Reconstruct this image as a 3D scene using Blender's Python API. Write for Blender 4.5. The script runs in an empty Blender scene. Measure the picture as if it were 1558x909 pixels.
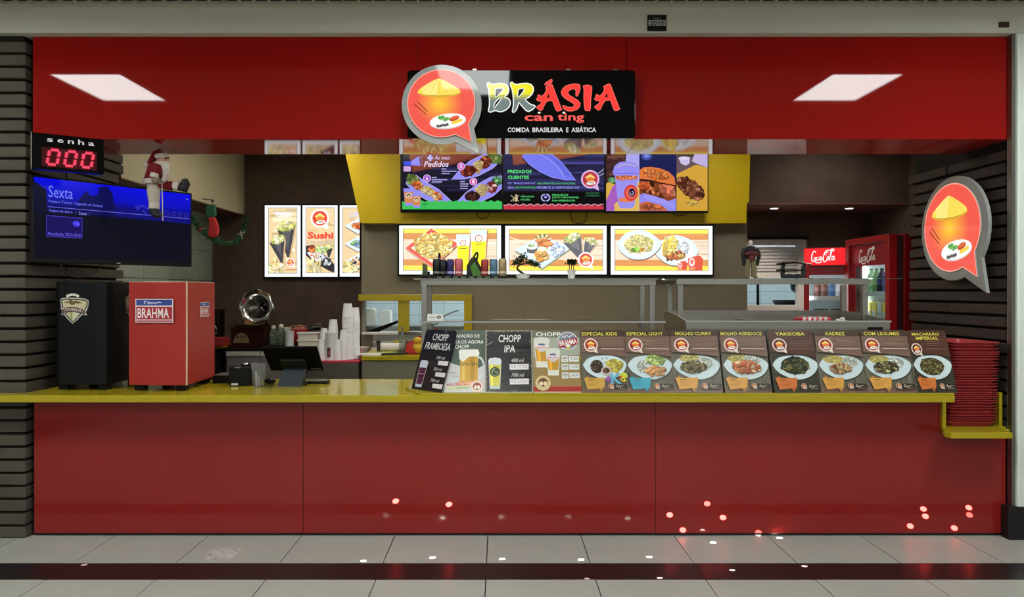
import bpy, bmesh, math, random
from mathutils import Vector, Matrix

# ------------------------------------------------------------------ camera, world, lights, exposure
SC = bpy.context.scene
COL = SC.collection
F, CX, CY, CZ = 1080.0, 760.0, 445.0, 1.57        # focal length in pixels, vanishing point, eye height


def lin(c):
    out = []
    for v in c[:3]:
        v /= 255.0
        out.append(v / 12.92 if v <= 0.04045 else ((v + 0.055) / 1.055) ** 2.4)
    return tuple(out)


cam_data = bpy.data.cameras.new('camera')
cam_data.sensor_fit = 'HORIZONTAL'
cam_data.sensor_width = 36.0
cam_data.lens = 36.0 * F / 1558.0
cam_data.shift_x = (779.0 - CX) / 1558.0
cam_data.shift_y = -(454.5 - CY) / 1558.0
cam_data.clip_start = 0.05
cam = bpy.data.objects.new('camera', cam_data)
cam.location = (0, 0, CZ)
cam.rotation_euler = (math.pi / 2, 0, 0)
COL.objects.link(cam)
SC.camera = cam

world = bpy.data.worlds.new('mall_air')
SC.world = world
world.use_nodes = True
world.node_tree.nodes['Background'].inputs[0].default_value = (*lin((205, 205, 198)), 1)
world.node_tree.nodes['Background'].inputs[1].default_value = 0.55

SC.view_settings.view_transform = 'Standard'
SC.view_settings.look = 'None'
SC.view_settings.exposure = 0.0
SC.view_settings.gamma = 1.0
SC.view_settings.use_curve_mapping = False
SC.cycles.max_bounces = 8
SC.cycles.diffuse_bounces = 3
SC.cycles.glossy_bounces = 4
SC.cycles.transmission_bounces = 8
SC.cycles.transparent_max_bounces = 12

L_MALL = 34.0        # radiance of the LED panels in the mall ceiling
L_SHOP = 13.0         # radiance of the LED panels in the shop ceiling
L_KITCHEN = 34.0
L_BOX = 1.25         # back-lit menu boxes
L_TV = 0.95


def P(px, py, Y):
    return Vector(((px - CX) * Y / F, Y, CZ - (py - CY) * Y / F))


def XA(px, Y):
    return (px - CX) * Y / F


def ZA(py, Y):
    return CZ - (py - CY) * Y / F


# ------------------------------------------------------------------ materials
def mat(name, rgb, rough=0.6, metal=0.0, spec=0.5, noise=0.0, nscale=6.0, bump=0.0, bscale=60.0, coat=0.0,
        stretch=(1, 1, 1), trans=0.0, ior=1.45, alpha=1.0):
    m = bpy.data.materials.new(name)
    m.use_nodes = True
    nt = m.node_tree
    b = nt.nodes['Principled BSDF']
    b.inputs['Base Color'].default_value = (*lin(rgb), 1)
    b.inputs['Roughness'].default_value = rough
    b.inputs['Metallic'].default_value = metal
    b.inputs['Specular IOR Level'].default_value = spec
    b.inputs['Coat Weight'].default_value = coat
    b.inputs['Coat Roughness'].default_value = 0.05
    b.inputs['Transmission Weight'].default_value = trans
    b.inputs['IOR'].default_value = ior
    b.inputs['Alpha'].default_value = alpha
    if noise or bump:
        tc = nt.nodes.new('ShaderNodeTexCoord')
        mp = nt.nodes.new('ShaderNodeMapping')
        mp.inputs['Scale'].default_value = stretch
        oi = nt.nodes.new('ShaderNodeObjectInfo')
        ad = nt.nodes.new('ShaderNodeVectorMath')
        ad.operation = 'ADD'
        nt.links.new(tc.outputs['Object'], ad.inputs[0])
        nt.links.new(oi.outputs['Location'], ad.inputs[1])
        nt.links.new(ad.outputs[0], mp.inputs['Vector'])
    if noise:
        n = nt.nodes.new('ShaderNodeTexNoise')
        n.inputs['Scale'].default_value = nscale
        n.inputs['Detail'].default_value = 6
        n.inputs['Roughness'].default_value = 0.65
        nt.links.new(mp.outputs[0], n.inputs['Vector'])
        r = nt.nodes.new('ShaderNodeValToRGB')
        a = lin(rgb)
        r.color_ramp.elements[0].position = 0.3
        r.color_ramp.elements[1].position = 0.7
        r.color_ramp.elements[0].color = (*[v * (1 - noise) for v in a], 1)
        r.color_ramp.elements[1].color = (*[min(1, v * (1 + noise)) for v in a], 1)
        nt.links.new(n.outputs['Fac'], r.inputs['Fac'])
        nt.links.new(r.outputs['Color'], b.inputs['Base Color'])
    if bump:
        n2 = nt.nodes.new('ShaderNodeTexNoise')
        n2.inputs['Scale'].default_value = bscale
        n2.inputs['Detail'].default_value = 4
        nt.links.new(mp.outputs[0], n2.inputs['Vector'])
        bp = nt.nodes.new('ShaderNodeBump')
        bp.inputs['Strength'].default_value = bump
        bp.inputs['Distance'].default_value = 0.01
        nt.links.new(n2.outputs['Fac'], bp.inputs['Height'])
        nt.links.new(bp.outputs['Normal'], b.inputs['Normal'])
    return m


def emat(name, rgb, strength, raw=False):
    m = bpy.data.materials.new(name)
    m.use_nodes = True
    nt = m.node_tree
    b = nt.nodes['Principled BSDF']
    b.inputs['Base Color'].default_value = (0.02, 0.02, 0.02, 1)
    b.inputs['Roughness'].default_value = 0.4
    b.inputs['Emission Color'].default_value = (*(rgb if raw else lin(rgb)), 1)
    b.inputs['Emission Strength'].default_value = strength
    return m


def print_mat(name, emit=0.0, rough=0.35, gloss_base=0.02, spec=0.5):
    """flat print: colour from the mesh's own colour attribute; emit > 0 for screens and back-lit film"""
    m = bpy.data.materials.new(name)
    m.use_nodes = True
    nt = m.node_tree
    b = nt.nodes['Principled BSDF']
    a = nt.nodes.new('ShaderNodeVertexColor')
    a.layer_name = 'Col'
    b.inputs['Roughness'].default_value = rough
    b.inputs['Specular IOR Level'].default_value = spec
    if emit:
        b.inputs['Base Color'].default_value = (gloss_base,) * 3 + (1,)
        nt.links.new(a.outputs['Color'], b.inputs['Emission Color'])
        b.inputs['Emission Strength'].default_value = emit
    else:
        nt.links.new(a.outputs['Color'], b.inputs['Base Color'])
    return m


M = {}
M['red_gloss'] = mat('red_gloss_laminate', (146, 17, 15), rough=0.03, spec=0.3)
M['red_counter'] = mat('red_counter_laminate', (140, 32, 30), rough=0.10, spec=0.5, noise=0.05, nscale=1.5)
M['soffit_red'] = mat('dark_red_soffit', (168, 42, 36), rough=0.05, spec=0.4)
M['yellow_top'] = mat('yellow_quartz', (172, 154, 32), rough=0.12, noise=0.04, nscale=4)
M['yellow_paint'] = mat('yellow_paint', (206, 178, 8), rough=0.45, noise=0.03, nscale=3)
M['grey_wall'] = mat('taupe_paint', (126, 118, 100), rough=0.8, noise=0.04, nscale=2)
M['brown_plaster'] = mat('brown_plaster', (92, 75, 66), rough=0.75, noise=0.32, nscale=2.6, bump=0.15, bscale=9)
M['beige_wall'] = mat('beige_paint', (190, 182, 150), rough=0.7, noise=0.03, nscale=2)
M['beam'] = mat('cream_paint', (204, 202, 186), rough=0.7, noise=0.03, nscale=1.5)
M['white_column'] = mat('pale_column_paint', (222, 230, 224), rough=0.6)
M['black_base'] = mat('black_base', (22, 22, 24), rough=0.4)
M['tile_green'] = mat('pale_green_wall_tile', (150, 160, 148), rough=0.4, noise=0.12, nscale=4)
M['grout'] = mat('dark_grout', (46, 42, 38), rough=0.9)
M['brick_l'] = mat('brown_split_brick', (78, 71, 62), rough=0.85, noise=0.14, nscale=5, bump=0.35, bscale=28)
M['brick_r'] = mat('dark_split_brick', (60, 50, 45), rough=0.85, noise=0.14, nscale=5, bump=0.35, bscale=28)
M['mortar'] = mat('dark_mortar_joint', (26, 22, 20), rough=0.95)  # very dark mortar behind and between the bricks
M['floor'] = mat('polished_grey_tile', (164, 163, 156), rough=0.42, spec=0.35, noise=0.05, nscale=2.5)
M['floor_black'] = mat('polished_black_tile', (34, 26, 27), rough=0.3, spec=0.3)
M['ceil_dark'] = mat('ceiling_void', (60, 52, 44), rough=0.9)
M['slat'] = mat('ceiling_slat', (188, 180, 162), rough=0.6)
M['steel'] = mat('brushed_steel', (172, 170, 164), rough=0.28, metal=1.0, noise=0.06, nscale=3, stretch=(0.3, 1, 12))
M['steel_dark'] = mat('satin_steel', (140, 138, 132), rough=0.38, metal=1.0)
M['chrome'] = mat('chrome', (225, 225, 225), rough=0.06, metal=1.0)
M['silver'] = mat('polished_silver', (214, 214, 212), rough=0.16, metal=1.0)
M['black_pl'] = mat('black_plastic', (13, 14, 15), rough=0.4, spec=0.25)
M['black_matt'] = mat('matt_black', (12, 13, 13), rough=0.55)
M['black_gloss'] = mat('gloss_black', (6, 6, 7), rough=0.04, spec=0.2)
M['tower_black'] = mat('black_laminate', (12, 16, 16), rough=0.35, spec=0.25)
M['tower_red'] = mat('red_laminate', (160, 42, 34), rough=0.38)
M['edge_cream'] = mat('cream_edge_band', (208, 180, 150), rough=0.5)
M['white_pl'] = mat('white_plastic', (226, 226, 222), rough=0.35)
M['white_door'] = mat('white_aluminium', (206, 202, 198), rough=0.4)
M['glass'] = mat('clear_glass', (235, 245, 242), rough=0.02, trans=1.0, ior=1.05)
M['shelf_glass'] = mat('shelf_glass', (225, 240, 232), rough=0.02, trans=1.0, ior=1.3)
M['acrylic_grey'] = mat('grey_acrylic', (150, 152, 150), rough=0.08, spec=0.2)
M['cup'] = mat('clear_plastic_cup', (232, 236, 240), rough=0.15, trans=0.92, ior=1.15)
M['cup_white'] = mat('frosted_cup', (226, 228, 230), rough=0.4)
M['tray_red'] = mat('red_tray_plastic', (164, 50, 54), rough=0.36)
M['kitchen_tile'] = mat('white_kitchen_tile', (206, 222, 232), rough=0.25)
M['fridge_red'] = mat('red_fridge_paint', (150, 16, 22), rough=0.25)
M['fridge_dark'] = mat('dark_red_gasket', (50, 8, 10), rough=0.5)
M['fridge_in'] = mat('white_fridge_lining', (226, 234, 236), rough=0.4)
M['wood_dark'] = mat('dark_mahogany', (42, 16, 14), rough=0.2, noise=0.2, nscale=8)
M['wood_tan'] = mat('tan_wood', (196, 156, 96), rough=0.5, noise=0.1, nscale=8)
M['grey_front'] = mat('grey_cabinet_front', (112, 104, 98), rough=0.55)
M['dark_top'] = mat('dark_stone_top', (30, 26, 25), rough=0.2)
M['taupe_front'] = mat('taupe_cabinet_front', (120, 114, 94), rough=0.6)
M['cable'] = mat('black_cable', (10, 10, 10), rough=0.5)
M['print'] = print_mat('printed_card', 0, 0.25)
M['sticker'] = print_mat('printed_sticker', 0, 0.35)
M['backlit'] = print_mat('backlit_film', L_BOX, 0.2)
M['screen'] = print_mat('lcd_screen', L_TV, 0.15, 0.004, 0.1)
M['sign_glow'] = print_mat('glowing_acrylic', 1.0, 0.05, 0.01, 0.12)


def em(name, rgb, **k):
    if name not in M:
        M[name] = mat(name, rgb, **k)
    return M[name]


# ------------------------------------------------------------------ mesh building
class MB:
    def __init__(s):
        s.v, s.f = [], []

    def add(s, vs, fs):
        o = len(s.v)
        s.v += [Vector(v) for v in vs]
        s.f += [[i + o for i in f] for f in fs]
        return s

    def bx(s, x0, x1, y0, y1, z0, z1):
        vs = [(x, y, z) for z in (z0, z1) for y in (y0, y1) for x in (x0, x1)]
        return s.add(vs, [(0, 2, 3, 1), (4, 5, 7, 6), (0, 1, 5, 4), (2, 6, 7, 3), (0, 4, 6, 2), (1, 3, 7, 5)])

    def prism(s, pts, y0, y1):
        """outline in x, z (any turn), extruded from y0 (front) to y1"""
        n = len(pts)
        a = sum(pts[i][0] * pts[(i + 1) % n][1] - pts[(i + 1) % n][0] * pts[i][1] for i in range(n))
        if a < 0:
            pts = pts[::-1]
        vs = [(p[0], y0, p[1]) for p in pts] + [(p[0], y1, p[1]) for p in pts]
        fs = [list(range(n)), list(range(2 * n - 1, n - 1, -1))]
        fs += [(i, i + n, (i + 1) % n + n, (i + 1) % n) for i in range(n)]
        return s.add(vs, fs)

    def slab(s, pts, z0, z1):
        """outline in x, y, extruded in z"""
        n = len(pts)
        a = sum(pts[i][0] * pts[(i + 1) % n][1] - pts[(i + 1) % n][0] * pts[i][1] for i in range(n))
        if a < 0:
            pts = pts[::-1]
        vs = [(p[0], p[1], z0) for p in pts] + [(p[0], p[1], z1) for p in pts]
        fs = [list(range(n - 1, -1, -1)), list(range(n, 2 * n))]
        fs += [(i, (i + 1) % n, (i + 1) % n + n, i + n) for i in range(n)]
        return s.add(vs, fs)

    def ring(s, prof, c=(0, 0, 0), n=16, axis='z', caps=True, sx=1.0, sy=1.0, lobes=0, lob=0.0):
        """lathe: prof = [(radius, height)]"""
        vs = []
        for r, h in prof:
            for i in range(n):
                a = 2 * math.pi * i / n
                k = r * (1 + lob * math.cos(lobes * a)) if lobes else r
                x, y = k * math.cos(a) * sx, k * math.sin(a) * sy
                p = {'z': (x, y, h), 'y': (x, h, -y), 'x': (h, x, y)}[axis]
                vs.append((p[0] + c[0], p[1] + c[1], p[2] + c[2]))
        fs = []
        m = len(prof)
        for j in range(m - 1):
            for i in range(n):
                k = (i + 1) % n
                fs.append((j * n + i, j * n + k, (j + 1) * n + k, (j + 1) * n + i))
        if caps:
            if prof[0][0] > 1e-6:
                fs.append(list(range(n - 1, -1, -1)))
            if prof[-1][0] > 1e-6:
                fs.append(list(range((m - 1) * n, m * n)))
        return s.add(vs, fs)

    def ball(s, c, r, n=12, m=8):
        rx, ry, rz = r if isinstance(r, (tuple, list)) else (r, r, r)
        prof = []
        for j in range(m + 1):
            a = math.pi * j / m
            prof.append((max(1e-4, math.sin(a)), -math.cos(a)))
        o = len(s.v)
        s.ring(prof, (0, 0, 0), n)
        for i in range(o, len(s.v)):
            v = s.v[i]
            s.v[i] = Vector((v.x * rx + c[0], v.y * ry + c[1], v.z * rz + c[2]))
        return s

    def tube(s, pts, r, n=8, caps=True):
        pts = [Vector(p) for p in pts]
        rs = r if isinstance(r, (list, tuple)) else [r] * len(pts)
        vs, fs = [], []
        up = None
        for i, p in enumerate(pts):
            d = (pts[min(i + 1, len(pts) - 1)] - pts[max(i - 1, 0)]).normalized()
            if up is None:
                up = Vector((0, 0, 1)) if abs(d.z) < 0.9 else Vector((1, 0, 0))
            a = d.cross(up).normalized()
            up = a.cross(d).normalized()
            for k in range(n):
                t = 2 * math.pi * k / n
                vs.append(p + (a * math.cos(t) + up * math.sin(t)) * rs[i])
        for i in range(len(pts) - 1):
            for k in range(n):
                q = (k + 1) % n
                fs.append((i * n + k, i * n + q, (i + 1) * n + q, (i + 1) * n + k))
        if caps:
            fs.append(list(range(n - 1, -1, -1)))
            fs.append(list(range((len(pts) - 1) * n, len(pts) * n)))
        return s.add(vs, fs)

    def xf(s, mtx):
        s.v = [mtx @ v for v in s.v]
        return s

    def build(s, name, m, parent=None, world=False, smooth=False, bevel=0.0, seg=2, origin=None):
        off = Vector((0, 0, 0))
        loc = Vector((0, 0, 0))
        if world and parent is not None:
            off = wloc(parent)
        elif world:
            xs = [v.x for v in s.v]; ys = [v.y for v in s.v]; zs = [v.z for v in s.v]
            off = Vector(((min(xs) + max(xs)) / 2, (min(ys) + max(ys)) / 2, min(zs)))
            loc = off
        me = bpy.data.meshes.new(name)
        me.from_pydata([v - off for v in s.v], [], s.f)
        bm = bmesh.new()
        bm.from_mesh(me)
        bmesh.ops.recalc_face_normals(bm, faces=bm.faces)
        bm.to_mesh(me)
        bm.free()
        if smooth:
            me.shade_smooth()
            me.set_sharp_from_angle(angle=math.radians(40))
        me.materials.append(m if not isinstance(m, str) else M[m])
        return link(name, me, parent, loc, bevel, seg)


def link(name, me, parent=None, loc=(0, 0, 0), bevel=0.0, seg=2):
    o = bpy.data.objects.new(name, me)
    o.location = loc
    COL.objects.link(o)
    if parent is not None:
        o.parent = parent
    if bevel:
        b = o.modifiers.new('bevel', 'BEVEL')
        b.width = bevel
        b.segments = seg
        b.limit_method = 'ANGLE'
        b.angle_limit = math.radians(40)
    return o


def wloc(o):
    v = Vector((0, 0, 0))
    while o is not None:
        v += Vector(o.location)
        o = o.parent
    return v


def tag(o, label=None, cat=None, group=None, kind=None):
    if label: o['label'] = label
    if cat: o['category'] = cat
    if group: o['group'] = group
    if kind: o['kind'] = kind
    return o


def root(name, loc, label, cat, group=None, rz=0.0, kind=None):
    o = bpy.data.objects.new(name, None)
    o.empty_display_size = 0.1
    o.location = loc
    o.rotation_euler = (0, 0, rz)
    COL.objects.link(o)
    return tag(o, label, cat, group, kind)


def dup(o, loc, label=None, rz=None, parent=None):
    c = o.copy()
    COL.objects.link(c)
    c.location = loc
    if rz is not None:
        c.rotation_euler = (0, 0, rz)
    if label:
        c['label'] = label
    for ch in list(o.children):
        d = ch.copy()
        COL.objects.link(d)
        d.parent = c
        for g in list(ch.children):
            e = g.copy()
            COL.objects.link(e)
            e.parent = d
    return c


def struct(o, label=None):
    o['kind'] = 'structure'
    if label:
        o['label'] = label
    return o


ONES = ['', 'first', 'second', 'third', 'fourth', 'fifth', 'sixth', 'seventh', 'eighth', 'ninth', 'tenth', 'eleventh', 'twelfth',
        'thirteenth', 'fourteenth', 'fifteenth', 'sixteenth', 'seventeenth', 'eighteenth', 'nineteenth']


def ordinal(n):
    if n < 20:
        return ONES[n]
    t_, u_ = divmod(n, 10)
    return ({2: 'twentieth', 3: 'thirtieth', 4: 'fortieth'}[t_] if u_ == 0 else {2: 'twenty-', 3: 'thirty-', 4: 'forty-'}[t_] + ONES[u_])


# ------------------------------------------------------------------ flat print: thin layers of coloured shapes
_txt = {}


def text_mesh(body, bold=0.0, shear=0.0):
    k = (body, bold, shear)
    if k not in _txt:
        cu = bpy.data.curves.new('lettering', 'FONT')
        cu.body = body
        cu.size = 1.0
        cu.offset = bold * 0.7
        cu.shear = shear
        cu.resolution_u = 2
        ob = bpy.data.objects.new('lettering', cu)
        me = bpy.data.meshes.new_from_object(ob)
        vs = [(v.co.x, v.co.y) for v in me.vertices]
        fs = [list(p.vertices) for p in me.polygons]
        bpy.data.objects.remove(ob)
        bpy.data.curves.remove(cu)
        bpy.data.meshes.remove(me)
        _txt[k] = (vs, fs)
    return _txt[k]


class Art:
    """print laid out in u (right), v (down); local x = (u-ou)*kx, z = -(v-ov)*ky, layers rise towards -y"""
    EPS = 4e-5

    def __init__(s, kx, ky=None, ou=0.0, ov=0.0):
        s.kx, s.ky, s.ou, s.ov = kx, kx if ky is None else ky, ou, ov
        s.zx, s.zy, s.sx, s.sy = 0.0, 0.0, 1.0, 1.0
        s.v, s.f, s.c, s.lay = [], [], [], 1
        s.clip = None

    def view(s, zx, zy, sx, sy=None):
        s.zx, s.zy, s.sx, s.sy = zx, zy, sx, sx if sy is None else sy
        return s

    def pt(s, u, v):
        return (((s.zx + u / s.sx) - s.ou) * s.kx, -s.lay * s.EPS, -((s.zy + v / s.sy) - s.ov) * s.ky)

    def poly(s, pts, col, up=True):
        if s.clip:
            pts = clip_rect(pts, s.clip)
        if len(pts) < 3:
            return s
        a = sum(pts[i][0] * pts[(i + 1) % len(pts)][1] - pts[(i + 1) % len(pts)][0] * pts[i][1] for i in range(len(pts)))
        if a > 0:
            pts = list(pts)[::-1]
        o = len(s.v)
        s.v += [s.pt(*p) for p in pts]
        s.f.append(list(range(o, o + len(pts))))
        s.c.append(lin(col))
        if up:
            s.lay += 1
        return s

    def rect(s, x0, y0, x1, y1, col):
        return s.poly([(x0, y0), (x1, y0), (x1, y1), (x0, y1)], col)

    def rrect(s, x0, y0, x1, y1, r, col):
        return s.poly(rr(x0, y0, x1, y1, r), col)

    def ell(s, cx, cy, rx, ry, col, n=24, rot=0.0):
        c, q = math.cos(rot), math.sin(rot)
        return s.poly([(cx + rx * math.cos(2 * math.pi * i / n) * c - ry * math.sin(2 * math.pi * i / n) * q,
                        cy + rx * math.cos(2 * math.pi * i / n) * q + ry * math.sin(2 * math.pi * i / n) * c) for i in range(n)], col)

    def line(s, pts, w, col):
        for (a, b), (c, d) in zip(pts, pts[1:]):
            L = math.hypot(c - a, d - b) or 1
            nx, ny = -(d - b) / L * w / 2, (c - a) / L * w / 2
            s.poly([(a + nx, b + ny), (c + nx, d + ny), (c - nx, d - ny), (a - nx, b - ny)], col, up=False)
        s.lay += 1
        return s

    def curve(s, pts, w, col):
        """smooth stroke through the points"""
        out = spline(pts, 5)
        return s.line(out, w, col)

    def arc(s, cx, cy, rx, ry, a0, a1, w, col, n=14):
        return s.line([(cx + rx * math.cos(math.radians(a0 + (a1 - a0) * i / n)),
                        cy + ry * math.sin(math.radians(a0 + (a1 - a0) * i / n))) for i in range(n + 1)], w, col)

    def text(s, body, x0, y0, x1, y1, col, bold=0.0, shear=0.0, rot=0.0):
        vs, fs = text_mesh(body, bold, shear)
        if not vs:
            return s
        ax, bx = min(v[0] for v in vs), max(v[0] for v in vs)
        ay, by = min(v[1] for v in vs), max(v[1] for v in vs)
        o = len(s.v)
        c, q = math.cos(rot), math.sin(rot)
        mx, my = (x0 + x1) / 2, (y0 + y1) / 2
        for v in vs:
            u = x0 + (v[0] - ax) / (bx - ax) * (x1 - x0) - mx
            w = y1 - (v[1] - ay) / (by - ay) * (y1 - y0) - my
            s.v.append(s.pt(mx + u * c - w * q, my + u * q + w * c))
        for f in fs:
            s.f.append([i + o for i in f])
            s.c.append(lin(col))
        s.lay += 1
        return s

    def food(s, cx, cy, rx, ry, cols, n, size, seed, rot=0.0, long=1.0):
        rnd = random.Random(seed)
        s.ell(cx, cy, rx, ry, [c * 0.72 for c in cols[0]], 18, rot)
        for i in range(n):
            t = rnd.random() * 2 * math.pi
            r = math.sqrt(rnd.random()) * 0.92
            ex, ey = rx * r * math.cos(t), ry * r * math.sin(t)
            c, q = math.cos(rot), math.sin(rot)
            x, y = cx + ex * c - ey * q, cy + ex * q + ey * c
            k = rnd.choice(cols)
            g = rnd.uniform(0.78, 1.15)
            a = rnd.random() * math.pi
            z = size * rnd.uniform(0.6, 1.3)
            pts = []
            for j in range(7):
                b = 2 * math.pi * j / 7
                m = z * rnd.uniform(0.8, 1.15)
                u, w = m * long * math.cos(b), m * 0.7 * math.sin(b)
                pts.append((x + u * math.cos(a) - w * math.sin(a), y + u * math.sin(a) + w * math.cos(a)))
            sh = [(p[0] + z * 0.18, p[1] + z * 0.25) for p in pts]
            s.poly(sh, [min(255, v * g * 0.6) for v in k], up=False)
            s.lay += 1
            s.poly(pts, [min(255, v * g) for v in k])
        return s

    def curls(s, cx, cy, rx, ry, cols, n, size, w, seed, rot=0.0):
        """a heap of curled strands"""
        rnd = random.Random(seed)
        s.ell(cx, cy, rx, ry, [c * 0.74 for c in cols[0]], 24, rot)
        c, q = math.cos(rot), math.sin(rot)
        for i in range(n):
            t, r = rnd.random() * 2 * math.pi, math.sqrt(rnd.random()) * 0.93
            ex, ey = rx * r * math.cos(t), ry * r * math.sin(t)
            x, y = cx + ex * c - ey * q, cy + ex * q + ey * c
            k, g = rnd.choice(cols), rnd.uniform(.85, 1.12)
            z, a0 = size * rnd.uniform(.6, 1.2), rnd.uniform(0, 360)
            sp = rnd.uniform(90, 240)
            s.arc(x + w * .12, y + w * .3, z, z * .75, a0, a0 + sp, w * 1.25, [v * .62 * g for v in k], 6)
            s.arc(x, y, z, z * .75, a0, a0 + sp, w, [min(255, v * g) for v in k], 6)
        return s

    def wood(s, x0, y0, x1, y1, cols, n, seed, vertical=False):
        rnd = random.Random(seed)
        s.rect(x0, y0, x1, y1, cols[0])
        for i in range(n):
            c = rnd.choice(cols)
            g = rnd.uniform(0.85, 1.12)
            c = [min(255, v * g) for v in c]
            if vertical:
                a = rnd.uniform(x0, x1); b = min(x1, a + (x1 - x0) * rnd.uniform(0.01, 0.06))
                d = rnd.uniform(y0, y1); e = min(y1, d + (y1 - y0) * rnd.uniform(0.2, 0.8))
                s.poly([(a, d), (b, d), (b, e), (a, e)], c, up=False)
            else:
                d = rnd.uniform(y0, y1); e = min(y1, d + (y1 - y0) * rnd.uniform(0.01, 0.06))
                a = rnd.uniform(x0, x1); b = min(x1, a + (x1 - x0) * rnd.uniform(0.2, 0.8))
                s.poly([(a, d), (b, d), (b, e), (a, e)], c, up=False)
            if i % 6 == 5:
                s.lay += 1
        s.lay += 1
        return s

    def waves(s, x0, x1, y, amp, n, col, w):
        pts = [(x0 + (x1 - x0) * i / (n * 6), y + amp * math.sin(i / 6 * 2 * math.pi)) for i in range(n * 6 + 1)]
        return s.line(pts, w, col)

    def bubble(s, cx, cy, r, white=(240, 236, 232), red=(200, 50, 45), fine=False):
        """speech-bubble badge with a straw hat over a plate"""
        out = bubble_pts(cx, cy, r, 1.0)
        s.poly(out, white)
        s.ell(cx, cy, r * 0.82, r * 0.82, red)
        s.ell(cx, cy + r * 0.02, r * 0.45, r * 0.42, (235, 130, 60))
        s.poly([(cx - r * .55, cy - r * .2), (cx, cy - r * .58), (cx + r * .55, cy - r * .2), (cx + r * .4, cy - r * .08),
                (cx, cy - r * .26), (cx - r * .4, cy - r * .08)], (250, 220, 120))
        s.ell(cx + r * .1, cy + r * .42, r * .52, r * .2, (245, 245, 240), rot=-.12)
        s.ell(cx + r * .02, cy + r * .38, r * .16, r * .07, (110, 140, 70), 10)
        s.ell(cx + r * .3, cy + r * .4, r * .14, r * .07, (220, 90, 40), 10)
        s.line([(cx - r * .62, cy + r * .02), (cx - r * .3, cy + r * .34)], r * .07, (90, 30, 20))
        return s

    def cola(s, x0, y0, x1, y1, col):
        """flowing script word mark on a 100 x 40 grid"""
        kx, ky = (x1 - x0) / 100, (y1 - y0) / 40

        def q(pts, w):
            s.curve([(x0 + a * kx, y0 + b * ky) for a, b in pts], w * kx, col)
        q([(20, 10), (17, 6), (10, 8), (5, 18), (4, 28), (8, 34), (15, 31), (22, 36), (34, 37), (44, 34)], 4)
        q([(19, 22), (14, 25), (15, 31), (19, 29), (20, 23)], 3)
        q([(30, 22), (25, 23), (23, 29), (27, 31), (32, 28)], 3)
        q([(42, 21), (35, 22), (34, 29), (38, 30), (43, 21), (42, 30), (47, 28)], 3)
        q([(78, 3), (88, 1), (92, 5), (80, 6), (68, 4), (58, 8), (52, 18), (50, 28), (54, 35), (61, 32), (67, 26)], 4)
        q([(70, 12), (64, 8), (60, 14), (63, 18)], 2.5)
        q([(70, 20), (65, 23), (66, 30), (71, 28), (71, 21)], 3)
        q([(74, 28), (80, 16), (84, 7), (82, 5), (78, 14), (75, 28), (78, 31)], 3)
        q([(92, 20), (85, 21), (83, 28), (87, 30), (93, 20), (92, 29), (97, 28)], 3)
        q([(46, 25), (51, 25)], 3)
        return s

    def build(s, name, m, parent=None, loc=(0, 0, 0)):
        me = bpy.data.meshes.new(name)
        me.from_pydata(s.v, [], s.f)
        at = me.color_attributes.new('Col', 'FLOAT_COLOR', 'CORNER')
        buf = []
        for p, c in zip(me.polygons, s.c):
            buf += [c[0], c[1], c[2], 1.0] * p.loop_total
        at.data.foreach_set('color', buf)
        me.materials.append(M[m] if isinstance(m, str) else m)
        return link(name, me, parent, loc)


def rr(x0, y0, x1, y1, r, n=5):
    out = []
    for cx, cy, a0 in ((x1 - r, y0 + r, -90), (x1 - r, y1 - r, 0), (x0 + r, y1 - r, 90), (x0 + r, y0 + r, 180)):
        for i in range(n + 1):
            a = math.radians(a0 + 90 * i / n)
            out.append((cx + r * math.cos(a), cy + r * math.sin(a)))
    return out


def bubble_pts(cx, cy, r, tail=1.0, n=44):
    out = []
    for i in range(n + 1):
        a = math.radians(70 + 326 * i / n)
        out.append((cx + r * math.cos(a), cy + r * math.sin(a)))
    # the gap at 36 to 70 degrees (v points down) is the tail, lower right
    out.append((cx + r * 0.95 * tail, cy + r * 1.24 * tail))
    return out


def spline(pts, n):
    out = []
    for i in range(len(pts) - 1):
        p0 = pts[max(i - 1, 0)]; p1 = pts[i]; p2 = pts[i + 1]; p3 = pts[min(i + 2, len(pts) - 1)]
        for k in range(n):
            t = k / n
            out.append(tuple(0.5 * (2 * p1[j] + (p2[j] - p0[j]) * t + (2 * p0[j] - 5 * p1[j] + 4 * p2[j] - p3[j]) * t * t
                                    + (3 * p1[j] - p0[j] - 3 * p2[j] + p3[j]) * t ** 3) for j in range(len(p1))))
    out.append(tuple(pts[-1]))
    return out


def clip_rect(pts, r):
    x0, y0, x1, y1 = r
    for ax, lim, sg in ((0, x0, 1), (0, x1, -1), (1, y0, 1), (1, y1, -1)):
        out = []
        for i in range(len(pts)):
            a, b = pts[i - 1], pts[i]
            ia, ib = (a[ax] - lim) * sg >= 0, (b[ax] - lim) * sg >= 0
            if ia != ib:
                t = (lim - a[ax]) / (b[ax] - a[ax])
                out.append((a[0] + (b[0] - a[0]) * t, a[1] + (b[1] - a[1]) * t))
            if ib:
                out.append(b)
        pts = out
        if len(pts) < 3:
            return []
    return pts


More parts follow.
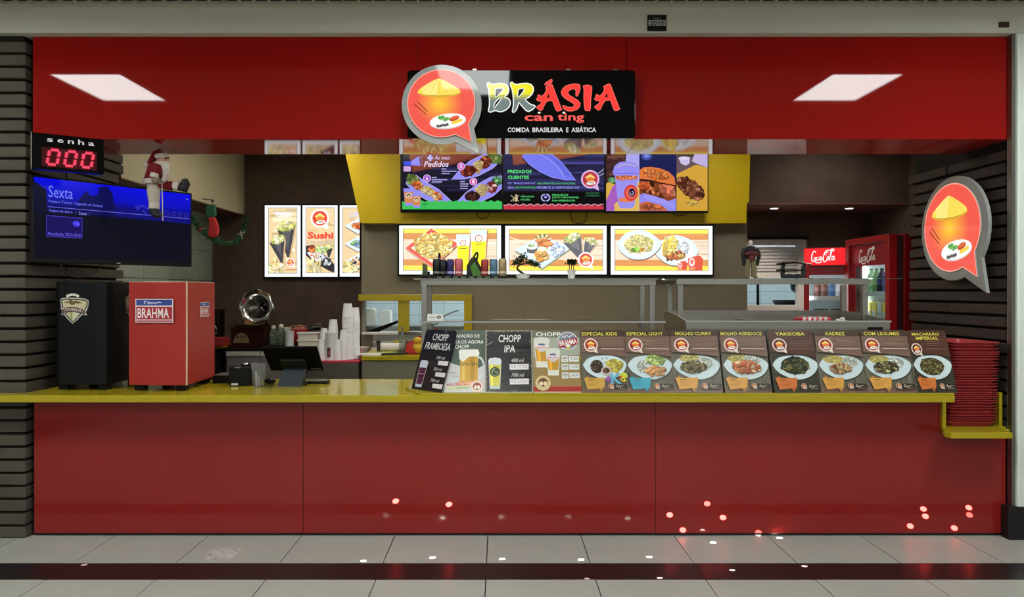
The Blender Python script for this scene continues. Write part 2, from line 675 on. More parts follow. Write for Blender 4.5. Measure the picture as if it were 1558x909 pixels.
def grow(pts, d):
    """push an outline outwards by d"""
    n = len(pts)
    a = sum(pts[i][0] * pts[(i + 1) % n][1] - pts[(i + 1) % n][0] * pts[i][1] for i in range(n))
    sg = 1 if a > 0 else -1
    out = []
    for i in range(n):
        p, c, q = pts[i - 1], pts[i], pts[(i + 1) % n]
        n1 = ((c[1] - p[1]), -(c[0] - p[0])); n2 = ((q[1] - c[1]), -(q[0] - c[0]))
        l1 = math.hypot(*n1) or 1; l2 = math.hypot(*n2) or 1
        nx, ny = n1[0] / l1 + n2[0] / l2, n1[1] / l1 + n2[1] / l2
        L = math.hypot(nx, ny) or 1
        out.append((c[0] + sg * d * nx / L, c[1] + sg * d * ny / L))
    return out
R = random.Random(7)
YF = 4.567            # plane of the shop front
ZS = 2.555            # underside of the red fascia
ZT = 0.93             # counter top
YB = 8.43             # back wall

# ------------------------------------------------------------------ floor
fl = struct(MB().bx(-7, 7, -6, 10.4, -0.12, -0.006).build('floor', 'grout', world=True), 'polished grey tile floor with a black tile band')
TW = 0.6
tile_me = {}


def floor_piece(name, x, y0, y1, m, w):
    k = (name, round(y1 - y0, 3), round(w, 3))
    if k not in tile_me:
        me = MB().bx(-w / 2, w / 2, -(y1 - y0) / 2, (y1 - y0) / 2, -0.006, 0).build('t', m).data
        bpy.data.objects.remove(bpy.data.objects['t'])
        tile_me[k] = me
    o = link(name, tile_me[k], fl, Vector((x, (y0 + y1) / 2, R.uniform(-0.0004, 0.0004))) - wloc(fl))
    return o


G = 0.003
rows = [(4.113, 4.60, 'floor_tile', 'floor'), (3.877, 4.113, 'black_tile', 'floor_black')]
y = 3.877
for i in range(6):
    rows.append((y - TW, y, 'floor_tile', 'floor'))
    y -= TW
for (a, b, nm, m) in rows:
    for k in range(-8, 9):
        xc = -0.075 + TW * (k + 0.5)
        floor_piece(nm, xc, a + G, b - G, m, TW - (2 * G if nm == 'floor_tile' else 0.0008))
# inside the shop and far mall floor
MB().bx(-3.4, 4.4, 4.62, YB, -0.006, 0.0).build('shop_floor', 'floor_black', fl, world=True)
MB().bx(-7, 7, -6, y, -0.006, 0.0).build('far_floor', 'floor', fl, world=True)

# ------------------------------------------------------------------ mall ceiling
ce = struct(MB().bx(-7, 7, -6, 4.50, 3.42, 3.52).build('ceiling', 'ceil_dark', world=True), 'open slatted mall ceiling')
MB().bx(-7, 7, -6, 3.36, 3.385, 3.42).build('ceiling_board', 'beam', ce, world=True)
sl = MB().bx(-0.006, 0.006, -0.6, 0.6, 0, 0.035).build('slat', 'slat', ce)
sl.location = Vector((-4.6, 3.85, 3.385)) - wloc(ce)
x = -4.6 + 0.093
while x < 4.6:
    link('slat', sl.data, ce, Vector((x, 3.85, 3.385)) - wloc(ce))
    x += 0.093
for yy in (3.4, 3.62, 3.84, 4.06, 4.28):
    MB().bx(-4.7, 4.7, yy - 0.004, yy + 0.004, 3.39, 3.42).build('cross_slat', 'slat', ce, world=True)
MB().bx(-4.7, 4.7, 4.455, 4.497, 3.378, 3.40).build('edge_trim', 'slat', ce, world=True)
M['led'] = emat('led_diffuser', (0.95, 1.0, 0.97), L_MALL, raw=True)
M['led_shop'] = emat('led_diffuser_shop', (1.0, 0.93, 0.80), L_SHOP, raw=True)
M['led_kitchen'] = emat('led_diffuser_kitchen', (0.9, 0.97, 1.0), L_KITCHEN, raw=True)


def led(name, x, y, z, wx, wy, m, label, group):
    r = root(name, (x, y, z), label, 'ceiling light', group)
    MB().bx(-wx / 2, wx / 2, -wy / 2, wy / 2, -0.004, 0.004).build('diffuser', m, r)
    f = MB()
    t = 0.02
    f.bx(-wx / 2 - t, wx / 2 + t, -wy / 2 - t, -wy / 2, -0.012, 0.02).bx(-wx / 2 - t, wx / 2 + t, wy / 2, wy / 2 + t, -0.012, 0.02)
    f.bx(-wx / 2 - t, -wx / 2, -wy / 2, wy / 2, -0.012, 0.02).bx(wx / 2, wx / 2 + t, -wy / 2, wy / 2, -0.012, 0.02)
    f.build('frame', 'white_pl', r)
    return r


for j, yy in enumerate((2.88, -0.6, -3.6)):
    for i, xx in enumerate((-3.42, -0.21, 3.04)):
        led('ceiling_light', xx, yy, 3.378, 0.58, 0.80, 'led', 'square white LED panel in the mall ceiling, %s row, %s' % (('front', 'middle', 'rear')[j], ('left', 'centre', 'right')[i]), 'LED panels in the mall ceiling')

# beam above the shop front
be = struct(MB().bx(-4.6, 4.6, 4.50, 4.95, 3.216, 3.42).build('trim_1', 'beam', world=True), 'cream beam above the red shop fascia')
# plaques on the beam
pl = root('number_plaque', P(999, 36, 4.50), 'small black unit number plaque on the cream beam', 'plaque')
a = Art(4.5 / F, ou=999, ov=36)
a.rect(985, 24, 1013.5, 47.6, (10, 12, 10)).rect(986, 31.8, 1012.2, 40.2, (176, 184, 176))
a.text('2010', 988, 32.8, 1010.6, 39.3, (10, 14, 12), bold=0.03)
a.text('MUC', 994, 27.6, 1004, 31, (140, 146, 142)).line([(996, 44.5), (1001, 42)], 1.0, (60, 62, 58))
MB().bx(-0.0595, 0.0595, -0.012, 0, -0.0485, 0.05).build('plate', 'black_pl', pl)
a.build('plaque_print', 'sticker', pl, (0, -0.0125, 0))
pb = MB()
pb.prism([(XA(1519, 4.5), ZA(42, 4.5)), (XA(1534, 4.5), ZA(42, 4.5)), (XA(1534, 4.5), ZA(34, 4.5)), (XA(1519, 4.5), ZA(34, 4.5))], 4.488, 4.50)
tag(pb.build('beam_plate', em('brown_plate', (60, 42, 26), rough=0.5), world=True, bevel=0.002), 'small brown plate at the right end of the cream beam', 'plate')

# ------------------------------------------------------------------ red fascia
fa = struct(MB().bx(-3.0, 3.29, YF + 0.02, 5.06, ZS + 0.012, 3.216).build('fascia', 'ceil_dark', world=True), 'glossy red fascia over the shop opening')
for (p0, p1) in ((50, 635), (635.5, 953), (953.5, 1540)):
    MB().bx(XA(p0, YF) + 0.0008, XA(p1, YF) - 0.0008, YF, YF + 0.02, ZS, 3.214).build('fascia_panel', 'red_gloss', fa, world=True)
for (p0, p1) in ((-3.0, XA(175, YF)), (XA(175, YF) + .002, 0.9), (0.902, 3.29)):
    MB().bx(p0, p1, YF + 0.021, 5.06, ZS, ZS + 0.012).build('soffit_panel', 'soffit_red', fa, world=True)

# ------------------------------------------------------------------ brick pillar, left
wl = struct(MB().bx(-3.8, -3.055, 4.56, 5.66, 0, 3.216).build('wall_left_pillar', 'mortar', world=True), 'brown split-brick pillar at the left of the counter')
PITCH = 0.0838
bm_cache = []
for k in range(6):
    def jag(v, s):
        return v + R.uniform(-s, s)
    fr = MB().bx(-3.82, -3.022 + R.uniform(-.006, .004), 4.53 + R.uniform(-.006, .006), 4.95, 0.004, 0.070).build('tmp', 'brick_l', bevel=0)
    sd = MB().bx(-3.3, -3.022 + R.uniform(-.006, .006), 4.952, jag(5.67, .03), 0.004, 0.070).build('tmp', 'brick_l', bevel=0)
    bm_cache.append((fr.data, sd.data))
    bpy.data.objects.remove(fr); bpy.data.objects.remove(sd)
z = 0.0
row = 0
while z < 3.15:
    for me in bm_cache[R.randrange(6)]:
        o = link('brick', me, wl, Vector((0, 0, z)) - wloc(wl), bevel=0.004, seg=1)
    z += PITCH
    row += 1
wr = struct(MB().bx(3.315, 3.62, 4.62, 5.66, 0.0, 3.2).build('wall_right_pillar', 'mortar', world=True), 'dark split-brick side wall at the right of the counter')
rc = []
for k in range(6):
    s1 = MB().bx(3.28 + R.uniform(-.006, .006), 3.6, 4.60, 5.2, 0.004, 0.068).build('tmp', 'brick_r')
    s2 = MB().bx(3.28 + R.uniform(-.006, .006), 3.6, 5.203, 5.67 + R.uniform(-.02, .02), 0.004, 0.068).build('tmp', 'brick_r')
    rc.append((s1.data, s2.data))
    bpy.data.objects.remove(s1); bpy.data.objects.remove(s2)
z = 0.5
while z < 2.5:
    for me in rc[R.randrange(6)]:
        link('brick', me, wr, Vector((0, 0, z)) - wloc(wr), bevel=0.004, seg=1)
    z += PITCH

# pale column at the right edge
co = struct(MB().bx(3.285, 3.9, 4.50, 4.598, 0.20, 3.216).build('wall_right_column', 'white_column', world=True, bevel=0.006), 'pale column at the right end of the shop front')
MB().bx(3.222, 3.94, 4.49, 4.564, 0.0, 0.21).build('column_base', 'black_base', co, world=True, bevel=0.006)
MB().bx(3.262, 3.285, 4.52, 4.56, 0.21, 3.216).build('column_reveal', 'steel_dark', co, world=True)

# ------------------------------------------------------------------ shop interior shell
w = struct(MB().bx(-3.56, -3.418, 5.60, YB, 0, 3.2).build('wall_left', 'grout', world=True), 'left shop wall with pale green tiles')
tz = [0.325 + 0.345 * i for i in range(7)]
wt = MB().bx(0, 0.010, 0.003, 0.545, 0.003, 0.342).build('wall_tile', 'tile_green', w)
first = True
for zz in tz:
    for j in range(5):
        loc = Vector((-3.418, 5.70 + 0.548 * j, zz)) - wloc(w)
        if first:
            wt.location = loc; first = False
        else:
            link('wall_tile', wt.data, w, loc)
bh = struct(MB().bx(-3.418, -3.03, 5.685, YB, 2.49, 3.2).build('trim_2', 'beige_wall', world=True), 'beige bulkhead along the left shop wall')
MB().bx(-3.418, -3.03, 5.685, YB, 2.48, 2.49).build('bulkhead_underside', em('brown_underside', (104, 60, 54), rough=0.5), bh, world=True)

wb = struct(MB().bx(-3.56, -1.60, YB, YB + 0.1, 0, 3.2).build('wall_back', 'brown_plaster', world=True), 'dark brown plaster back wall')
hx0, hx1, hz0, hz1 = 2.6, 3.66, 1.33, 2.20
MB().bx(2.478, hx0, YB, YB + 0.1, 0, 3.2).bx(hx1, 4.5, YB, YB + 0.1, 0, 3.2).bx(hx0, hx1, YB, YB + 0.1, 0, hz0).bx(hx0, hx1, YB, YB + 0.1, hz1, 3.2).build('back_wall_right', 'brown_plaster', wb, world=True)
struct(MB().bx(4.42, 4.52, 5.5, YB, 0, 3.2).build('wall_right', 'brown_plaster', world=True), 'dark brown right shop wall')
struct(MB().bx(3.62, 4.5, 5.55, 5.66, 0, 3.2).build('wall_front_return', 'brown_plaster', world=True), 'short wall behind the right brick wall')
b2 = struct(MB().bx(2.478, 4.42, 7.66, YB, 2.53, 3.2).build('trim_3', 'brown_plaster', world=True), 'dark bulkhead over the right rear corner')
MB().bx(2.478, 4.42, 7.66, YB, 2.52, 2.53).build('bulkhead_underside', em('pink_lit_underside', (150, 96, 90), rough=0.5), b2, world=True)  # pinkish light put into the colour of the underside
struct(MB().bx(-3.56, 4.5, 5.07, YB + 0.1, 3.2, 3.3).build('ceiling_shop', em('shop_ceiling', (150, 145, 132), rough=0.8), world=True), 'shop ceiling above the counter')
for (xx, yy, wx, wh) in ((-1.9, 6.6, 0.6, 'rear left'), (0.2, 6.1, 0.6, 'centre'), (1.9, 6.1, 0.6, 'right'), (-0.9, 5.6, 0.6, 'front left'), (3.4, 6.9, 0.3, 'far right')):
    led('shop_light', xx, yy, 3.19, wx, 0.6, 'led_shop', 'square LED panel in the shop ceiling, ' + wh, 'LED panels in the shop ceiling')
M['bulb'] = emat('downlight_lamp', (1.0, 0.95, 0.85), 14, raw=True)
for px in (1178, 1292):
    x_, y_ = XA(px, 8.0), 8.0
    r = root('downlight', (x_, y_, 2.52), ('left' if px < 1200 else 'right') + ' round recessed downlight under the dark rear bulkhead', 'downlight', 'downlights under the rear bulkhead')
    MB().ring([(0.055, 0), (0.055, -0.008), (0.04, -0.008), (0.04, 0)], n=20, caps=False).build('trim_ring', 'white_pl', r, smooth=True)
    MB().ring([(0.001, -0.004), (0.04, -0.004)], n=20, caps=False).build('lamp', 'bulb', r)
    ld = bpy.data.lights.new('downlight_beam', 'SPOT')
    ld.energy = 45; ld.spot_size = 1.7; ld.spot_blend = 0.8; ld.shadow_soft_size = 0.03; ld.color = (1, 0.88, 0.75)
    lo = bpy.data.objects.new('downlight_beam', ld)
    lo.location = (0, 0, -0.02)
    COL.objects.link(lo); lo.parent = r

# grey block with the pass-through
YG = 7.1
gx0, gx1 = XA(550, YG), XA(1137, YG)
ox0, ox1, oz0, oz1 = XA(553, YG), XA(706, YG), ZA(506, YG), ZA(457.5, YG)
gw = MB()
gw.bx(gx0, gx1, YG, YG + 0.1, oz1, 2.27).bx(ox1, gx1, YG, YG + 0.1, 0, oz1).bx(gx0, ox1, YG, YG + 0.1, 0, oz0).bx(gx0, ox0, YG, YG + 0.1, oz0, oz1)
pw = struct(gw.build('wall_middle', 'grey_wall', world=True), 'taupe wall with the kitchen hatch and menu boxes')
struct(MB().slab([(gx0 + .004, YG + .101), (gx0 + .02, YG + .101), (-1.596, YB - .002), (-1.622, YB - .002)], 0, 3.2).build('wall_hatch_left', 'white_door', world=True), 'white inner wall left of the pass-through')
struct(MB().bx(gx1 - 0.05, gx1, YG + 0.101, YB, 0, 3.2).build('wall_hatch_right', 'white_door', world=True), 'inner wall at the right end of the taupe block')
yp = [(XA(517, 7.0), 3.2), (XA(549, 7.0), ZA(340, 7.0)), (XA(1135, 7.0), ZA(340, 7.0)), (XA(1136, 7.0), ZA(309, 7.0)), (XA(1139, 7.0), ZA(308, 7.0)), (XA(1142, 7.0), 3.2)]
struct(MB().prism(yp, 6.99, 7.1).build('trim_4', 'yellow_paint', world=True), 'yellow panel behind the menu screens')
fr = root('hatch_frame', (XA(632, 7.05), 7.05, oz0), 'yellow frame around the kitchen pass-through with two panes', 'window frame')
Yw = 7.04
MB().bx(XA(545, Yw), XA(718, Yw), Yw, 7.12, ZA(458, Yw), ZA(448.5, Yw)).build('top_rail', 'yellow_top', fr, world=True, bevel=0.004)
MB().bx(XA(605, Yw), XA(622, Yw), Yw + 0.02, 7.12, ZA(506, Yw), ZA(458, Yw)).build('mullion', 'yellow_top', fr, world=True, bevel=0.003)
MB().bx(XA(706, Yw), XA(718, Yw), Yw, 7.0995, ZA(512, Yw), ZA(458, Yw)).build('jamb', 'yellow_top', fr, world=True, bevel=0.003)
for (p0, p1) in ((553, 605), (622, 706)):
    MB().bx(XA(p0, 7.12), XA(p1, 7.12), 7.118, 7.122, oz0, oz1).build('pane', 'glass', fr, world=True)
MB().bx(XA(551, Yw), XA(606, Yw), 7.02, 7.10, oz0 - 0.02, oz0 + 0.004).build('sill', 'white_door', fr, world=True, bevel=0.003)

# kitchen behind
kw = struct(MB().bx(-2.6, 4.5, 10.2, 10.3, 0, 3.2).build('wall_kitchen', 'grout', world=True), 'white tiled kitchen wall behind the pass-through')
kt = None
for i in range(20):
    for j in range(10):
        loc = Vector((-2.55 + 0.35 * i, 10.19, 0.9 + 0.17 * j)) - wloc(kw)
        if kt is None:
            kt = MB().bx(0.002, 0.348, 0, 0.012, 0.002, 0.168).build('wall_tile', 'kitchen_tile', kw)
            kt.location = loc
        else:
            link('wall_tile', kt.data, kw, loc)
struct(MB().bx(-2.7, -2.6, YB + 0.1, 10.3, 0, 3.2).build('wall_kitchen_left', 'white_door', world=True), 'white kitchen side wall')
struct(MB().bx(4.5, 4.6, YB, 10.3, 0, 3.2).build('wall_kitchen_right', 'white_door', world=True), 'white kitchen side wall at right')
struct(MB().bx(-2.7, 4.6, YB + 0.1, 10.3, 3.2, 3.3).build('ceiling_kitchen', 'white_door', world=True), 'white kitchen ceiling')
for xx, wh in ((-1.0, 'left'), (1.2, 'middle'), (3.3, 'right')):
    led('kitchen_light', xx, 9.2, 3.19, 1.0, 0.4, 'led_kitchen', 'long LED panel in the kitchen ceiling, %s of the rear row' % wh, 'LED panels in the kitchen ceiling')
led('kitchen_light', -0.6, 7.8, 3.19, 1.0, 0.4, 'led_kitchen', 'long LED panel in the kitchen ceiling, nearest the pass-through', 'LED panels in the kitchen ceiling')

# ------------------------------------------------------------------ counter
ct = root('service_counter', (0.13, 4.7, 0), 'long glossy red service counter front below a yellow top', 'counter')
for (p0, p1) in ((52, 461), (461.6, 997)):
    MB().bx(XA(p0, YF) + 0.0006, XA(p1, YF) - 0.0006, YF, YF + 0.02, 0.02, 0.885).build('front_panel', 'red_counter', ct, world=True)
MB().prism([(XA(997.6, YF), .02), (3.256, .02), (3.256, .664), (2.834, .664), (2.834, .885), (XA(997.6, YF), .885)], YF, YF + .02).build('front_panel', 'red_counter', ct, world=True)
MB().bx(XA(52, YF), 3.21, YF + 0.012, YF + 0.05, 0.0005, 0.02).build('toe_strip', 'black_base', ct, world=True)
MB().bx(-2.99, 2.834, YF + 0.022, 5.2, 0.02, 0.884).bx(2.834, 3.25, YF + 0.022, 5.1, 0.02, 0.662).build('carcass', 'grey_front', ct, world=True)
YL = 4.40
top = MB().slab([(-3.5, YL), (XA(1453, YL), YL), (XA(1453, YL), 5.236), (-3.015, 5.236), (-3.015, 4.518), (-3.5, 4.518)], 0.886, ZT)
tag(top.build('worktop', 'yellow_top', world=True, bevel=0.004), 'continuous yellow worktop running the length of the counter', 'worktop')
led_ = MB().slab([(XA(640, 4.41), 4.408), (XA(1452, 4.41), 4.408), (XA(1452, 4.41), 4.588), (XA(616, 4.7), 4.70), (XA(622, 4.6), 4.60)], ZT + 0.0005, ZT + 0.013)
tag(led_.build('menu_ledge', 'yellow_top', world=True, bevel=0.003), 'low yellow ledge on the worktop under the row of menu cards', 'ledge')
# tray niche
nt_ = root('tray_niche', (XA(1488, 4.45), 4.5, ZA(664, 4.38)), 'yellow step-down shelf for trays at the right end of the counter', 'shelf')
ys = 4.38
MB().slab([(2.836, 4.99), (2.836, 4.566), (XA(1437, 4.43), 4.43), (XA(1447, ys), ys), (XA(1542, ys) - 0.004, ys), (XA(1542, ys) - 0.004, 4.47), (3.222, 4.485), (3.222, 4.57), (3.26, 4.57), (3.26, 4.99)], .666, .704).build('shelf_board', 'yellow_top', nt_, world=True, bevel=0.003)
MB().bx(2.8365, 2.859, 4.545, 4.99, .704, 0.885).build('left_cheek', 'yellow_top', nt_, world=True)
MB().bx(2.8365, 3.26, 4.991, 5.01, .666, 0.93).build('back_board', 'yellow_top', nt_, world=True)
MB().bx(3.238, 3.258, 4.60, 4.99, .704, 0.92).build('right_cheek', 'yellow_top', nt_, world=True)
# plain neighbouring walls beyond the two ends of the shop front
struct(MB().bx(-7, -3.83, 4.62, 4.75, 0, 3.42).build('wall_front_left', 'beam', world=True), 'plain pale wall left of the brick pillar')
struct(MB().bx(3.91, 7, 4.62, 4.75, 0, 3.42).build('wall_front_right', 'beam', world=True), 'plain pale wall right of the pale column')
# ================================================================== signs, screens, menu boxes
# ------------------------------------------------------------------ main sign board
YS = 4.47
sg = root('sign_board', P(793, 210, 4.52), 'wide black shop sign with glowing yellow and red brush letters', 'sign')


def px_out(pts, Y):
    return [(XA(u, Y), ZA(v, Y)) for u, v in pts]


MB().prism(px_out(rr(620, 107, 966.5, 210.5, 5), YS), YS, YS + 0.045).build('board', 'black_gloss', sg, world=True, bevel=0.002)
for u in (648, 722, 865, 937):
    MB().bx(XA(u - 3, YS), XA(u + 3, YS), YS + 0.01, YF, ZA(108, YS), ZA(104, YS)).build('bracket', 'steel_dark', sg, world=True)
for u in (660, 793, 926):
    MB().bx(XA(u - 5, YS), XA(u + 5, YS), YS + 0.045, YF, ZA(165, YS), ZA(155, YS)).build('standoff', 'steel_dark', sg, world=True)

a = Art(YS / F, ou=793, ov=158.5).view(730, 110, 6.774)


def flush(nm):
    a.build(nm, 'sign_glow', sg, P(793, 158.5, YS - 0.0006) - wloc(sg))
    a.v, a.f, a.c, a.lay = [], [], [], 1


LB = [(75, 112), (95, 107), (112, 121), (150, 124), (200, 114), (250, 117), (285, 138), (299, 170), (295, 205), (278, 232), (250, 257),
      (288, 266), (310, 290), (316, 325), (300, 360), (270, 388), (235, 404), (205, 408), (178, 398), (150, 395), (128, 407),
      (105, 412), (89, 400), (92, 375), (100, 340), (101, 300), (98, 250), (93, 200), (90, 165), (78, 140)]
HB = [[(162, 172), (190, 164), (238, 166), (240, 178), (222, 205), (192, 232), (163, 258), (158, 215)],
      [(200, 268), (225, 262), (200, 305), (168, 345), (148, 372), (146, 345), (158, 310)]]
LR = [(315, 108), (333, 101), (348, 117), (380, 128), (430, 117), (490, 114), (530, 128), (551, 155), (553, 190), (537, 225),
      (505, 258), (468, 277), (485, 302), (520, 330), (562, 343), (572, 353), (545, 383), (505, 405), (478, 395), (450, 365),
      (420, 330), (402, 308), (392, 345), (376, 388), (350, 415), (335, 408), (340, 380), (348, 340), (347, 280), (341, 220),
      (331, 170), (318, 140)]
HR = [[(400, 178), (425, 168), (458, 166), (448, 198), (422, 232), (396, 262), (391, 222)]]
ACC = [(665, 130), (680, 106), (712, 88), (735, 70), (747, 80), (744, 104), (720, 118), (690, 126)]
LA = [(678, 150), (705, 133), (732, 123), (748, 130), (761, 165), (785, 230), (811, 300), (836, 365), (848, 381), (828, 396), (800, 402),
      (785, 390), (769, 350), (752, 300), (735, 292), (690, 300), (665, 340), (646, 385), (626, 397), (602, 381), (582, 362),
      (602, 345), (626, 330), (641, 301), (602, 298), (581, 280), (600, 255), (598, 234), (615, 232), (636, 249), (665, 225), (686, 185)]
HA = [(690, 262), (711, 218), (722, 262)]
LS = [(1030, 128), (1036, 165), (1026, 200), (1012, 235), (1000, 251), (989, 236), (991, 200), (984, 176), (958, 170), (925, 184),
      (907, 208), (921, 236), (968, 264), (1010, 290), (1035, 320), (1030, 357), (1000, 386), (950, 401), (905, 399), (870, 381),
      (850, 343), (872, 345), (905, 360), (950, 362), (973, 347), (968, 325), (930, 300), (880, 270), (850, 240), (838, 208),
      (851, 175), (880, 145), (920, 129), (955, 124), (968, 118), (990, 122), (1012, 124)]
LI = [(1065, 140), (1100, 130), (1140, 136), (1156, 155), (1151, 220), (1142, 300), (1141, 370), (1134, 400), (1122, 392), (1110, 400),
      (1085, 390), (1076, 340), (1072, 250), (1074, 180)]
for L, HH in ((LB, HB), (LR, HR)):
    a.poly(grow(L, 6), (250, 255, 248))
    for k in range(12):
        y0 = 96 + k * 27
        t = (y0 + 13 - 100) / 310
        if t < 0.36:
            cc = (250, 238, 40)
        elif t < 0.6:
            q = (t - 0.36) / 0.24
            cc = (250 - q * 128, 238 - q * 100, 40 + q * 95)
        else:
            cc = (118, 134, 132)
        p = clip_rect(grow(L, -5), (0, y0, 1600, y0 + 27))
        if len(p) > 2:
            a.poly(p, cc, up=False)
    a.lay += 2
    for h in HH:
        a.poly(grow(h, 6), (250, 255, 248))
        a.poly(grow(h, -4), (8, 8, 9))
    flush('letter')
RED, REDL = (255, 62, 54), (255, 120, 108)
for L in (ACC, LA, LS, LI, [(x_ + 598, y_ - 4) for x_, y_ in LA]):
    a.poly(grow(L, 3), REDL)
    a.poly(grow(L, -3), RED)
    for h in () if L in (ACC, LS, LI) else (HA, [(x_ + 598, y_ - 4) for x_, y_ in HA]):
        if h[0][0] > min(p[0] for p in L) and h[0][0] < max(p[0] for p in L):
            a.poly(h, (8, 6, 6))
    flush('accent_mark' if L is ACC else 'letter')
a.text('can', 460, 443, 753, 502, (255, 96, 88), bold=0.03)
a.ell(612, 417, 15, 10, (255, 246, 214))
flush('word')
a.text('ting', 800, 424, 1076, 522, (255, 96, 88), bold=0.03)
for u in (866,):
    a.ell(u, 417, 15, 10, (255, 246, 214))
flush('word')
for tx, u0, u1, v0 in (('COMIDA', 287, 512, 570), ('BRASILEIRA', 543, 858, 570), ('E', 890, 914, 570), ('ASIÁTICA', 944, 1198, 558)):
    a.text(tx, u0, v0, u1, 618, (226, 226, 228), bold=0.025)
    flush('word')


def badge_sign(name, label, loc, rz, r, tail_shear=0.0):
    """flat speech-bubble sign: grey acrylic plate, lit red face, printed hat, plate and chopsticks"""
    t = root(name, loc, label, 'sign', rz=rz)
    u = r / 368.0
    out = [((x_ - 438) * u, -(y_ - 425) * u) for x_, y_ in bubble_pts(438, 425, 368)]
    MB().prism(out, -0.012, 0.012).build('acrylic_plate', 'acrylic_grey', t, bevel=0.002)
    a = Art(u, ou=438, ov=425)
    inner = [(435 + 312 * math.cos(math.radians(66 + 330 * i / 50)), 418 + 312 * math.sin(math.radians(66 + 330 * i / 50))) for i in range(51)] + [(712, 772)]
    MB().prism([((x_ - 438) * u, -(y_ - 425) * u) for x_, y_ in inner], -0.022, -0.012).build('face_panel', 'acrylic_grey', t)
    a.poly(grow(inner, 1), (255, 176, 158))
    a.poly(grow(inner, -7), (246, 92, 78))
    # printed orange burst behind the hat
    for k in range(9):
        q = k / 8
        a.ell(420, 420, 190 * (1 - q) + 40, 175 * (1 - q) + 35, (246 + 9 * q, 92 + 108 * q, 78 - 20 * q), 36)
    a.ell(300, 300, 0.1, 0.1, (246, 92, 78))
    # straw hat
    a.ell(415, 318, 199, 44, (222, 176, 58), 40)
    a.ell(415, 322, 150, 28, (196, 142, 44), 36)
    a.poly([(216, 318), (232, 288), (300, 243), (370, 204), (413, 188), (458, 206), (540, 250), (600, 288), (614, 318), (560, 334), (490, 343), (415, 346), (340, 343), (270, 334)], (252, 226, 92))
    a.poly([(262, 268), (370, 204), (413, 188), (420, 200), (392, 344), (320, 341), (262, 332)], (255, 240, 136))
    for u in (250, 330, 415, 500, 580):
        a.line([(413 + (u - 413) * .12, 200), (u, 334 + (u - 415) ** 2 * -.0004)], 3, (236, 200, 80))
    # steaming plate
    a.ell(495, 584, 168, 70, (214, 214, 210), 36, -0.12)
    a.ell(495, 578, 164, 66, (255, 255, 252), 36, -0.12)
    rr_ = random.Random(3)
    for k in range(9):
        a.ell(418 + k * 10, 556 + rr_.uniform(-14, 14), 14, 16, (70, 150, 60) if k % 2 else (120, 190, 90), 10, rr_.random())
    a.ell(555, 556, 48, 22, (206, 70, 34), 18, -0.35).ell(555, 550, 40, 12, (226, 110, 60), 18, -0.35)
    for k in range(5):
        a.ell(545 + k * 18, 596 - k * 6, 13, 16, (248, 212, 70), 12)
    a.curve([(392, 622), (420, 630), (445, 616), (470, 622), (500, 606)], 24, (84, 80, 84))
    # chopsticks
    a.line([(186, 424), (300, 522)], 7, (104, 40, 22)).line([(219, 403), (310, 496)], 7, (104, 40, 22))
    a.build('badge_print', 'sign_glow', t, (0, -0.0222, 0))
    return t


bsg = badge_sign('badge_sign', 'round red speech-bubble sign overlapping the left of the black sign board', P(672.3, 160, 4.40), 0, 368 / 6.06 * 4.40 / F)
for (u, v) in ((650, 150), (690, 150)):
    MB().bx(-0.01 + (u - 672) * 0.004, 0.01 + (u - 672) * 0.004, 0.012, 0.07, -0.01, 0.01).build('standoff', 'steel_dark', bsg)
bs2 = badge_sign('badge_sign', 'red speech-bubble sign mounted on the dark brick wall at right', Vector((3.19, 4.98, ZA(348, 4.98))), math.radians(-90), 0.365)
for u in (-0.15, 0.15):
    MB().bx(u - 0.01, u + 0.01, 0.012, 0.11, -0.01, 0.01).build('standoff', 'steel_dark', bs2)

# ------------------------------------------------------------------ three menu screens
YT = 6.88
LAV = (152, 146, 250)
NAVY = [(26, 22, 44), (34, 32, 62), (18, 16, 30), (44, 42, 84)]


def screen(px0, py0, px1, py1, label):
    t = root('menu_screen', P((px0 + px1) / 2, py1, YT), label, 'screen', 'menu screens over the counter')
    MB().bx(XA(px0, YT), XA(px1, YT), YT, YT + 0.05, ZA(py1, YT), ZA(py0, YT)).build('housing', 'black_pl', t, world=True, bevel=0.004)
    MB().bx(XA((px0 + px1) / 2 - 30, YT), XA((px0 + px1) / 2 + 30, YT), YT + 0.05, 6.99, ZA(py1 - 20, YT), ZA(py0 + 25, YT)).build('wall_mount', 'black_matt', t, world=True)
    return t


def fin(a, t, px0, py0, px1, py1, name='screen_picture', m='screen', Y=YT):
    a.build(name, m, t, P(a.ou, a.ov, Y - 0.0006) - wloc(t))


def scr_art(px, py):
    return Art(YT / F, ou=px, ov=py)


GREENF = [(110, 130, 60), (80, 110, 50), (150, 160, 90)]
NOOD = [(226, 196, 140), (240, 216, 160), (206, 170, 110)]
SHR = [(226, 120, 60), (240, 150, 90), (196, 84, 50)]
MEAT = [(120, 40, 26), (150, 62, 40), (90, 26, 20)]

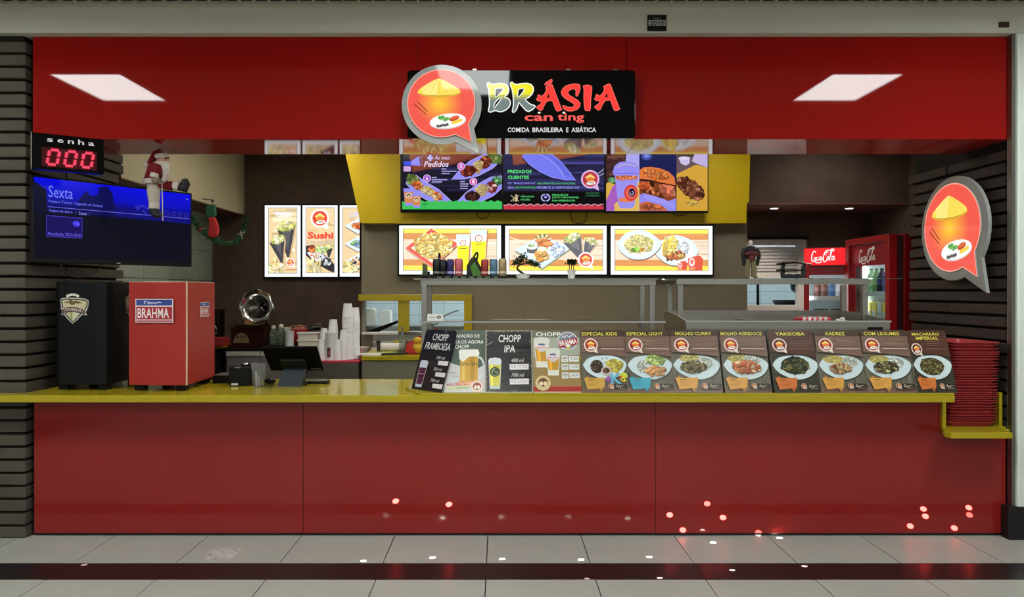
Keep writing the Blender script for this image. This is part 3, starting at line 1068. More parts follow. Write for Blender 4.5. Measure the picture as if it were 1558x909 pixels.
# left screen
t = screen(609, 232.5, 764.5, 323.5, 'left menu screen showing three boat plates and two cups')
a = scr_art(687, 278).view(600, 200, 6.994)
a.clip = (88, 232, 1145, 834)
a.wood(88, 232, 1145, 834, NAVY, 60, 1)
a.rect(88, 640, 1145, 834, (12, 10, 16))
a.poly([(150, 232), (960, 232), (900, 275), (640, 350), (195, 437)], (112, 52, 40))
a.poly([(158, 236), (900, 236), (640, 330), (205, 420)], (132, 66, 50))
a.rect(100, 318, 178, 365, (60, 80, 230)).poly([(178, 318), (262, 264), (274, 368), (178, 360)], LAV)
a.rrect(98, 372, 176, 428, 12, (214, 170, 230))
for q in ((275, 290, 292, 268), (282, 318, 302, 318), (280, 345, 300, 362)):
    a.line([(q[0], q[1]), (q[2], q[3])], 7, LAV)
a.rect(352, 272, 412, 296, (190, 190, 255)).rect(370, 252, 394, 316, (190, 190, 255))
a.text('As mais', 425, 262, 595, 300, (224, 200, 240), bold=0.01, shear=0.25)
a.text('Pedidos', 315, 318, 580, 378, (240, 226, 255), bold=0.02, shear=0.25)


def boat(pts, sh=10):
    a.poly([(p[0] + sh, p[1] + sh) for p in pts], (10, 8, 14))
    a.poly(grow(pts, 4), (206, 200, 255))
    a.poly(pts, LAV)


boat([(610, 510), (680, 430), (800, 320), (975, 235), (1140, 232), (1130, 310), (1050, 390), (900, 470), (740, 508)])
a.food(1060, 278, 80, 60, GREENF, 26, 24, 5)
a.food(965, 330, 62, 72, MEAT + [(200, 120, 70)], 22, 20, 6, 0.5)
a.curls(885, 378, 52, 70, NOOD, 34, 16, 7, 7, 0.4)
a.food(788, 425, 86, 56, MEAT, 28, 20, 8, -0.3)
boat([(128, 560), (150, 480), (230, 468), (330, 540), (470, 620), (622, 755), (560, 770), (450, 770), (330, 722), (215, 650)])
a.food(198, 520, 70, 60, GREENF, 24, 24, 9, 0.6)
a.food(252, 580, 70, 40, SHR, 22, 20, 10, 0.5)
a.curls(368, 640, 90, 46, NOOD + [(214, 206, 90)], 36, 18, 7, 11, 0.5)
a.food(455, 692, 60, 42, SHR + NOOD, 22, 18, 12, 0.5)
boat([(650, 770), (760, 660), (880, 570), (1030, 490), (1145, 478), (1145, 605), (1050, 690), (900, 758), (780, 775)])
a.food(1095, 530, 62, 50, [(90, 160, 110), (130, 190, 130), (70, 120, 80)], 22, 20, 13)
a.food(1035, 595, 62, 60, [(150, 50, 60), (230, 190, 180), (120, 40, 40)], 22, 18, 14, 0.4)
a.curls(930, 630, 60, 70, NOOD, 36, 17, 7, 15, 0.5)
a.food(832, 695, 82, 52, [(60, 30, 26), (90, 44, 34), (40, 20, 20)], 26, 18, 16)
for (u, v, n_, cc) in ((712, 378, '5', (214, 110, 200)), (350, 505, '6', (160, 90, 210)), (842, 540, '1', (222, 90, 170))):
    a.ell(u, v, 41, 41, (236, 190, 250)).ell(u, v, 33, 33, cc)
    a.text(n_, u - 12, v - 20, u + 12, v + 20, (250, 236, 255), bold=0.03)
for (u, v, ws) in ((505, 400, (50, 160, 85)), (400, 490, (55, 165, 110)), (702, 535, (50, 90, 85, 80))):
    for i, w_ in enumerate(ws):
        a.line([(u, v + 6 + 24 * i), (u + w_, v + 6 + 24 * i)], 11, (176, 170, 226))
wv = [(88, 748)] + [(88 + 1057 * i / 60, 746 + 8 * math.sin(i * 1.5)) for i in range(61) if not 30 < i < 33] + [(1145, 834), (88, 834)]
a.poly(wv[1:], (66, 196, 92))
a.line([(300, 777), (358, 779)], 10, (30, 120, 50)).line([(300, 800), (340, 802)], 7, (40, 150, 66))
for (x0, y0, x1, y1) in ((100, 612, 214, 796), (193, 660, 290, 818)):
    d = (x1 - x0) * 0.16
    a.poly([(x0, y0), (x1, y0), (x1 - d, y1), (x0 + d, y1)], LAV)
    h = y1 - y0
    a.poly([(x0 + d * .4, y0 + h * .2), (x1 - d * .4, y0 + h * .2), (x1 - d * .9, y0 + h * .84), (x0 + d * .9, y0 + h * .84)], (216, 140, 80))
    a.ell((x0 + x1) / 2, y0 + h * .42, d * 1.7, d * 1.7, (240, 226, 200)).ell((x0 + x1) / 2, y0 + h * .42, d * 1.2, d * 1.2, (60, 40, 90))
    a.ell((x0 + x1) / 2, y0 + h * .45, d * .9, d * .6, (240, 200, 120), rot=-.6)
fin(a, t, 0, 0, 0, 0)

# middle screen
t = screen(765, 232.5, 920.5, 323, 'middle menu screen with green and lavender notice text')
a = scr_art(843, 278).view(760, 200, 6.994)
a.clip = (42, 234, 1112, 832)
a.wood(42, 234, 1112, 640, [(40, 38, 74), (54, 54, 108), (30, 28, 54), (66, 68, 130)], 60, 2)
a.rect(42, 640, 1112, 832, (10, 8, 12))
a.poly([(132, 234), (1010, 234), (660, 298), (430, 330), (146, 362)], (120, 62, 52))
a.poly([(142, 238), (990, 236), (640, 290), (154, 348)], (142, 78, 62))
bt = [(243, 270), (272, 234), (540, 234), (640, 310), (740, 430), (808, 520), (700, 516), (560, 490), (430, 430), (320, 352)]
a.poly([(p[0] - 6, p[1] + 16) for p in bt], (10, 8, 18)).poly(grow(bt, 5), (160, 156, 255)).poly(bt, (122, 126, 246))
a.poly([(400, 250), (520, 236), (640, 318), (740, 440), (780, 505), (700, 470), (620, 370), (520, 290)], (108, 112, 232))
a.curve([(420, 248), (520, 290), (600, 360), (660, 430), (680, 490)], 9, (160, 160, 255))
GR = (96, 236, 130)
a.text('PREZADOS', 88, 411, 341, 445, GR, bold=0.04)
a.text('CLIENTES', 88, 472, 313, 507, GR, bold=0.04)
a.text('OS "BARQUINHOS"', 86, 540, 388, 566, (150, 150, 250), bold=0.02)
a.text('(RECIPIENTES DAS PORÇÕES)', 402, 540, 806, 570, (90, 200, 130), bold=0.02)
a.text('SÃO', 86, 580, 158, 613, (160, 160, 252), bold=0.02)
a.text('(RETORNÁVEIS)', 170, 582, 384, 615, (90, 200, 130), bold=0.02)
a.text('PEDIMOS A GENTILEZA DE', 396, 585, 846, 612, (160, 160, 252), bold=0.02)
a.text('NÃO JOGAR', 226, 682, 370, 706, GR, bold=0.02)
a.text('NO LIXO', 226, 717, 326, 737, GR, bold=0.02)
a.text('DEVOLVÊ-LOS', 560, 662, 730, 686, GR, bold=0.02)
a.text('JUNTO COM A BANDEJA', 560, 695, 846, 717, GR, bold=0.02)
a.text('PARA HIGIENIZAÇÃO', 560, 723, 804, 750, GR, bold=0.02)
a.text('AGRADECEMOS', 916, 650, 1060, 666, (70, 150, 100))
a.text('A COMPREENSÃO', 910, 674, 1064, 694, (70, 150, 100))
a.line([(118, 680), (208, 745)], 6, (214, 196, 160)).line([(208, 680), (118, 745)], 6, (214, 196, 160))
a.ell(178, 714, 16, 36, (206, 190, 150)).ell(178, 680, 10, 10, (206, 190, 150)).rect(140, 700, 160, 745, (160, 140, 110))
a.arc(490, 706, 44, 36, 100, 260, 13, (190, 190, 250)).arc(490, 706, 44, 36, -80, 80, 13, (190, 190, 250))
a.ell(490, 700, 18, 14, (150, 150, 250))
a.line([(1050, 450), (1110, 400)], 7, (206, 190, 200)).line([(1060, 475), (1112, 450)], 7, (206, 190, 200))
a.bubble(965, 510, 98, (226, 186, 236), (196, 60, 70))
a.poly([(42, 784)] + [(48 + 1056 * i / 60, 784 + 7 * math.sin(i * 1.5)) for i in range(61)] + [(1112, 832), (42, 832)], (204, 56, 76))
a.waves(44, 1106, 782, 8, 14, (236, 190, 200), 7)
fin(a, t, 0, 0, 0, 0)

# right screen
t = screen(921, 232.5, 1078, 324, 'right menu screen with close-up drink, burger and meat photos')
a = scr_art(999, 278).view(915, 200, 6.27)
a.clip = (46, 212, 1008, 760)
a.wood(46, 212, 360, 760, [(74, 44, 44), (98, 62, 58), (60, 34, 36), (110, 70, 60)], 40, 3)
for k in range(4):
    a.line([(46, 300 + k * 70), (250, 250 + k * 70)], 8, (40, 22, 26))
a.poly([(238, 212), (362, 212), (362, 760), (300, 760), (300, 300), (232, 290)], (176, 170, 246))
a.poly([(46, 500), (110, 460), (150, 560), (140, 760), (46, 760)], (224, 178, 74))
a.food(100, 465, 36, 28, [(120, 180, 120), (90, 150, 90)], 12, 14, 21)
a.poly([(46, 660), (110, 520), (150, 500), (160, 620), (120, 760), (46, 760)], (170, 96, 196))
a.poly([(120, 700), (330, 500), (362, 480), (362, 760), (130, 760)], (230, 190, 100))
a.poly([(128, 420), (352, 420), (318, 700), (296, 735), (180, 735), (158, 690)], (158, 150, 244))
a.poly([(134, 424), (348, 424), (340, 462), (240, 452), (210, 470), (140, 460)], (214, 112, 84))
a.food(240, 440, 96, 18, [(222, 120, 80), (236, 150, 100)], 22, 14, 22)
a.poly([(160, 640), (318, 610), (310, 670), (240, 680), (168, 668)], (232, 130, 96))
a.ell(282, 588, 66, 78, (222, 66, 60)).ell(284, 588, 48, 56, (240, 110, 90)).ell(290, 585, 32, 40, (40, 24, 50))
a.arc(288, 588, 16, 20, -60, 220, 7, (210, 190, 230))
a.poly([(106, 400), (124, 330), (170, 296), (240, 288), (310, 300), (350, 335), (360, 400), (350, 420), (118, 420)], LAV)
a.line([(110, 402), (360, 402)], 9, (120, 116, 220)).curve([(150, 345), (200, 320), (280, 318), (330, 340)], 12, (196, 176, 200))
# burger
a.rect(362, 212, 712, 760, (24, 30, 84))
a.ell(430, 240, 50, 36, (70, 84, 170)).ell(430, 236, 26, 18, (120, 134, 220))
a.poly([(362, 600), (712, 620), (712, 760), (362, 760)], (150, 144, 246))
a.poly([(362, 470), (700, 500), (712, 640), (600, 680), (362, 600)], (140, 66, 34))
a.food(500, 560, 140, 80, [(170, 84, 44), (214, 120, 70), (110, 46, 26), (60, 26, 16)], 60, 26, 23)
a.food(630, 560, 66, 66, [(226, 120, 90), (240, 150, 120)], 14, 30, 24)
a.food(410, 520, 46, 34, [(236, 110, 60), (220, 90, 50)], 10, 22, 25)
a.poly([(362, 455), (362, 372), (400, 345), (470, 340), (560, 356), (640, 388), (694, 440), (706, 518), (640, 508), (540, 486), (440, 462)], (226, 122, 62))
a.food(520, 415, 130, 44, [(232, 130, 66), (240, 150, 86), (214, 106, 50)], 40, 18, 26, 0.2)
a.line([(362, 462), (460, 470), (560, 494), (706, 524)], 11, (40, 16, 10))
a.poly([(380, 590), (470, 610), (600, 650), (690, 700), (690, 745), (560, 690), (420, 650)], (160, 154, 250))
a.poly([(362, 690), (430, 670), (560, 705), (640, 760), (362, 760)], (206, 106, 62))
a.food(480, 725, 110, 30, [(214, 116, 70), (170, 80, 50)], 24, 16, 27)
# meat board
a.rect(713, 212, 1008, 760, (216, 166, 62))
a.poly([(713, 212), (1008, 212), (1008, 350), (900, 320), (713, 410)], (104, 84, 92))
a.poly([(880, 212), (1008, 212), (1008, 350), (930, 320), (860, 290)], (196, 180, 226))
a.rect(722, 212, 880, 245, (70, 58, 50))
a.poly([(732, 262), (840, 250), (836, 310), (800, 330), (756, 312)], (206, 196, 236)).ell(786, 258, 54, 14, (226, 216, 246))
a.food(842, 545, 160, 74, [(120, 62, 40), (150, 86, 60), (84, 40, 26), (178, 116, 86)], 110, 22, 28, 0.62)
a.food(860, 690, 60, 16, [(226, 196, 110), (206, 160, 60)], 14, 12, 29)
fin(a, t, 0, 0, 0, 0)

# ------------------------------------------------------------------ horizontal menu boxes
YBX = 7.04
WOODC = [(238, 214, 190), (228, 200, 172), (244, 224, 204)]
WOODO = [(214, 146, 86), (204, 132, 72), (224, 158, 100)]


def menu_box(px0, py0, px1, py1, Y, label, group, fw=3.6):
    t = root('menu_box', P((px0 + px1) / 2, py1, Y), label, 'menu board', group)
    MB().bx(XA(px0, Y), XA(px1, Y), Y, Y + 0.055, ZA(py1, Y), ZA(py0, Y)).build('case', 'black_pl', t, world=True, bevel=0.003)
    return t


def stripes(a, x0, y0, x1, y1, seed):
    h = y1 - y0
    a.rect(x0, y0, x1, y0 + h * .1, (252, 226, 96))
    a.wood(x0, y0 + h * .1, x1, y0 + h * .25, WOODO, 14, seed)
    a.wood(x0, y0 + h * .25, x1, y0 + h * .74, WOODC, 20, seed + 1)
    a.wood(x0, y0 + h * .74, x1, y0 + h * .89, WOODO, 14, seed + 2)
    a.rect(x0, y0 + h * .89, x1, y1, (252, 222, 86))


LB_G = 'back-lit menu boxes above the steel shelf'
t = menu_box(604.5, 340.5, 765.5, 420, YBX, 'left back-lit menu box with a red plate of snacks and two beer glasses', LB_G)
a = Art(YBX / F, ou=685, ov=380).view(600, 335, 9.165)
a.rect(68, 78, 1486, 758, (250, 255, 255)).rect(118, 118, 1434, 706, (120, 130, 140))
stripes(a, 128, 126, 1426, 698, 31)
a.clip = (128, 126, 1426, 698)
dm = [(152, 392), (512, 122), (890, 330), (530, 662)]
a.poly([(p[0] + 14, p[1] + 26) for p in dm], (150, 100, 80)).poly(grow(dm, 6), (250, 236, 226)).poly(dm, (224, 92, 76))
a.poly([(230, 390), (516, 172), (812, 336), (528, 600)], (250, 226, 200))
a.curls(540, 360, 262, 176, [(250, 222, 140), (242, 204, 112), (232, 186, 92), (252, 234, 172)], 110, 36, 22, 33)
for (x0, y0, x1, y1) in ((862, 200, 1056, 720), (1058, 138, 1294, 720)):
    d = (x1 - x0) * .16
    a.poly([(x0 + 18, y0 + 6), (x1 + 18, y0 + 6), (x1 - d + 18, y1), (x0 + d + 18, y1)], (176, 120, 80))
    a.poly([(x0, y0), (x1, y0), (x1 - d, y1), (x0 + d, y1)], (214, 232, 246))
    a.poly([(x0 + d * .34, y0 + 150), (x1 - d * .34, y0 + 150), (x1 - d, y1), (x0 + d, y1)], (255, 246, 40))
    a.poly([(x0 + d * .1, y0 + 70), (x1 - d * .1, y0 + 70), (x1 - d * .36, y0 + 160), (x0 + d * .36, y0 + 160)], (250, 250, 246))
    cxx, cyy = (x0 + x1) / 2, y0 + 122
    a.ell(cxx, cyy, d * 1.4, d * 1.4, (160, 90, 100)).ell(cxx, cyy, d * 1.1, d * 1.1, (250, 244, 236))
    a.poly([(cxx - 22, cyy - 2), (cxx, cyy - 24), (cxx + 22, cyy - 2)], (240, 190, 110)).ell(cxx, cyy + 16, 22, 8, (240, 200, 180))
    a.line([(cxx - 48, y0 + 202), (cxx + 48, y0 + 200)], 12, (120, 120, 30))
fin(a, t, 0, 0, 0, 0, 'menu_print', 'backlit', YBX)

t = menu_box(765.8, 341, 926, 420, YBX, 'middle back-lit menu box with a sushi plate and two black seaweed cones', LB_G)
a = Art(YBX / F, ou=846, ov=380).view(760, 335, 9.165)
a.rect(80, 82, 1492, 758, (250, 255, 255)).rect(130, 124, 1444, 712, (120, 130, 140))
stripes(a, 140, 132, 1436, 704, 41)
a.clip = (140, 132, 1436, 704)
a.line([(140, 240), (300, 290), (520, 330)], 14, (250, 230, 190)).line([(880, 552), (1100, 596)], 12, (252, 230, 180))
dm = [(208, 412), (600, 222), (1002, 386), (596, 672)]
a.poly([(p[0], p[1] + 28) for p in dm], (140, 150, 120)).poly(dm, (214, 232, 248))
a.poly([(360, 420), (600, 260), (840, 400), (596, 600)], (236, 244, 252))
for k in range(9):
    an = math.radians(200 + k * 17)
    a.poly([(600 + 60 * math.cos(an - .2), 290 + 30 * math.sin(an - .2)), (600 + 128 * math.cos(an - .07), 290 + 98 * math.sin(an - .07)), (600 + 128 * math.cos(an + .07), 290 + 98 * math.sin(an + .07)), (600 + 60 * math.cos(an + .2), 290 + 30 * math.sin(an + .2))], (90, 130, 70) if k % 2 else (220, 230, 190))
a.food(608, 318, 90, 54, [(240, 150, 90), (232, 126, 66), (250, 180, 130)], 26, 34, 42, 0.2, 1.8)
a.poly([(380, 400), (400, 355), (470, 345), (535, 380), (520, 440), (470, 470), (384, 452)], (90, 96, 104)).ell(452, 378, 74, 34, (246, 246, 240)).food(440, 358, 46, 18, [(170, 200, 130), (240, 200, 140)], 12, 14, 43)
a.ell(600, 408, 64, 38, (206, 226, 180)).ell(590, 412, 40, 24, (250, 250, 236))
a.food(590, 508, 92, 66, [(252, 196, 116), (244, 170, 84), (250, 214, 150)], 22, 44, 44)
a.food(795, 425, 98, 74, [(206, 222, 246), (176, 198, 232), (226, 236, 252)], 36, 34, 45, 0.0, 1.5)
for (pts, top) in (([(890, 322), (1130, 212), (1150, 470), (1090, 530)], (1010, 250, 130, 56, -0.4)), ([(1190, 268), (1356, 330), (1250, 456), (1172, 452)], (1275, 290, 92, 42, 0.35))):
    a.poly([(p[0] + 16, p[1] + 12) for p in pts], (200, 170, 150)).poly(pts, (96, 96, 104))
    a.poly([(pts[0][0] + 60, pts[0][1] + 10), (pts[1][0] - 40, pts[1][1] + 60), (pts[2][0] - 30, pts[2][1] - 40)], (118, 118, 124))
    a.food(top[0], top[1], top[2], top[3], [(246, 240, 190), (226, 226, 150), (170, 190, 110), (252, 248, 220)], 34, 24, 46 + int(top[2]), top[4])
a.bubble(1200, 556, 108, (252, 246, 246), (214, 84, 70))
fin(a, t, 0, 0, 0, 0, 'menu_print', 'backlit', YBX)

t = menu_box(926.4, 341, 1086.5, 421, YBX, 'right back-lit menu box with two white pasta plates and red boxes', LB_G)
a = Art(YBX / F, ou=1006, ov=380).view(920, 335, 9.165)
a.rect(86, 84, 1502, 762, (250, 255, 255)).rect(138, 126, 1448, 712, (120, 130, 140))
stripes(a, 148, 134, 1440, 704, 51)
a.clip = (148, 134, 1440, 704)


def plate(pts, sh=18):
    q = spline(pts + [pts[0]], 6)
    a.poly([(p[0] + 4, p[1] + sh) for p in q], (140, 100, 76)).poly(q, (212, 232, 244))
    cx_ = sum(p[0] for p in pts) / len(pts); cy_ = sum(p[1] for p in pts) / len(pts)
    a.poly([(cx_ + (p[0] - cx_) * .8, cy_ + (p[1] - cy_) * .82) for p in q], (236, 246, 252))


plate([(700, 470), (790, 300), (960, 212), (1180, 268), (1296, 400), (1270, 510), (1130, 610), (960, 634), (820, 580)])
a.food(915, 345, 130, 80, [(250, 226, 120), (244, 208, 90), (252, 238, 160)], 44, 30, 52, -0.4, 2.2)
a.food(1090, 378, 88, 84, [(240, 246, 246), (224, 234, 238)], 36, 24, 53)
a.food(968, 490, 164, 66, [(232, 186, 96), (206, 110, 70), (240, 212, 130), (150, 90, 50)], 64, 28, 54, 0.1)
plate([(162, 330), (280, 196), (430, 142), (560, 150), (690, 220), (784, 320), (740, 420), (620, 520), (480, 552), (340, 530), (220, 440)])
a.curls(470, 338, 204, 132, [(246, 236, 170), (236, 220, 130), (250, 246, 214), (216, 206, 124)], 90, 34, 15, 55)
a.food(420, 420, 66, 30, [(120, 180, 60), (150, 200, 90)], 10, 22, 56)
a.food(515, 410, 30, 26, [(206, 150, 60), (180, 120, 50)], 8, 16, 57)
for (x0, y0, x1, y1) in ((1004, 580, 1146, 700), (1150, 512, 1362, 704)):
    w_ = x1 - x0
    a.poly([(x0 + w_ * .3, y0), (x0 + w_ * .8, y0 - 12), (x1, y0 + 30), (x1 - 10, y1), (x0 + w_ * .5, y1), (x0 + w_ * .1, y1)], (214, 84, 62))
    a.poly([(x0, y0 + 24), (x0 + w_ * .48, y0 + 4), (x0 + w_ * .5, y1), (x0 + w_ * .08, y1)], (226, 106, 84))
    a.ell(x0 + w_ * .27, y0 + (y1 - y0) * .4, w_ * .19, (y1 - y0) * .3, (252, 220, 226))
    a.ell(x0 + w_ * .27, y0 + (y1 - y0) * .38, w_ * .12, (y1 - y0) * .17, (222, 120, 110))
    a.line([(x0 + w_ * .14, y0 + (y1 - y0) * .86), (x0 + w_ * .44, y0 + (y1 - y0) * .84)], 14, (240, 190, 110))
fin(a, t, 0, 0, 0, 0, 'menu_print', 'backlit', YBX)

# ------------------------------------------------------------------ tall menu boxes on the back wall
YV = 8.375
VW = [(230, 202, 154), (236, 212, 168), (222, 190, 138), (240, 222, 186)]


def tall_box(p0, p1, label):
    t = menu_box(p0, 311, p1, 423.5, YV, label, 'tall back-lit menu boxes on the brown wall')
    a = Art(YV / F, ou=(p0 + p1) / 2, ov=367).view(390, 300, 6.994)
    return t, a


def ginger(a, x0, y, seed):
    a.food(x0 + 60, y, 80, 60, [(240, 222, 160), (226, 200, 126), (250, 236, 190)], 22, 30, seed, 0.3, 2.0)


t, a = tall_box(401, 459, 'left tall menu box showing two seaweed hand-roll cones')
a.rect(90, 88, 470, 850, (248, 255, 255)).rect(124, 112, 436, 816, (150, 156, 160))
a.wood(132, 120, 430, 808, VW, 46, 61)
a.clip = (132, 120, 430, 808)
a.text('TEMAKI', 196, 158, 372, 214, (214, 214, 240), bold=0.03)
a.text('TEMAKI', 204, 166, 364, 208, (250, 250, 255), bold=0.0)
for (pts, top) in (([(225, 352), (408, 318), (350, 640), (326, 640)], (312, 310, 98, 50, -0.25)), ([(142, 492), (300, 446), (282, 700), (262, 700)], (222, 452, 82, 42, -0.25))):
    a.poly([(p[0] + 16, p[1] + 8) for p in pts], (196, 168, 128)).poly(pts, (66, 64, 70))
    a.poly([(pts[0][0] + 50, pts[0][1] + 4), (pts[1][0] - 40, pts[1][1] + 20), (pts[2][0] - 14, pts[2][1] - 60)], (92, 90, 94))
    a.food(top[0], top[1], top[2], top[3], [(248, 240, 176), (226, 220, 130), (190, 200, 110), (252, 250, 214)], 40, 24, 62 + int(top[2]), top[4])
ginger(a, 132, 760, 66)
a.bubble(366, 700, 44, (252, 246, 244), (216, 84, 66))
a.line([(320, 776), (430, 774)], 10, (206, 140, 100))
fin(a, t, 0, 0, 0, 0, 'menu_print', 'backlit', YV)

t, a = tall_box(459.6, 515.5, 'second tall menu box with red Sushi lettering and a sushi boat')
a.rect(492, 88, 864, 850, (248, 255, 255)).rect(522, 108, 836, 812, (150, 156, 160))
a.wood(530, 116, 830, 806, VW, 46, 71)
a.clip = (530, 116, 830, 806)
a.bubble(676, 226, 98, (255, 252, 250), (222, 78, 62))
a.text('Sushi', 545, 372, 822, 446, (226, 70, 54), bold=0.06)
a.text('LOVE AND MORE', 545, 470, 820, 494, (170, 170, 176), bold=0.02)
a.poly([(740, 545), (816, 545), (780, 640), (762, 640)], (60, 60, 66)).food(782, 526, 44, 26, [(248, 240, 176), (226, 220, 130)], 14, 16, 72)
bt = [(530, 520), (610, 508), (640, 560), (720, 610), (780, 650), (830, 720), (834, 798), (790, 790), (700, 740), (600, 680), (530, 620)]
a.poly([(p[0] + 4, p[1] + 8) for p in bt], (120, 100, 80)).poly(bt, (46, 44, 50))
a.poly([(540, 590), (640, 580), (740, 640), (800, 700), (780, 730), (680, 700), (590, 660)], (236, 240, 246))
a.food(585, 560, 40, 34, SHR, 14, 18, 73)
a.food(690, 560, 66, 34, [(200, 226, 150), (170, 200, 120), (236, 240, 210)], 22, 20, 74)
a.food(640, 630, 60, 40, [(246, 214, 180), (236, 120, 80), (250, 250, 246)], 22, 20, 75, 0.4)
a.food(730, 670, 70, 44, [(250, 250, 250), (200, 204, 216), (60, 60, 66)], 26, 18, 76, 0.5)
ginger(a, 530, 756, 77)
fin(a, t, 0, 0, 0, 0, 'menu_print', 'backlit', YV)

t, a = tall_box(516.2, 548, 'third tall menu box, cut off by the taupe wall and yellow panel')
a.rect(888, 88, 1100, 848, (248, 255, 255)).rect(914, 112, 1100, 814, (150, 156, 160))
a.wood(922, 120, 1100, 808, VW, 40, 81)
a.clip = (922, 120, 1100, 808)
a.text('COMB', 976, 156, 1098, 210, (206, 200, 236), bold=0.02)
for (yy, fc, sd) in ((310, SHR, 82), (500, [(150, 200, 130), (200, 214, 236), (120, 150, 190)], 83), (690, [(70, 70, 76), (236, 160, 90), (250, 240, 220)], 84)):
    dm = [(940, yy), (1082, yy - 82), (1226, yy), (1082, yy + 84)]
    a.poly([(p[0], p[1] + 12) for p in dm], (140, 120, 96)).poly(dm, (216, 232, 248))
    a.food(1076, yy - 4, 62, 36, fc, 24, 20, sd)
ginger(a, 922, 756, 85)
fin(a, t, 0, 0, 0, 0, 'menu_print', 'backlit', YV)
# ================================================================== counter things
# ------------------------------------------------------------------ menu cards
ZL = ZT + 0.0135
LEAN = math.radians(18.8)
HC = 0.402
BR1, BR2, BR3 = (122, 96, 84), (100, 76, 66), (138, 112, 100)
SLATE = [(100, 95, 82), (90, 86, 74), (110, 105, 90)]


def card(name, p0, p1, label, yaw=1.6, Y=4.425, w=None, rounded=True, edge='white_pl', group='menu cards along the counter edge'):
    x0, x1 = XA(p0, Y), XA(p1, Y)
    W = (x1 - x0) if w is None else w
    t = root(name, ((x0 + x1) / 2, Y, ZL), label, 'menu card', group)
    t.rotation_euler = (-LEAN, 0, math.radians(yaw))
    r = 0.02 if rounded else 0.003
    pts = [(x_, z_) for x_, z_ in rr(-W / 2, 0, W / 2, HC, r)]
    pts = [p if p[1] > HC / 2 else (math.copysign(W / 2, p[0]), 0 if p[1] < 0.03 else p[1]) for p in pts]
    pp = []
    for p in pts:
        if not pp or (abs(p[0] - pp[-1][0]) + abs(p[1] - pp[-1][1])) > 1e-5:
            pp.append(p)
    MB().prism(pp, 0, 0.003).build('board', edge, t)
    a = Art(W / 100, HC / 140, 50, 140)
    a.outline = [(50 + x_ / W * 100, 140 - z_ / HC * 140) for x_, z_ in pp]
    return t, a


def tag_poly(a, col, seed):
    d = [v * .86 for v in col]
    a.poly([(35, 131), (46, 129), (39, 139.5)], d)
    a.poly([(4, 108), (11, 104), (18, 109)], d)
    a.poly([(3, 108.5), (50, 107.5), (46.5, 129.5), (10, 133.5)], col)
    a.line([(12, 112.5), (26, 112.3)], 1.6, (90, 60, 30))
    for k in range(4):
        a.line([(12, 116.5 + 3 * k), (38 - 3 * k, 116.2 + 3 * k)], 0.7, [v * .75 for v in col])


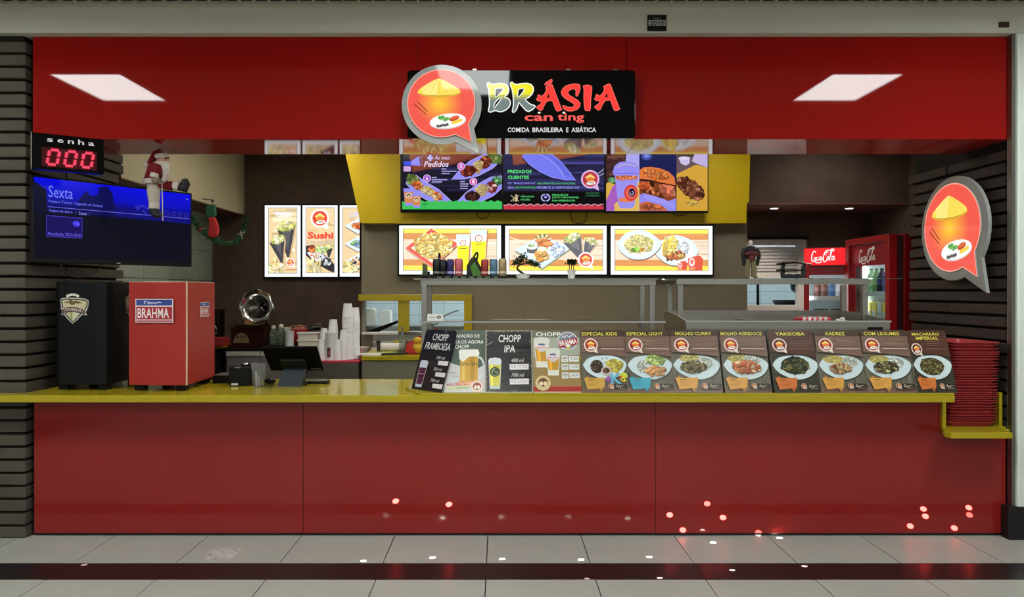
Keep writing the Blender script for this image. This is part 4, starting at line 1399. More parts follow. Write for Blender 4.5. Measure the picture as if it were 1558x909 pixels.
def dish_card(p0, p1, lines, tagcol, foods, label, seed, dark=False, yaw=1.6, box=None):
    t, a = card('menu_card', p0, p1, label, yaw)
    top = [(86, 56, 46), (78, 50, 42), (96, 64, 52)] if dark else [BR1, BR2, BR3]
    low = [(60, 56, 46), (54, 52, 44), (66, 62, 52)] if dark else SLATE
    a.poly(a.outline, low[0])
    a.clip = (0.6, 14, 99.4, 139.6)
    a.wood(0.6, 60, 99.4, 139.6, low, 26, seed, True)
    if not dark:
        a.wood(0.6, 127, 99.4, 139.6, [BR1, BR2], 8, seed + 3)
    # plate
    q = spline([(2, 78), (14, 64), (34, 58), (70, 58), (92, 68), (99, 78), (92, 94), (76, 106), (54, 111), (32, 106), (12, 94), (2, 78)], 5)
    a.poly([(x_ + 1, y_ + 3) for x_, y_ in q], [v * .6 for v in low[0]])
    a.poly(q, (188, 206, 212))
    a.poly([(50 + (x_ - 50) * .97, 84 + (y_ - 84) * .95) for x_, y_ in q], (206, 222, 226))
    for (cx, cy, rx, ry, cols, n, sz, lg) in foods:
        if cols in (YAK, FRIES) or n == 90:
            a.curls(cx, cy, rx, ry, cols, int(n * .8), sz * (.75 if n == 90 else .9), sz * (.42 if n == 90 else .3), seed + int(cx))
        else:
            a.food(cx, cy, rx, ry, cols, int(n * 1.4), sz * .8, seed + int(cx), 0, lg)
    # top boards
    a.poly([(0.6, 14), (99.4, 14), (99.4, 61), (60, 55.5), (38, 53), (0.6, 50)], top[0])
    rnd = random.Random(seed)
    for k in range(14):
        y_ = rnd.uniform(15, 50)
        x_ = rnd.uniform(2, 60)
        a.poly([(x_, y_), (x_ + rnd.uniform(15, 38), y_), (x_ + 36, y_ + 1.2), (x_, y_ + 1.2)], [v * rnd.uniform(.85, 1.15) for v in rnd.choice(top)], up=False)
    a.lay += 1
    for y_ in (25, 37, 47):
        a.line([(0.6, y_), (99.4, y_ + 1.5)], 0.6, [v * .7 for v in top[1]])
    a.line([(44, 42), (95, 43)], 1.6, (196, 176, 164) if not dark else (130, 84, 68))
    for y_ in (26, 30.5, 34.5):
        a.line([(44, y_), (44 + rnd.uniform(30, 50), y_)], 0.8, (140, 112, 98))
    a.clip = None
    ttl = [p for p in clip_rect(a.outline, (-1, -1, 101, 14.5))]
    if not dark:
        a.poly(ttl, (74, 58, 48))
    else:
        a.poly(ttl, top[1])
    for i, (tx, x0, x1) in enumerate(lines):
        y0 = 4.5 + i * 10
        a.text(tx, x0, y0, x1, y0 + 7.6, (222, 210, 84), bold=0.02)
    bx_ = 22 if len(lines) == 1 else 17
    a.bubble(bx_, 34 if len(lines) == 1 else 43, 15.5 if len(lines) == 1 else 13.5, (232, 214, 206), (170, 56, 52) if not dark else (110, 40, 36))
    a.clip = (0.6, 14, 99.4, 139.6)
    tag_poly(a, tagcol, seed)
    a.clip = None
    a.rrect(56, 121, 97, 133, 5, (58, 48, 40))
    a.bubble(62, 126, 6, (206, 190, 176), (150, 70, 60))
    a.curve([(73, 129), (75, 123), (77, 129), (80, 125), (82, 129), (85, 125), (90, 126)], 1.1, (196, 184, 166))
    a.line([(76, 131), (92, 131)], 0.9, (150, 140, 126))
    if box:
        box(a)
    a.build('card_print', 'print', t, (0, -0.0003, 0))
    return t


def glass(a, x0, y0, x1, y1, foam, beer, base, taper=0.1, fr=0.22, br=0.9):
    w = (x1 - x0) * taper
    h = y1 - y0
    a.poly([(x0, y0 + h * .05), (x0 + w, y0), (x1 - w, y0), (x1, y0 + h * .05), (x1 - w, y1), (x0 + w, y1)], (206, 208, 200))
    a.poly([(x0 + w * .5, y0 + h * fr), (x1 - w * .5, y0 + h * fr), (x1 - w * 1.3, y0 + h * br), (x0 + w * 1.3, y0 + h * br)], beer)
    a.poly([(x0 + w * 1.2, y0 + h * fr), (x0 + w * 3, y0 + h * fr), (x0 + w * 3, y0 + h * br), (x0 + w * 1.8, y0 + h * br)], [min(255, v * 1.2) for v in beer])
    a.poly([(x0, y0 + h * .06), (x0 + w, y0 - h * .01), ((x0 + x1) / 2, y0 - h * .03), (x1 - w, y0 - h * .01), (x1, y0 + h * .06), (x1 - w * .5, y0 + h * (fr + .01)), (x0 + w * .5, y0 + h * (fr + .02))], foam)
    a.poly([(x0 + w * 1.1, y0 + h * br), (x1 - w * 1.1, y0 + h * br), (x1 - w, y1), (x0 + w, y1)], base)


def price(a, x0, y0, x1, y1, txt, col=(222, 214, 218)):
    a.poly([(x0, y0 + 0.6), (x1, y0), (x1 - .6, y1 - .4), (x0 + .6, y1)], col)
    if txt:
        a.text(txt, x0 + 3, y0 + 2.6, x1 - 3, y1 - 2.6, (170, 160, 168))


CHALK = [(34, 33, 35), (40, 39, 41), (30, 29, 31), (46, 45, 46)]
# 1 raspberry draft: turned card at the chamfered left end
t, a = card('menu_card', 625, 671, 'black chalkboard menu card turned outwards at the left end, headed Chopp Framboesa', Y=4.49, w=0.297, edge='black_pl')
t.location = (XA(648, 4.50), 4.515, ZL)
t.rotation_euler = (-LEAN, 0, math.radians(-44))
a.poly(a.outline, CHALK[0])
a.clip = (1, 12, 99, 139)
a.wood(1, 12, 99, 139, CHALK, 24, 101)
a.clip = None
a.text('CHOPP', 28, 9, 78, 25, (224, 222, 218), shear=0.12, bold=0.01)
a.text('FRAMBOESA', 10, 30, 92, 46, (224, 222, 218), shear=0.12, bold=0.01)
glass(a, 8, 74, 34, 134, (196, 206, 222), (84, 40, 66), (176, 196, 214), fr=.24)
a.poly([(13, 100), (29, 100), (26, 112), (16, 112)], (66, 30, 52)).line([(12, 104), (30, 104)], 1.6, (190, 150, 170))
for y_, tx in ((66, '300 ml'), (92, '500 ml'), (118, '700 ml')):
    a.text(tx, 56, y_ - 6, 84, y_ + 1, (206, 204, 200), shear=0.25)
    price(a, 66, y_ + 4, 98, y_ + 14, '')
a.build('card_print', 'print', t, (0, -0.0003, 0))

# 2 tradition card
t, a = card('menu_card', 676, 738, 'green and white menu card with a golden handled beer mug', yaw=0.8, Y=4.445, rounded=False)
GD = (74, 88, 78)
a.poly(a.outline, (206, 204, 204))
a.poly([(0, 0), (100, 0), (100, 78), (72, 92), (0, 70)], GD)
a.text('TRADIÇÃO DE', 13, 8, 86, 18, (226, 226, 220), bold=0.02)
a.text('SÉCULOS AGORA', 8, 21, 96, 30.5, (226, 226, 220), bold=0.02)
a.text('EM CHOPP', 8, 33, 60, 42, (226, 226, 220), bold=0.02)
a.arc(84, 84, 13, 22, -100, 100, 5, (206, 212, 210))
a.poly([(38, 56), (82, 56), (82, 116), (38, 118)], (206, 160, 50))
a.poly([(42, 60), (50, 60), (50, 114), (42, 114)], (228, 190, 84)).poly([(64, 60), (74, 60), (74, 114), (64, 114)], (180, 132, 36))
a.poly([(34, 48), (38, 44), (82, 44), (86, 52), (84, 60), (62, 60), (44, 72), (36, 66)], (236, 234, 226))
a.ell(60, 66, 3.4, 4, (206, 160, 50)).arc(60, 66, 3.6, 4, 0, 360, 1, (120, 80, 20))
a.text('SPATEN', 41, 73, 80, 81, (70, 50, 20), bold=0.015)
a.poly([(34, 116), (86, 114), (90, 122), (32, 124)], (226, 150, 110)).poly([(36, 120), (84, 118), (82, 126), (40, 128)], (236, 196, 160))
a.text('300 ML', 12, 95, 28, 99, (110, 116, 110)).text('700 ML', 18, 103, 36, 107, (110, 116, 110))
a.text('exclusivo', 6, 118, 62, 126, (186, 62, 44), bold=0.02)
a.line([(8, 132), (56, 128)], 5, (206, 206, 150)).line([(30, 131), (60, 130)], 2, (120, 160, 90))
a.ell(80, 127, 16, 13, (226, 196, 176)).ell(80, 127, 13, 10.6, (240, 226, 210)).ell(80, 127, 10.5, 8.6, (150, 62, 50)).ell(76.5, 129, 3.4, 4.5, (240, 226, 206)).ell(84, 129, 3.4, 4.5, (240, 226, 206))
a.build('card_print', 'print', t, (0, -0.0003, 0))

# 3 IPA
t, a = card('menu_card', 738.5, 811, 'black chalkboard menu card with a tall pale beer, headed Chopp IPA', yaw=0.6, rounded=False)
a.poly(a.outline, (170, 168, 150))
a.clip = (2, 1.5, 98, 138)
a.wood(2, 1.5, 98, 138, CHALK, 40, 111)
a.clip = None
a.text('CHOPP', 28, 10, 76, 27, (232, 232, 228), shear=0.12, bold=0.01)
a.text('IPA', 40, 34, 63, 50, (232, 232, 228), shear=0.12, bold=0.01)
glass(a, 6, 64, 34, 132, (214, 216, 216), (204, 196, 70), (190, 200, 190), 0.12, .2, .9)
a.ell(20, 94, 10.5, 11, (26, 40, 34)).arc(20, 94, 7, 8, 0, 300, 1.2, (150, 170, 120)).curve([(14, 98), (18, 88), (22, 97), (26, 90)], 1.4, (150, 170, 120))
for y_, tx, pr in ((71, '400 ml', 'R$ 17,00'), (104, '700 ml', 'R$ 27,00')):
    a.text(tx, 55, y_ - 7, 82, y_ + 1, (214, 212, 206), shear=0.25)
    price(a, 51, y_ + 5, 92, y_ + 18, pr)
rnd = random.Random(9)
for k in range(36):
    e = rnd.random()
    x_, y_ = (rnd.uniform(3, 97), rnd.choice((3, 136))) if e < .6 else (rnd.choice((3, 96)), rnd.uniform(4, 134))
    a.ell(x_, y_, rnd.uniform(.5, 2.4), rnd.uniform(.4, 1), (150, 146, 132), 7)
a.line([(2, 34), (16, 26)], 1.2, (150, 150, 140)).line([(50, 92), (96, 96)], .6, (90, 90, 84)).line([(3, 36), (96, 37)], .5, (24, 23, 24))
a.build('card_print', 'print', t, (0, -0.0003, 0))

# 4 draft beer
t, a = card('menu_card', 812, 885, 'tan menu card with two beer glasses and a round red badge, headed Chopp', yaw=0.8, rounded=False)
a.poly(a.outline, (150, 124, 74))
a.poly([(0, 0), (100, 0), (100, 60), (0, 76)], (164, 166, 152))
a.poly([(0, 62), (100, 56), (100, 84), (0, 84)], (156, 138, 96))
a.rect(0, 0, 100, 16, (112, 108, 96))
a.text('CHOPP', 7, 4, 60, 13.5, (236, 236, 230), bold=0.025)
BEER = (196, 146, 48)
for (x0, y0, x1, y1) in ((2, 17, 36, 84), (27, 42, 58, 102)):
    glass(a, x0, y0, x1, y1, (214, 214, 204), BEER, (222, 220, 206), 0.14, .32, .8)
    cx, cy = (x0 + x1) / 2, y0 + (y1 - y0) * .33
    a.ell(cx, cy, 10, 10, (206, 196, 196)).rect(cx - 11, cy - 4, cx + 11, cy + 4, (226, 214, 214)).text('BRAHMA', cx - 10, cy - 2.5, cx + 10, cy + 2.5, (180, 50, 60))
    a.ell(cx, cy - 7, 7, 2, (90, 100, 140))
a.ell(75, 24, 22, 21, (206, 206, 206)).ell(75, 24, 19.5, 18.5, (128, 132, 150))
a.poly([(54, 24), (95, 16), (96, 32), (57, 40)], (166, 48, 58))
a.text('BRAHMA', 57, 21, 94, 33, (240, 236, 234), bold=0.03, rot=-0.16)
a.curve([(62, 17), (66, 12), (68, 17), (73, 11), (78, 15), (86, 9)], 1.4, (232, 232, 236))
a.poly([(71, 36), (79, 35), (78, 44), (73, 44)], (214, 190, 80)).ell(75, 34.5, 5, 3, (240, 238, 226))
for y_, tx, pr in ((58, '300', '7,00'), (76, '500', '13,00'), (95, '700', '18,00')):
    a.rect(60, y_, 74, y_ + 14, (216, 216, 208)).rect(76, y_ + 1, 97, y_ + 13, (222, 224, 220))
    a.text(tx, 62, y_ + 3, 72, y_ + 8, (60, 56, 50), bold=0.02).text('ml', 65, y_ + 9, 70, y_ + 12, (60, 56, 50))
    a.text(pr, 79, y_ + 3.4, 95, y_ + 10.6, (96, 96, 100))
a.rect(0, 126, 100, 138, (166, 52, 42)).waves(0.5, 99.5, 126, 1, 16, (206, 120, 100), 1)
a.rect(0, 138, 100, 140, (206, 190, 170))
a.ell(20, 120, 16.5, 17, (120, 84, 50)).ell(20, 119, 16, 16.4, (222, 200, 150)).arc(20, 119, 13, 13.4, 0, 360, .8, (150, 110, 70)).ell(20, 117.5, 10, 9.6, (110, 60, 40)).ell(16, 120, 4, 5, (226, 206, 170)).ell(24.5, 120, 4, 5, (226, 206, 170))
a.build('card_print', 'print', t, (0, -0.0003, 0))

FRIES = [(226, 206, 120), (214, 190, 100), (236, 222, 150)]
RICE = [(214, 220, 206), (224, 228, 216), (204, 212, 198)]
BEEF = [(104, 92, 60), (130, 116, 80), (84, 72, 46), (150, 140, 100)]
SWEET = [(206, 120, 80), (220, 140, 100), (190, 100, 64), (226, 190, 150)]
YAK = [(70, 76, 46), (96, 104, 60), (50, 54, 36), (140, 130, 70)]
ORG, BLU = (214, 156, 74), (70, 164, 188)
ORG2 = (206, 116, 56)
BEAN = [(70, 56, 46), (96, 78, 60), (120, 100, 90)]


def kids(a):
    a.ell(53, 92, 11, 9.5, (214, 190, 184)).ell(53, 91.5, 8, 6.8, (96, 70, 56)).food(53, 91, 6, 5, [(120, 92, 72), (80, 56, 46)], 10, 2.4, 7)
    a.line([(44, 64), (47, 66)], 2, (120, 120, 110)).line([(54, 63), (57, 65)], 2, (120, 120, 110)).arc(51, 71, 6, 4, 20, 160, 1.3, (120, 116, 106))
    for k in range(8):
        an = k * math.pi / 4
        a.ell(58 + 5 * math.cos(an), 111 + 4.6 * math.sin(an), 2.6, 2.4, (160, 84, 170), 8)
    a.text('K', 62, 98, 86, 122, (104, 176, 206), bold=0.03)
    a.ell(90, 104, 9, 8, (196, 206, 70)).ell(90, 111, 7, 6, (216, 206, 60)).ell(88, 112, 2, 2.2, (60, 40, 30)).ell(95, 110, 2, 2.2, (60, 40, 30)).ell(84, 106, 3, 3, (206, 84, 70))


cards = [
    (887, 957, [('ESPECIAL KIDS', 3, 82)], (206, 160, 74), [(72, 80, 18, 15, [(222, 206, 90), (206, 190, 70), (232, 222, 120)], 22, 6, 1), (33, 82, 14, 15, BEAN, 30, 3.6, 1)], 'brown menu card headed Especial Kids with a coloured letter K', False, kids),
    (956, 1027, [('ESPECIAL LIGHT', 4, 84)], BLU, [(64, 68, 22, 12, [(170, 190, 110), (190, 206, 130), (150, 172, 90)], 28, 5, 1), (36, 82, 14, 14, RICE, 30, 3, 1), (62, 92, 20, 10, [(206, 140, 84), (190, 120, 70), (220, 166, 110)], 14, 7, 1.5)], 'brown menu card headed Especial Light with a turquoise tag', False, None),
    (1026, 1101, [('MOLHO CURRY', 11, 87)], ORG, [(38, 64, 22, 8, FRIES, 26, 4, 2.4), (66, 74, 19, 12, RICE, 34, 3, 1), (44, 84, 28, 12, BEEF, 60, 5, 1.3)], 'brown menu card headed Molho Curry', False, None),
    (1103.5, 1175.5, [('MOLHO AGRIDOCE', 2, 92)], ORG, [(34, 64, 22, 8, FRIES, 26, 4, 2.4), (64, 68, 20, 8, RICE, 30, 3, 1), (50, 83, 30, 14, SWEET, 50, 6, 1.2)], 'brown menu card headed Molho Agridoce with glazed orange pieces', False, None),
    (1179, 1252, [('YAKISOBA', 16, 80)], ORG2, [(50, 80, 30, 20, YAK, 90, 6, 1.4)], 'dark menu card headed Yakisoba with green noodles', True, None),
    (1250.5, 1322, [('XADREZ', 24, 68)], ORG, [(36, 66, 22, 9, FRIES, 28, 4, 2.4), (70, 72, 17, 12, RICE, 30, 3, 1), (48, 86, 24, 11, [(206, 170, 120), (130, 80, 60), (226, 200, 150), (170, 110, 80)], 50, 5, 1)], 'brown menu card headed Xadrez', False, None),
    (1322, 1396, [('COM LEGUMES', 8, 84)], ORG, [(34, 66, 22, 9, FRIES, 28, 4, 2.4), (66, 74, 18, 12, RICE, 34, 3, 1), (44, 84, 26, 13, [(90, 80, 56), (190, 196, 140), (130, 110, 80), (70, 60, 44)], 56, 5, 1)], 'brown menu card headed Com Legumes', False, None),
    (1396.5, 1458, [('MACARRÃO', 12, 82), ('IMPERIAL', 20, 78)], ORG2, [(48, 82, 30, 20, [(104, 92, 56), (130, 118, 72), (84, 74, 44), (150, 140, 96)], 90, 6, 1.4)], 'dark menu card headed Macarrão Imperial at the right end', True, None),
]
for i, (p0, p1, ln, tg, fd, lb, dk, bx_) in enumerate(cards):
    dish_card(p0, p1, ln, tg, fd, lb, 200 + 17 * i, dk, 1.5, bx_)

# ------------------------------------------------------------------ tray stack
tw, td, th = 0.322, 0.40, 0.03


def tray_mesh():
    m = MB()
    o = rr(-tw / 2, -td / 2, tw / 2, td / 2, 0.045, 4)
    i1 = [(x_ * .90, y_ * .92) for x_, y_ in o]
    i2 = [(x_ * .84, y_ * .87) for x_, y_ in o]
    n = len(o)
    L = [(o, .026), (o, .030), (i1, .030), (i2, .006), (i2, 0.0), (i1, .022)]
    vs = []
    for pts, z_ in L:
        vs += [(x_, y_, z_) for x_, y_ in pts]
    fs = []
    for k in range(len(L)):
        k2 = (k + 1) % len(L)
        if k == 3:
            continue
        for i in range(n):
            j = (i + 1) % n
            fs.append((k * n + i, k * n + j, k2 * n + j, k2 * n + i))
    fs.append([3 * n + i for i in range(n)])
    fs.append([4 * n + i for i in range(n)][::-1])
    return m.add(vs, fs)


t0 = None
zb = .7046
NTR = 31
zt_ = zb
for k in range(NTR):
    q = k / (NTR - 1)
    xc = 3.056 + R.uniform(-.003, .003)
    loc = (xc + 0.020 * q, 4.765 + R.uniform(-.005, .003), zt_)
    if t0 is None:
        t0 = tray_mesh().build('tray', 'tray_red', smooth=True)
        o = t0
    else:
        o = t0.copy(); COL.objects.link(o)
    o.location = loc
    o.rotation_euler = (0, 0, R.uniform(-.015, .015))
    lab = 'red plastic tray, %s from the top of the tall stack at the right end' % ordinal(NTR - k)
    if k == NTR - 1:
        lab = 'topmost red plastic tray of the stack at the right end'
    if k == 0:
        lab = 'bottom red plastic tray of the stack, lying on the yellow shelf'
    tag(o, lab, 'tray', 'stacked red trays')
    zt_ += R.choice((0.013, 0.015, 0.017, 0.022))

# ------------------------------------------------------------------ steel shelf unit with glass
YU = 4.79
u1 = root('shelf_unit', (XA(815, 4.7), 4.75, ZT), 'stainless steel shelf unit with a glass shelf behind the beer cards', 'serving shelf')
xl, xr = XA(641, YU), XA(997, YU)
MB().bx(XA(629, YU), XA(999, YU) + .01, YU - .02, 5.17, ZA(425.5, YU), ZA(424, YU)).bx(xl - .004, xr + .004, YU, YU + .04, ZA(434, YU), ZA(425.5, YU)).bx(xl, xr, 5.12, 5.16, ZA(434, YU), ZA(425.5, YU)).build('top_shelf', 'steel', u1, world=True)
for (x0, y0) in ((xl, YU + .002), (xr - .038, YU + .002), (xl, 5.12), (xr - .038, 5.12)):
    MB().bx(x0, x0 + .038, y0, y0 + .038, ZT + 0.001, ZA(434, YU)).build('post', 'steel', u1, world=True, bevel=0.004)
zg = ZA(490.5, YU - .02)
MB().bx(XA(640, YU), XA(1010, YU), YU - .045, YU, zg, zg + .006).bx(xl + .04, xr - .04, YU, 5.11, zg, zg + .006).build('glass_shelf', 'shelf_glass', u1, world=True)
MB().bx(XA(640, YU), XA(1010, YU), YU - .052, YU - .045, zg - .004, zg + .008).build('shelf_edge', 'chrome', u1, world=True)
sgn = root('table_sign', P(661, 490, YU) + Vector((0, 0.0, 0.006)), 'small folded white notice on the glass shelf', 'notice')
MB().prism([(-.05, 0), (.065, 0), (.058, .046), (-.045, .05)], -.02, -.018).build('front_flap', 'white_pl', sgn)
a = Art(0.001)
a.line([(-36, -26), (10, -26)], 3, (110, 110, 110)).ell(32, -27, 14, 11, (50, 46, 46)).ell(32, -27, 8, 5, (200, 196, 190)).line([(-30, -18), (0, -18)], 1.5, (160, 160, 160))
a.build('notice_print', 'sticker', sgn, (0, -.0203, 0))
sgn.location.z = zg + .0065

# ------------------------------------------------------------------ bain-marie with overshelf
u2 = root('food_warmer', (XA(1185, 4.8), 4.9, ZT), 'stainless steel food warmer with an overshelf behind the dish cards', 'food warmer')
xl, xr = 1.21, 2.53
zf, zm, zk = 1.3826, 1.417, 1.437
side = [(4.60, ZT + .001), (5.22, ZT + .001), (5.22, zk), (4.87, zm), (4.60, zf)]
for x0 in (xl, xr - .012):
    n = len(side)
    vs = [(x0, y_, z_) for y_, z_ in side] + [(x0 + .012, y_, z_) for y_, z_ in side]
    MB().add(vs, [list(range(n)), list(range(2 * n - 1, n - 1, -1))] + [(i, (i + 1) % n, (i + 1) % n + n, i + n) for i in range(n)]).build('side_panel', 'steel', u2, world=True)
MB().bx(xl + .012, xr - .012, 4.60, 4.612, ZT + .001, zf).build('front_panel', 'steel', u2, world=True)
MB().bx(xl - .006, xr + .006, 4.592, 4.60, zf - .006, zf + .004).build('rim', 'chrome', u2, world=True)
MB().bx(xl + .012, xr - .012, 5.20, 5.22, ZT + .001, zk).build('back_panel', 'steel', u2, world=True)
MB().bx(xl + .012, xr - .012, 4.612, 5.20, zf - .05, zf - .04).build('tub_floor', 'steel_dark', u2, world=True)
MB().bx(XA(1156, 4.7), XA(1160, 4.7), 4.612, 5.20, zf - .0395, zf - .004).build('divider', 'steel', u2, world=True)
MB().bx(XA(1320, 4.6), XA(1343, 4.6), 4.598, 4.5995, ZA(503, 4.6), ZA(498, 4.6)).build('vent', 'black_pl', u2, world=True)
for k in range(4):
    MB().bx(2.30 + .05 * k, 2.31 + .05 * k, 4.62, 5.19, zf - .0395, zf - .012).build('rail', 'steel', u2, world=True)
Yp = 4.85
for (x0, y0) in ((xl, 4.87), (xr - .05, 4.87), (xl, 5.17), (xr - .05, 5.17)):
    MB().bx(x0 + .013, x0 + .05, y0, y0 + .03, zm - .05, ZA(433, Yp)).build('post', 'steel', u2, world=True, bevel=.003)
MB().bx(xl, xr, 4.84, 4.87, ZA(433, Yp), ZA(424.8, Yp)).bx(xl, xr, 4.87, 5.20, ZA(426.6, Yp), ZA(424.8, Yp)).build('overshelf', 'steel', u2, world=True)
MB().bx(xl - .03, 2.752, 4.845, 5.2, ZA(424.8, Yp) + .0005, ZA(423.6, Yp)).build('glass_top', 'shelf_glass', u2, world=True)
pk = root('food_pack', (XA(1240, 4.75), 4.76, zf - .0395), 'red and white wrapped pack lying in the food warmer', 'food pack')
MB().bx(-.12, .09, -.06, .06, 0, .062).build('pack', em('pack_red', (196, 36, 52), rough=.3), pk, bevel=.012)
for k in range(5):
    MB().bx(-.10 + .035 * k, -.085 + .035 * k, -.061, .061, .004, .0635).build('stripe', 'white_pl', pk)
cl = MB()
for k in range(7):
    cl.ball((R.uniform(-.025, .025), R.uniform(-.02, .02), .02 + R.uniform(0, .02)), (.018, .016, .018), 7, 5)
c2 = cl.build('crumpled_napkin', 'white_pl')
c2.location = (XA(1287, 4.75), 4.80, zf - .0395)
tag(c2, 'crumpled white napkin lying at the right of the food warmer', 'napkin')

# ------------------------------------------------------------------ cans and plants on the steel shelf
zs1 = ZA(424, YU) + .0006
Yc = 4.88
cb = root('can_tray', (XA(710, Yc), Yc, zs1), 'long black tray under the row of cans', 'tray')
MB().bx(XA(657, Yc) - XA(710, Yc), XA(772, Yc) - XA(710, Yc), -.04, .04, 0, .018).build('base', 'black_pl', cb, bevel=.002)
for k in range(8):
    MB().bx(-.2 + .055 * k, -.17 + .055 * k, -.0415, -.04, .005, .013).build('shelf_label', em('label_green', (90, 120, 84)), cb)
zc = zs1 + .0186
for (px, r_, h_, col, col2, lb) in ((664.5, .0275, .118, (26, 30, 30), (120, 120, 110), 'black drink can at the left end of the can row'),
                                    (674, .026, .112, (20, 22, 26), (90, 90, 92), 'second black drink can from the left'),
                                    (685.2, .026, .115, (56, 46, 100), (150, 140, 190), 'purple drink can between the black and pink cans'),
                                    (698, .029, .119, (190, 92, 104), (226, 170, 160), 'pink drink can left of the black display stand'),
                                    (737.5, .0265, .114, (156, 56, 54), (210, 150, 140), 'dark red drink can right of the green display'),
                                    (751, .0285, .116, (80, 116, 140), (160, 190, 200), 'blue drink can between the dark red and beige cans'),
                                    (764.5, .0285, .120, (160, 140, 100), (200, 190, 160), 'beige drink can at the right end of the can row')):
    t = root('drink_can', (XA(px, Yc), Yc, zc), lb, 'can', 'drink cans on the steel shelf')
    MB().ring([(r_ * .86, 0), (r_, .008), (r_, h_ * .88), (r_ * .8, h_ * .975), (r_ * .8, h_ * .985)], n=20).build('body', mat('can_' + lb, col, rough=.25, metal=.35), t, smooth=True)
    MB().ring([(r_ * .82, h_ * .985), (r_ * .82, h_), (r_ * .72, h_), (r_ * .72, h_ * .988)], n=20).build('lid', 'chrome', t, smooth=True)
    MB().ring([(r_ + .0004, h_ * .14), (r_ + .0004, h_ * .26)], n=20, caps=False).build('label_band', mat('band_' + lb, col2, rough=.4), t, smooth=True)
t = root('flyer_holder', (XA(647, Yc), Yc, zs1), 'small black holder with green leaflets at the left end of the steel shelf', 'holder')
MB().bx(-.024, .03, -.03, .03, 0, .022).bx(-.024, .03, .02, .03, .022, .05).build('base', 'black_pl', t, bevel=.002)
for k in range(3):
    MB().bx(-.018 + .012 * k, -.009 + .012 * k, -.012, .012, .0225, .104 - .004 * k).build('leaflet', em('leaf_green%d' % (k % 2), ((70, 92, 40), (44, 60, 34))[k % 2]), t)
t = root('drink_display', (XA(722, Yc), Yc, zc), 'black display stand with a slanted green panel between the cans', 'display')
MB().prism([(-.055, 0), (.045, 0), (.045, .06), (.01, .128), (-.02, .128), (-.055, .07)], 0, .03).build('stand', 'black_matt', t)
MB().prism([(-.012, .0), (.042, .0), (.042, .02), (.0, .10), (-.03, .06)], -.006, -.0005).build('green_panel', em('display_green', (70, 118, 44)), t)
MB().tube(spline([(-.03, -.003, .07), (-.01, -.003, .12), (.012, -.003, .158), (.022, -.003, .15), (.016, -.003, .11)], 4), .008, 6).build('loop', em('olive_loop', (54, 58, 30)), t, smooth=True)
t = tag(MB().ring([(.02, 0), (.02, .10), (.009, .14), (.009, .175), (.01, .18)], n=12).build('bottle', em('dark_glass', (24, 10, 10), rough=.1), smooth=True), 'dark bottle neck standing behind the black cans', 'bottle')
t.location = (XA(668.5, 4.97), 4.97, zs1)

# bonsai
t = root('bonsai', (XA(795.5, Yc), Yc, zs1), 'bonsai in a low white pot on the steel shelf', 'plant')
MB().ring([(.036, 0), (.05, .032), (.053, .034), (.048, .034), (.044, .026)], n=20, sx=1.05, sy=.75).build('pot', 'white_pl', t, smooth=True)
MB().ring([(.001, .027), (.044, .027)], n=16, caps=False, sx=1.05, sy=.75).build('soil', em('soil', (50, 40, 30), rough=.9), t)
MB().tube(spline([(.012, 0, .027), (-.02, 0, .05), (-.038, 0, .068), (-.03, 0, .09), (.0, 0, .10), (.04, 0, .105)], 4), [.008] * 8 + [.0065] * 8 + [.005] * 5, 8).build('trunk', em('bark', (52, 42, 32), rough=.9), t, smooth=True)


def leaves(name, blobs, n, size, m, parent, seed):
    rnd = random.Random(seed)
    b = MB()
    for k in range(n):
        c, r_ = rnd.choice(blobs)
        d = Vector((rnd.gauss(0, .5), rnd.gauss(0, .5), rnd.gauss(0, .5)))
        p = Vector(c) + Vector((d.x * r_[0], d.y * r_[1], d.z * r_[2]))
        u = Vector((rnd.uniform(-1, 1), rnd.uniform(-1, 1), rnd.uniform(-.6, .8))).normalized() * size * rnd.uniform(.7, 1.3)
        w = u.cross(Vector((rnd.uniform(-1, 1), rnd.uniform(-1, 1), 1))).normalized() * size * .38
        b.add([p - u * .5, p + w, p + u * .6, p - w], [(0, 1, 2, 3)])
    o = b.build(name, m, parent)
    o['kind'] = 'stuff'
    return o


em('leaf_dark', (56, 70, 40), rough=.6)
leaves('foliage', [((-.03, 0, .125), (.035, .03, .03)), ((.0, 0, .145), (.03, .03, .025)), ((.05, 0, .115), (.04, .03, .02)), ((.09, 0, .10), (.03, .02, .016)), ((-.05, 0, .11), (.02, .02, .02))], 420, .018, M['leaf_dark'], t, 5)
t = root('potted_plant', (XA(869.5, Yc), Yc, zs1), 'small palm-like plant in a white square-sided pot on the steel shelf', 'plant')
MB().ring([(.022, 0), (.029, .058), (.031, .06), (.026, .06), (.025, .05)], n=16).build('pot', 'white_pl', t, smooth=True)
for x_ in (-.014, 0, .014):
    MB().tube([(x_, 0, .05), (x_ * 1.05, 0, .10)], .003, 6).build('stem', M['bark'], t)
leaves('foliage', [((-.016, 0, .115), (.018, .015, .015)), ((.004, 0, .12), (.02, .015, .016)), ((.02, 0, .112), (.016, .015, .014))], 200, .02, em('leaf_black', (38, 40, 26), rough=.6), t, 6)

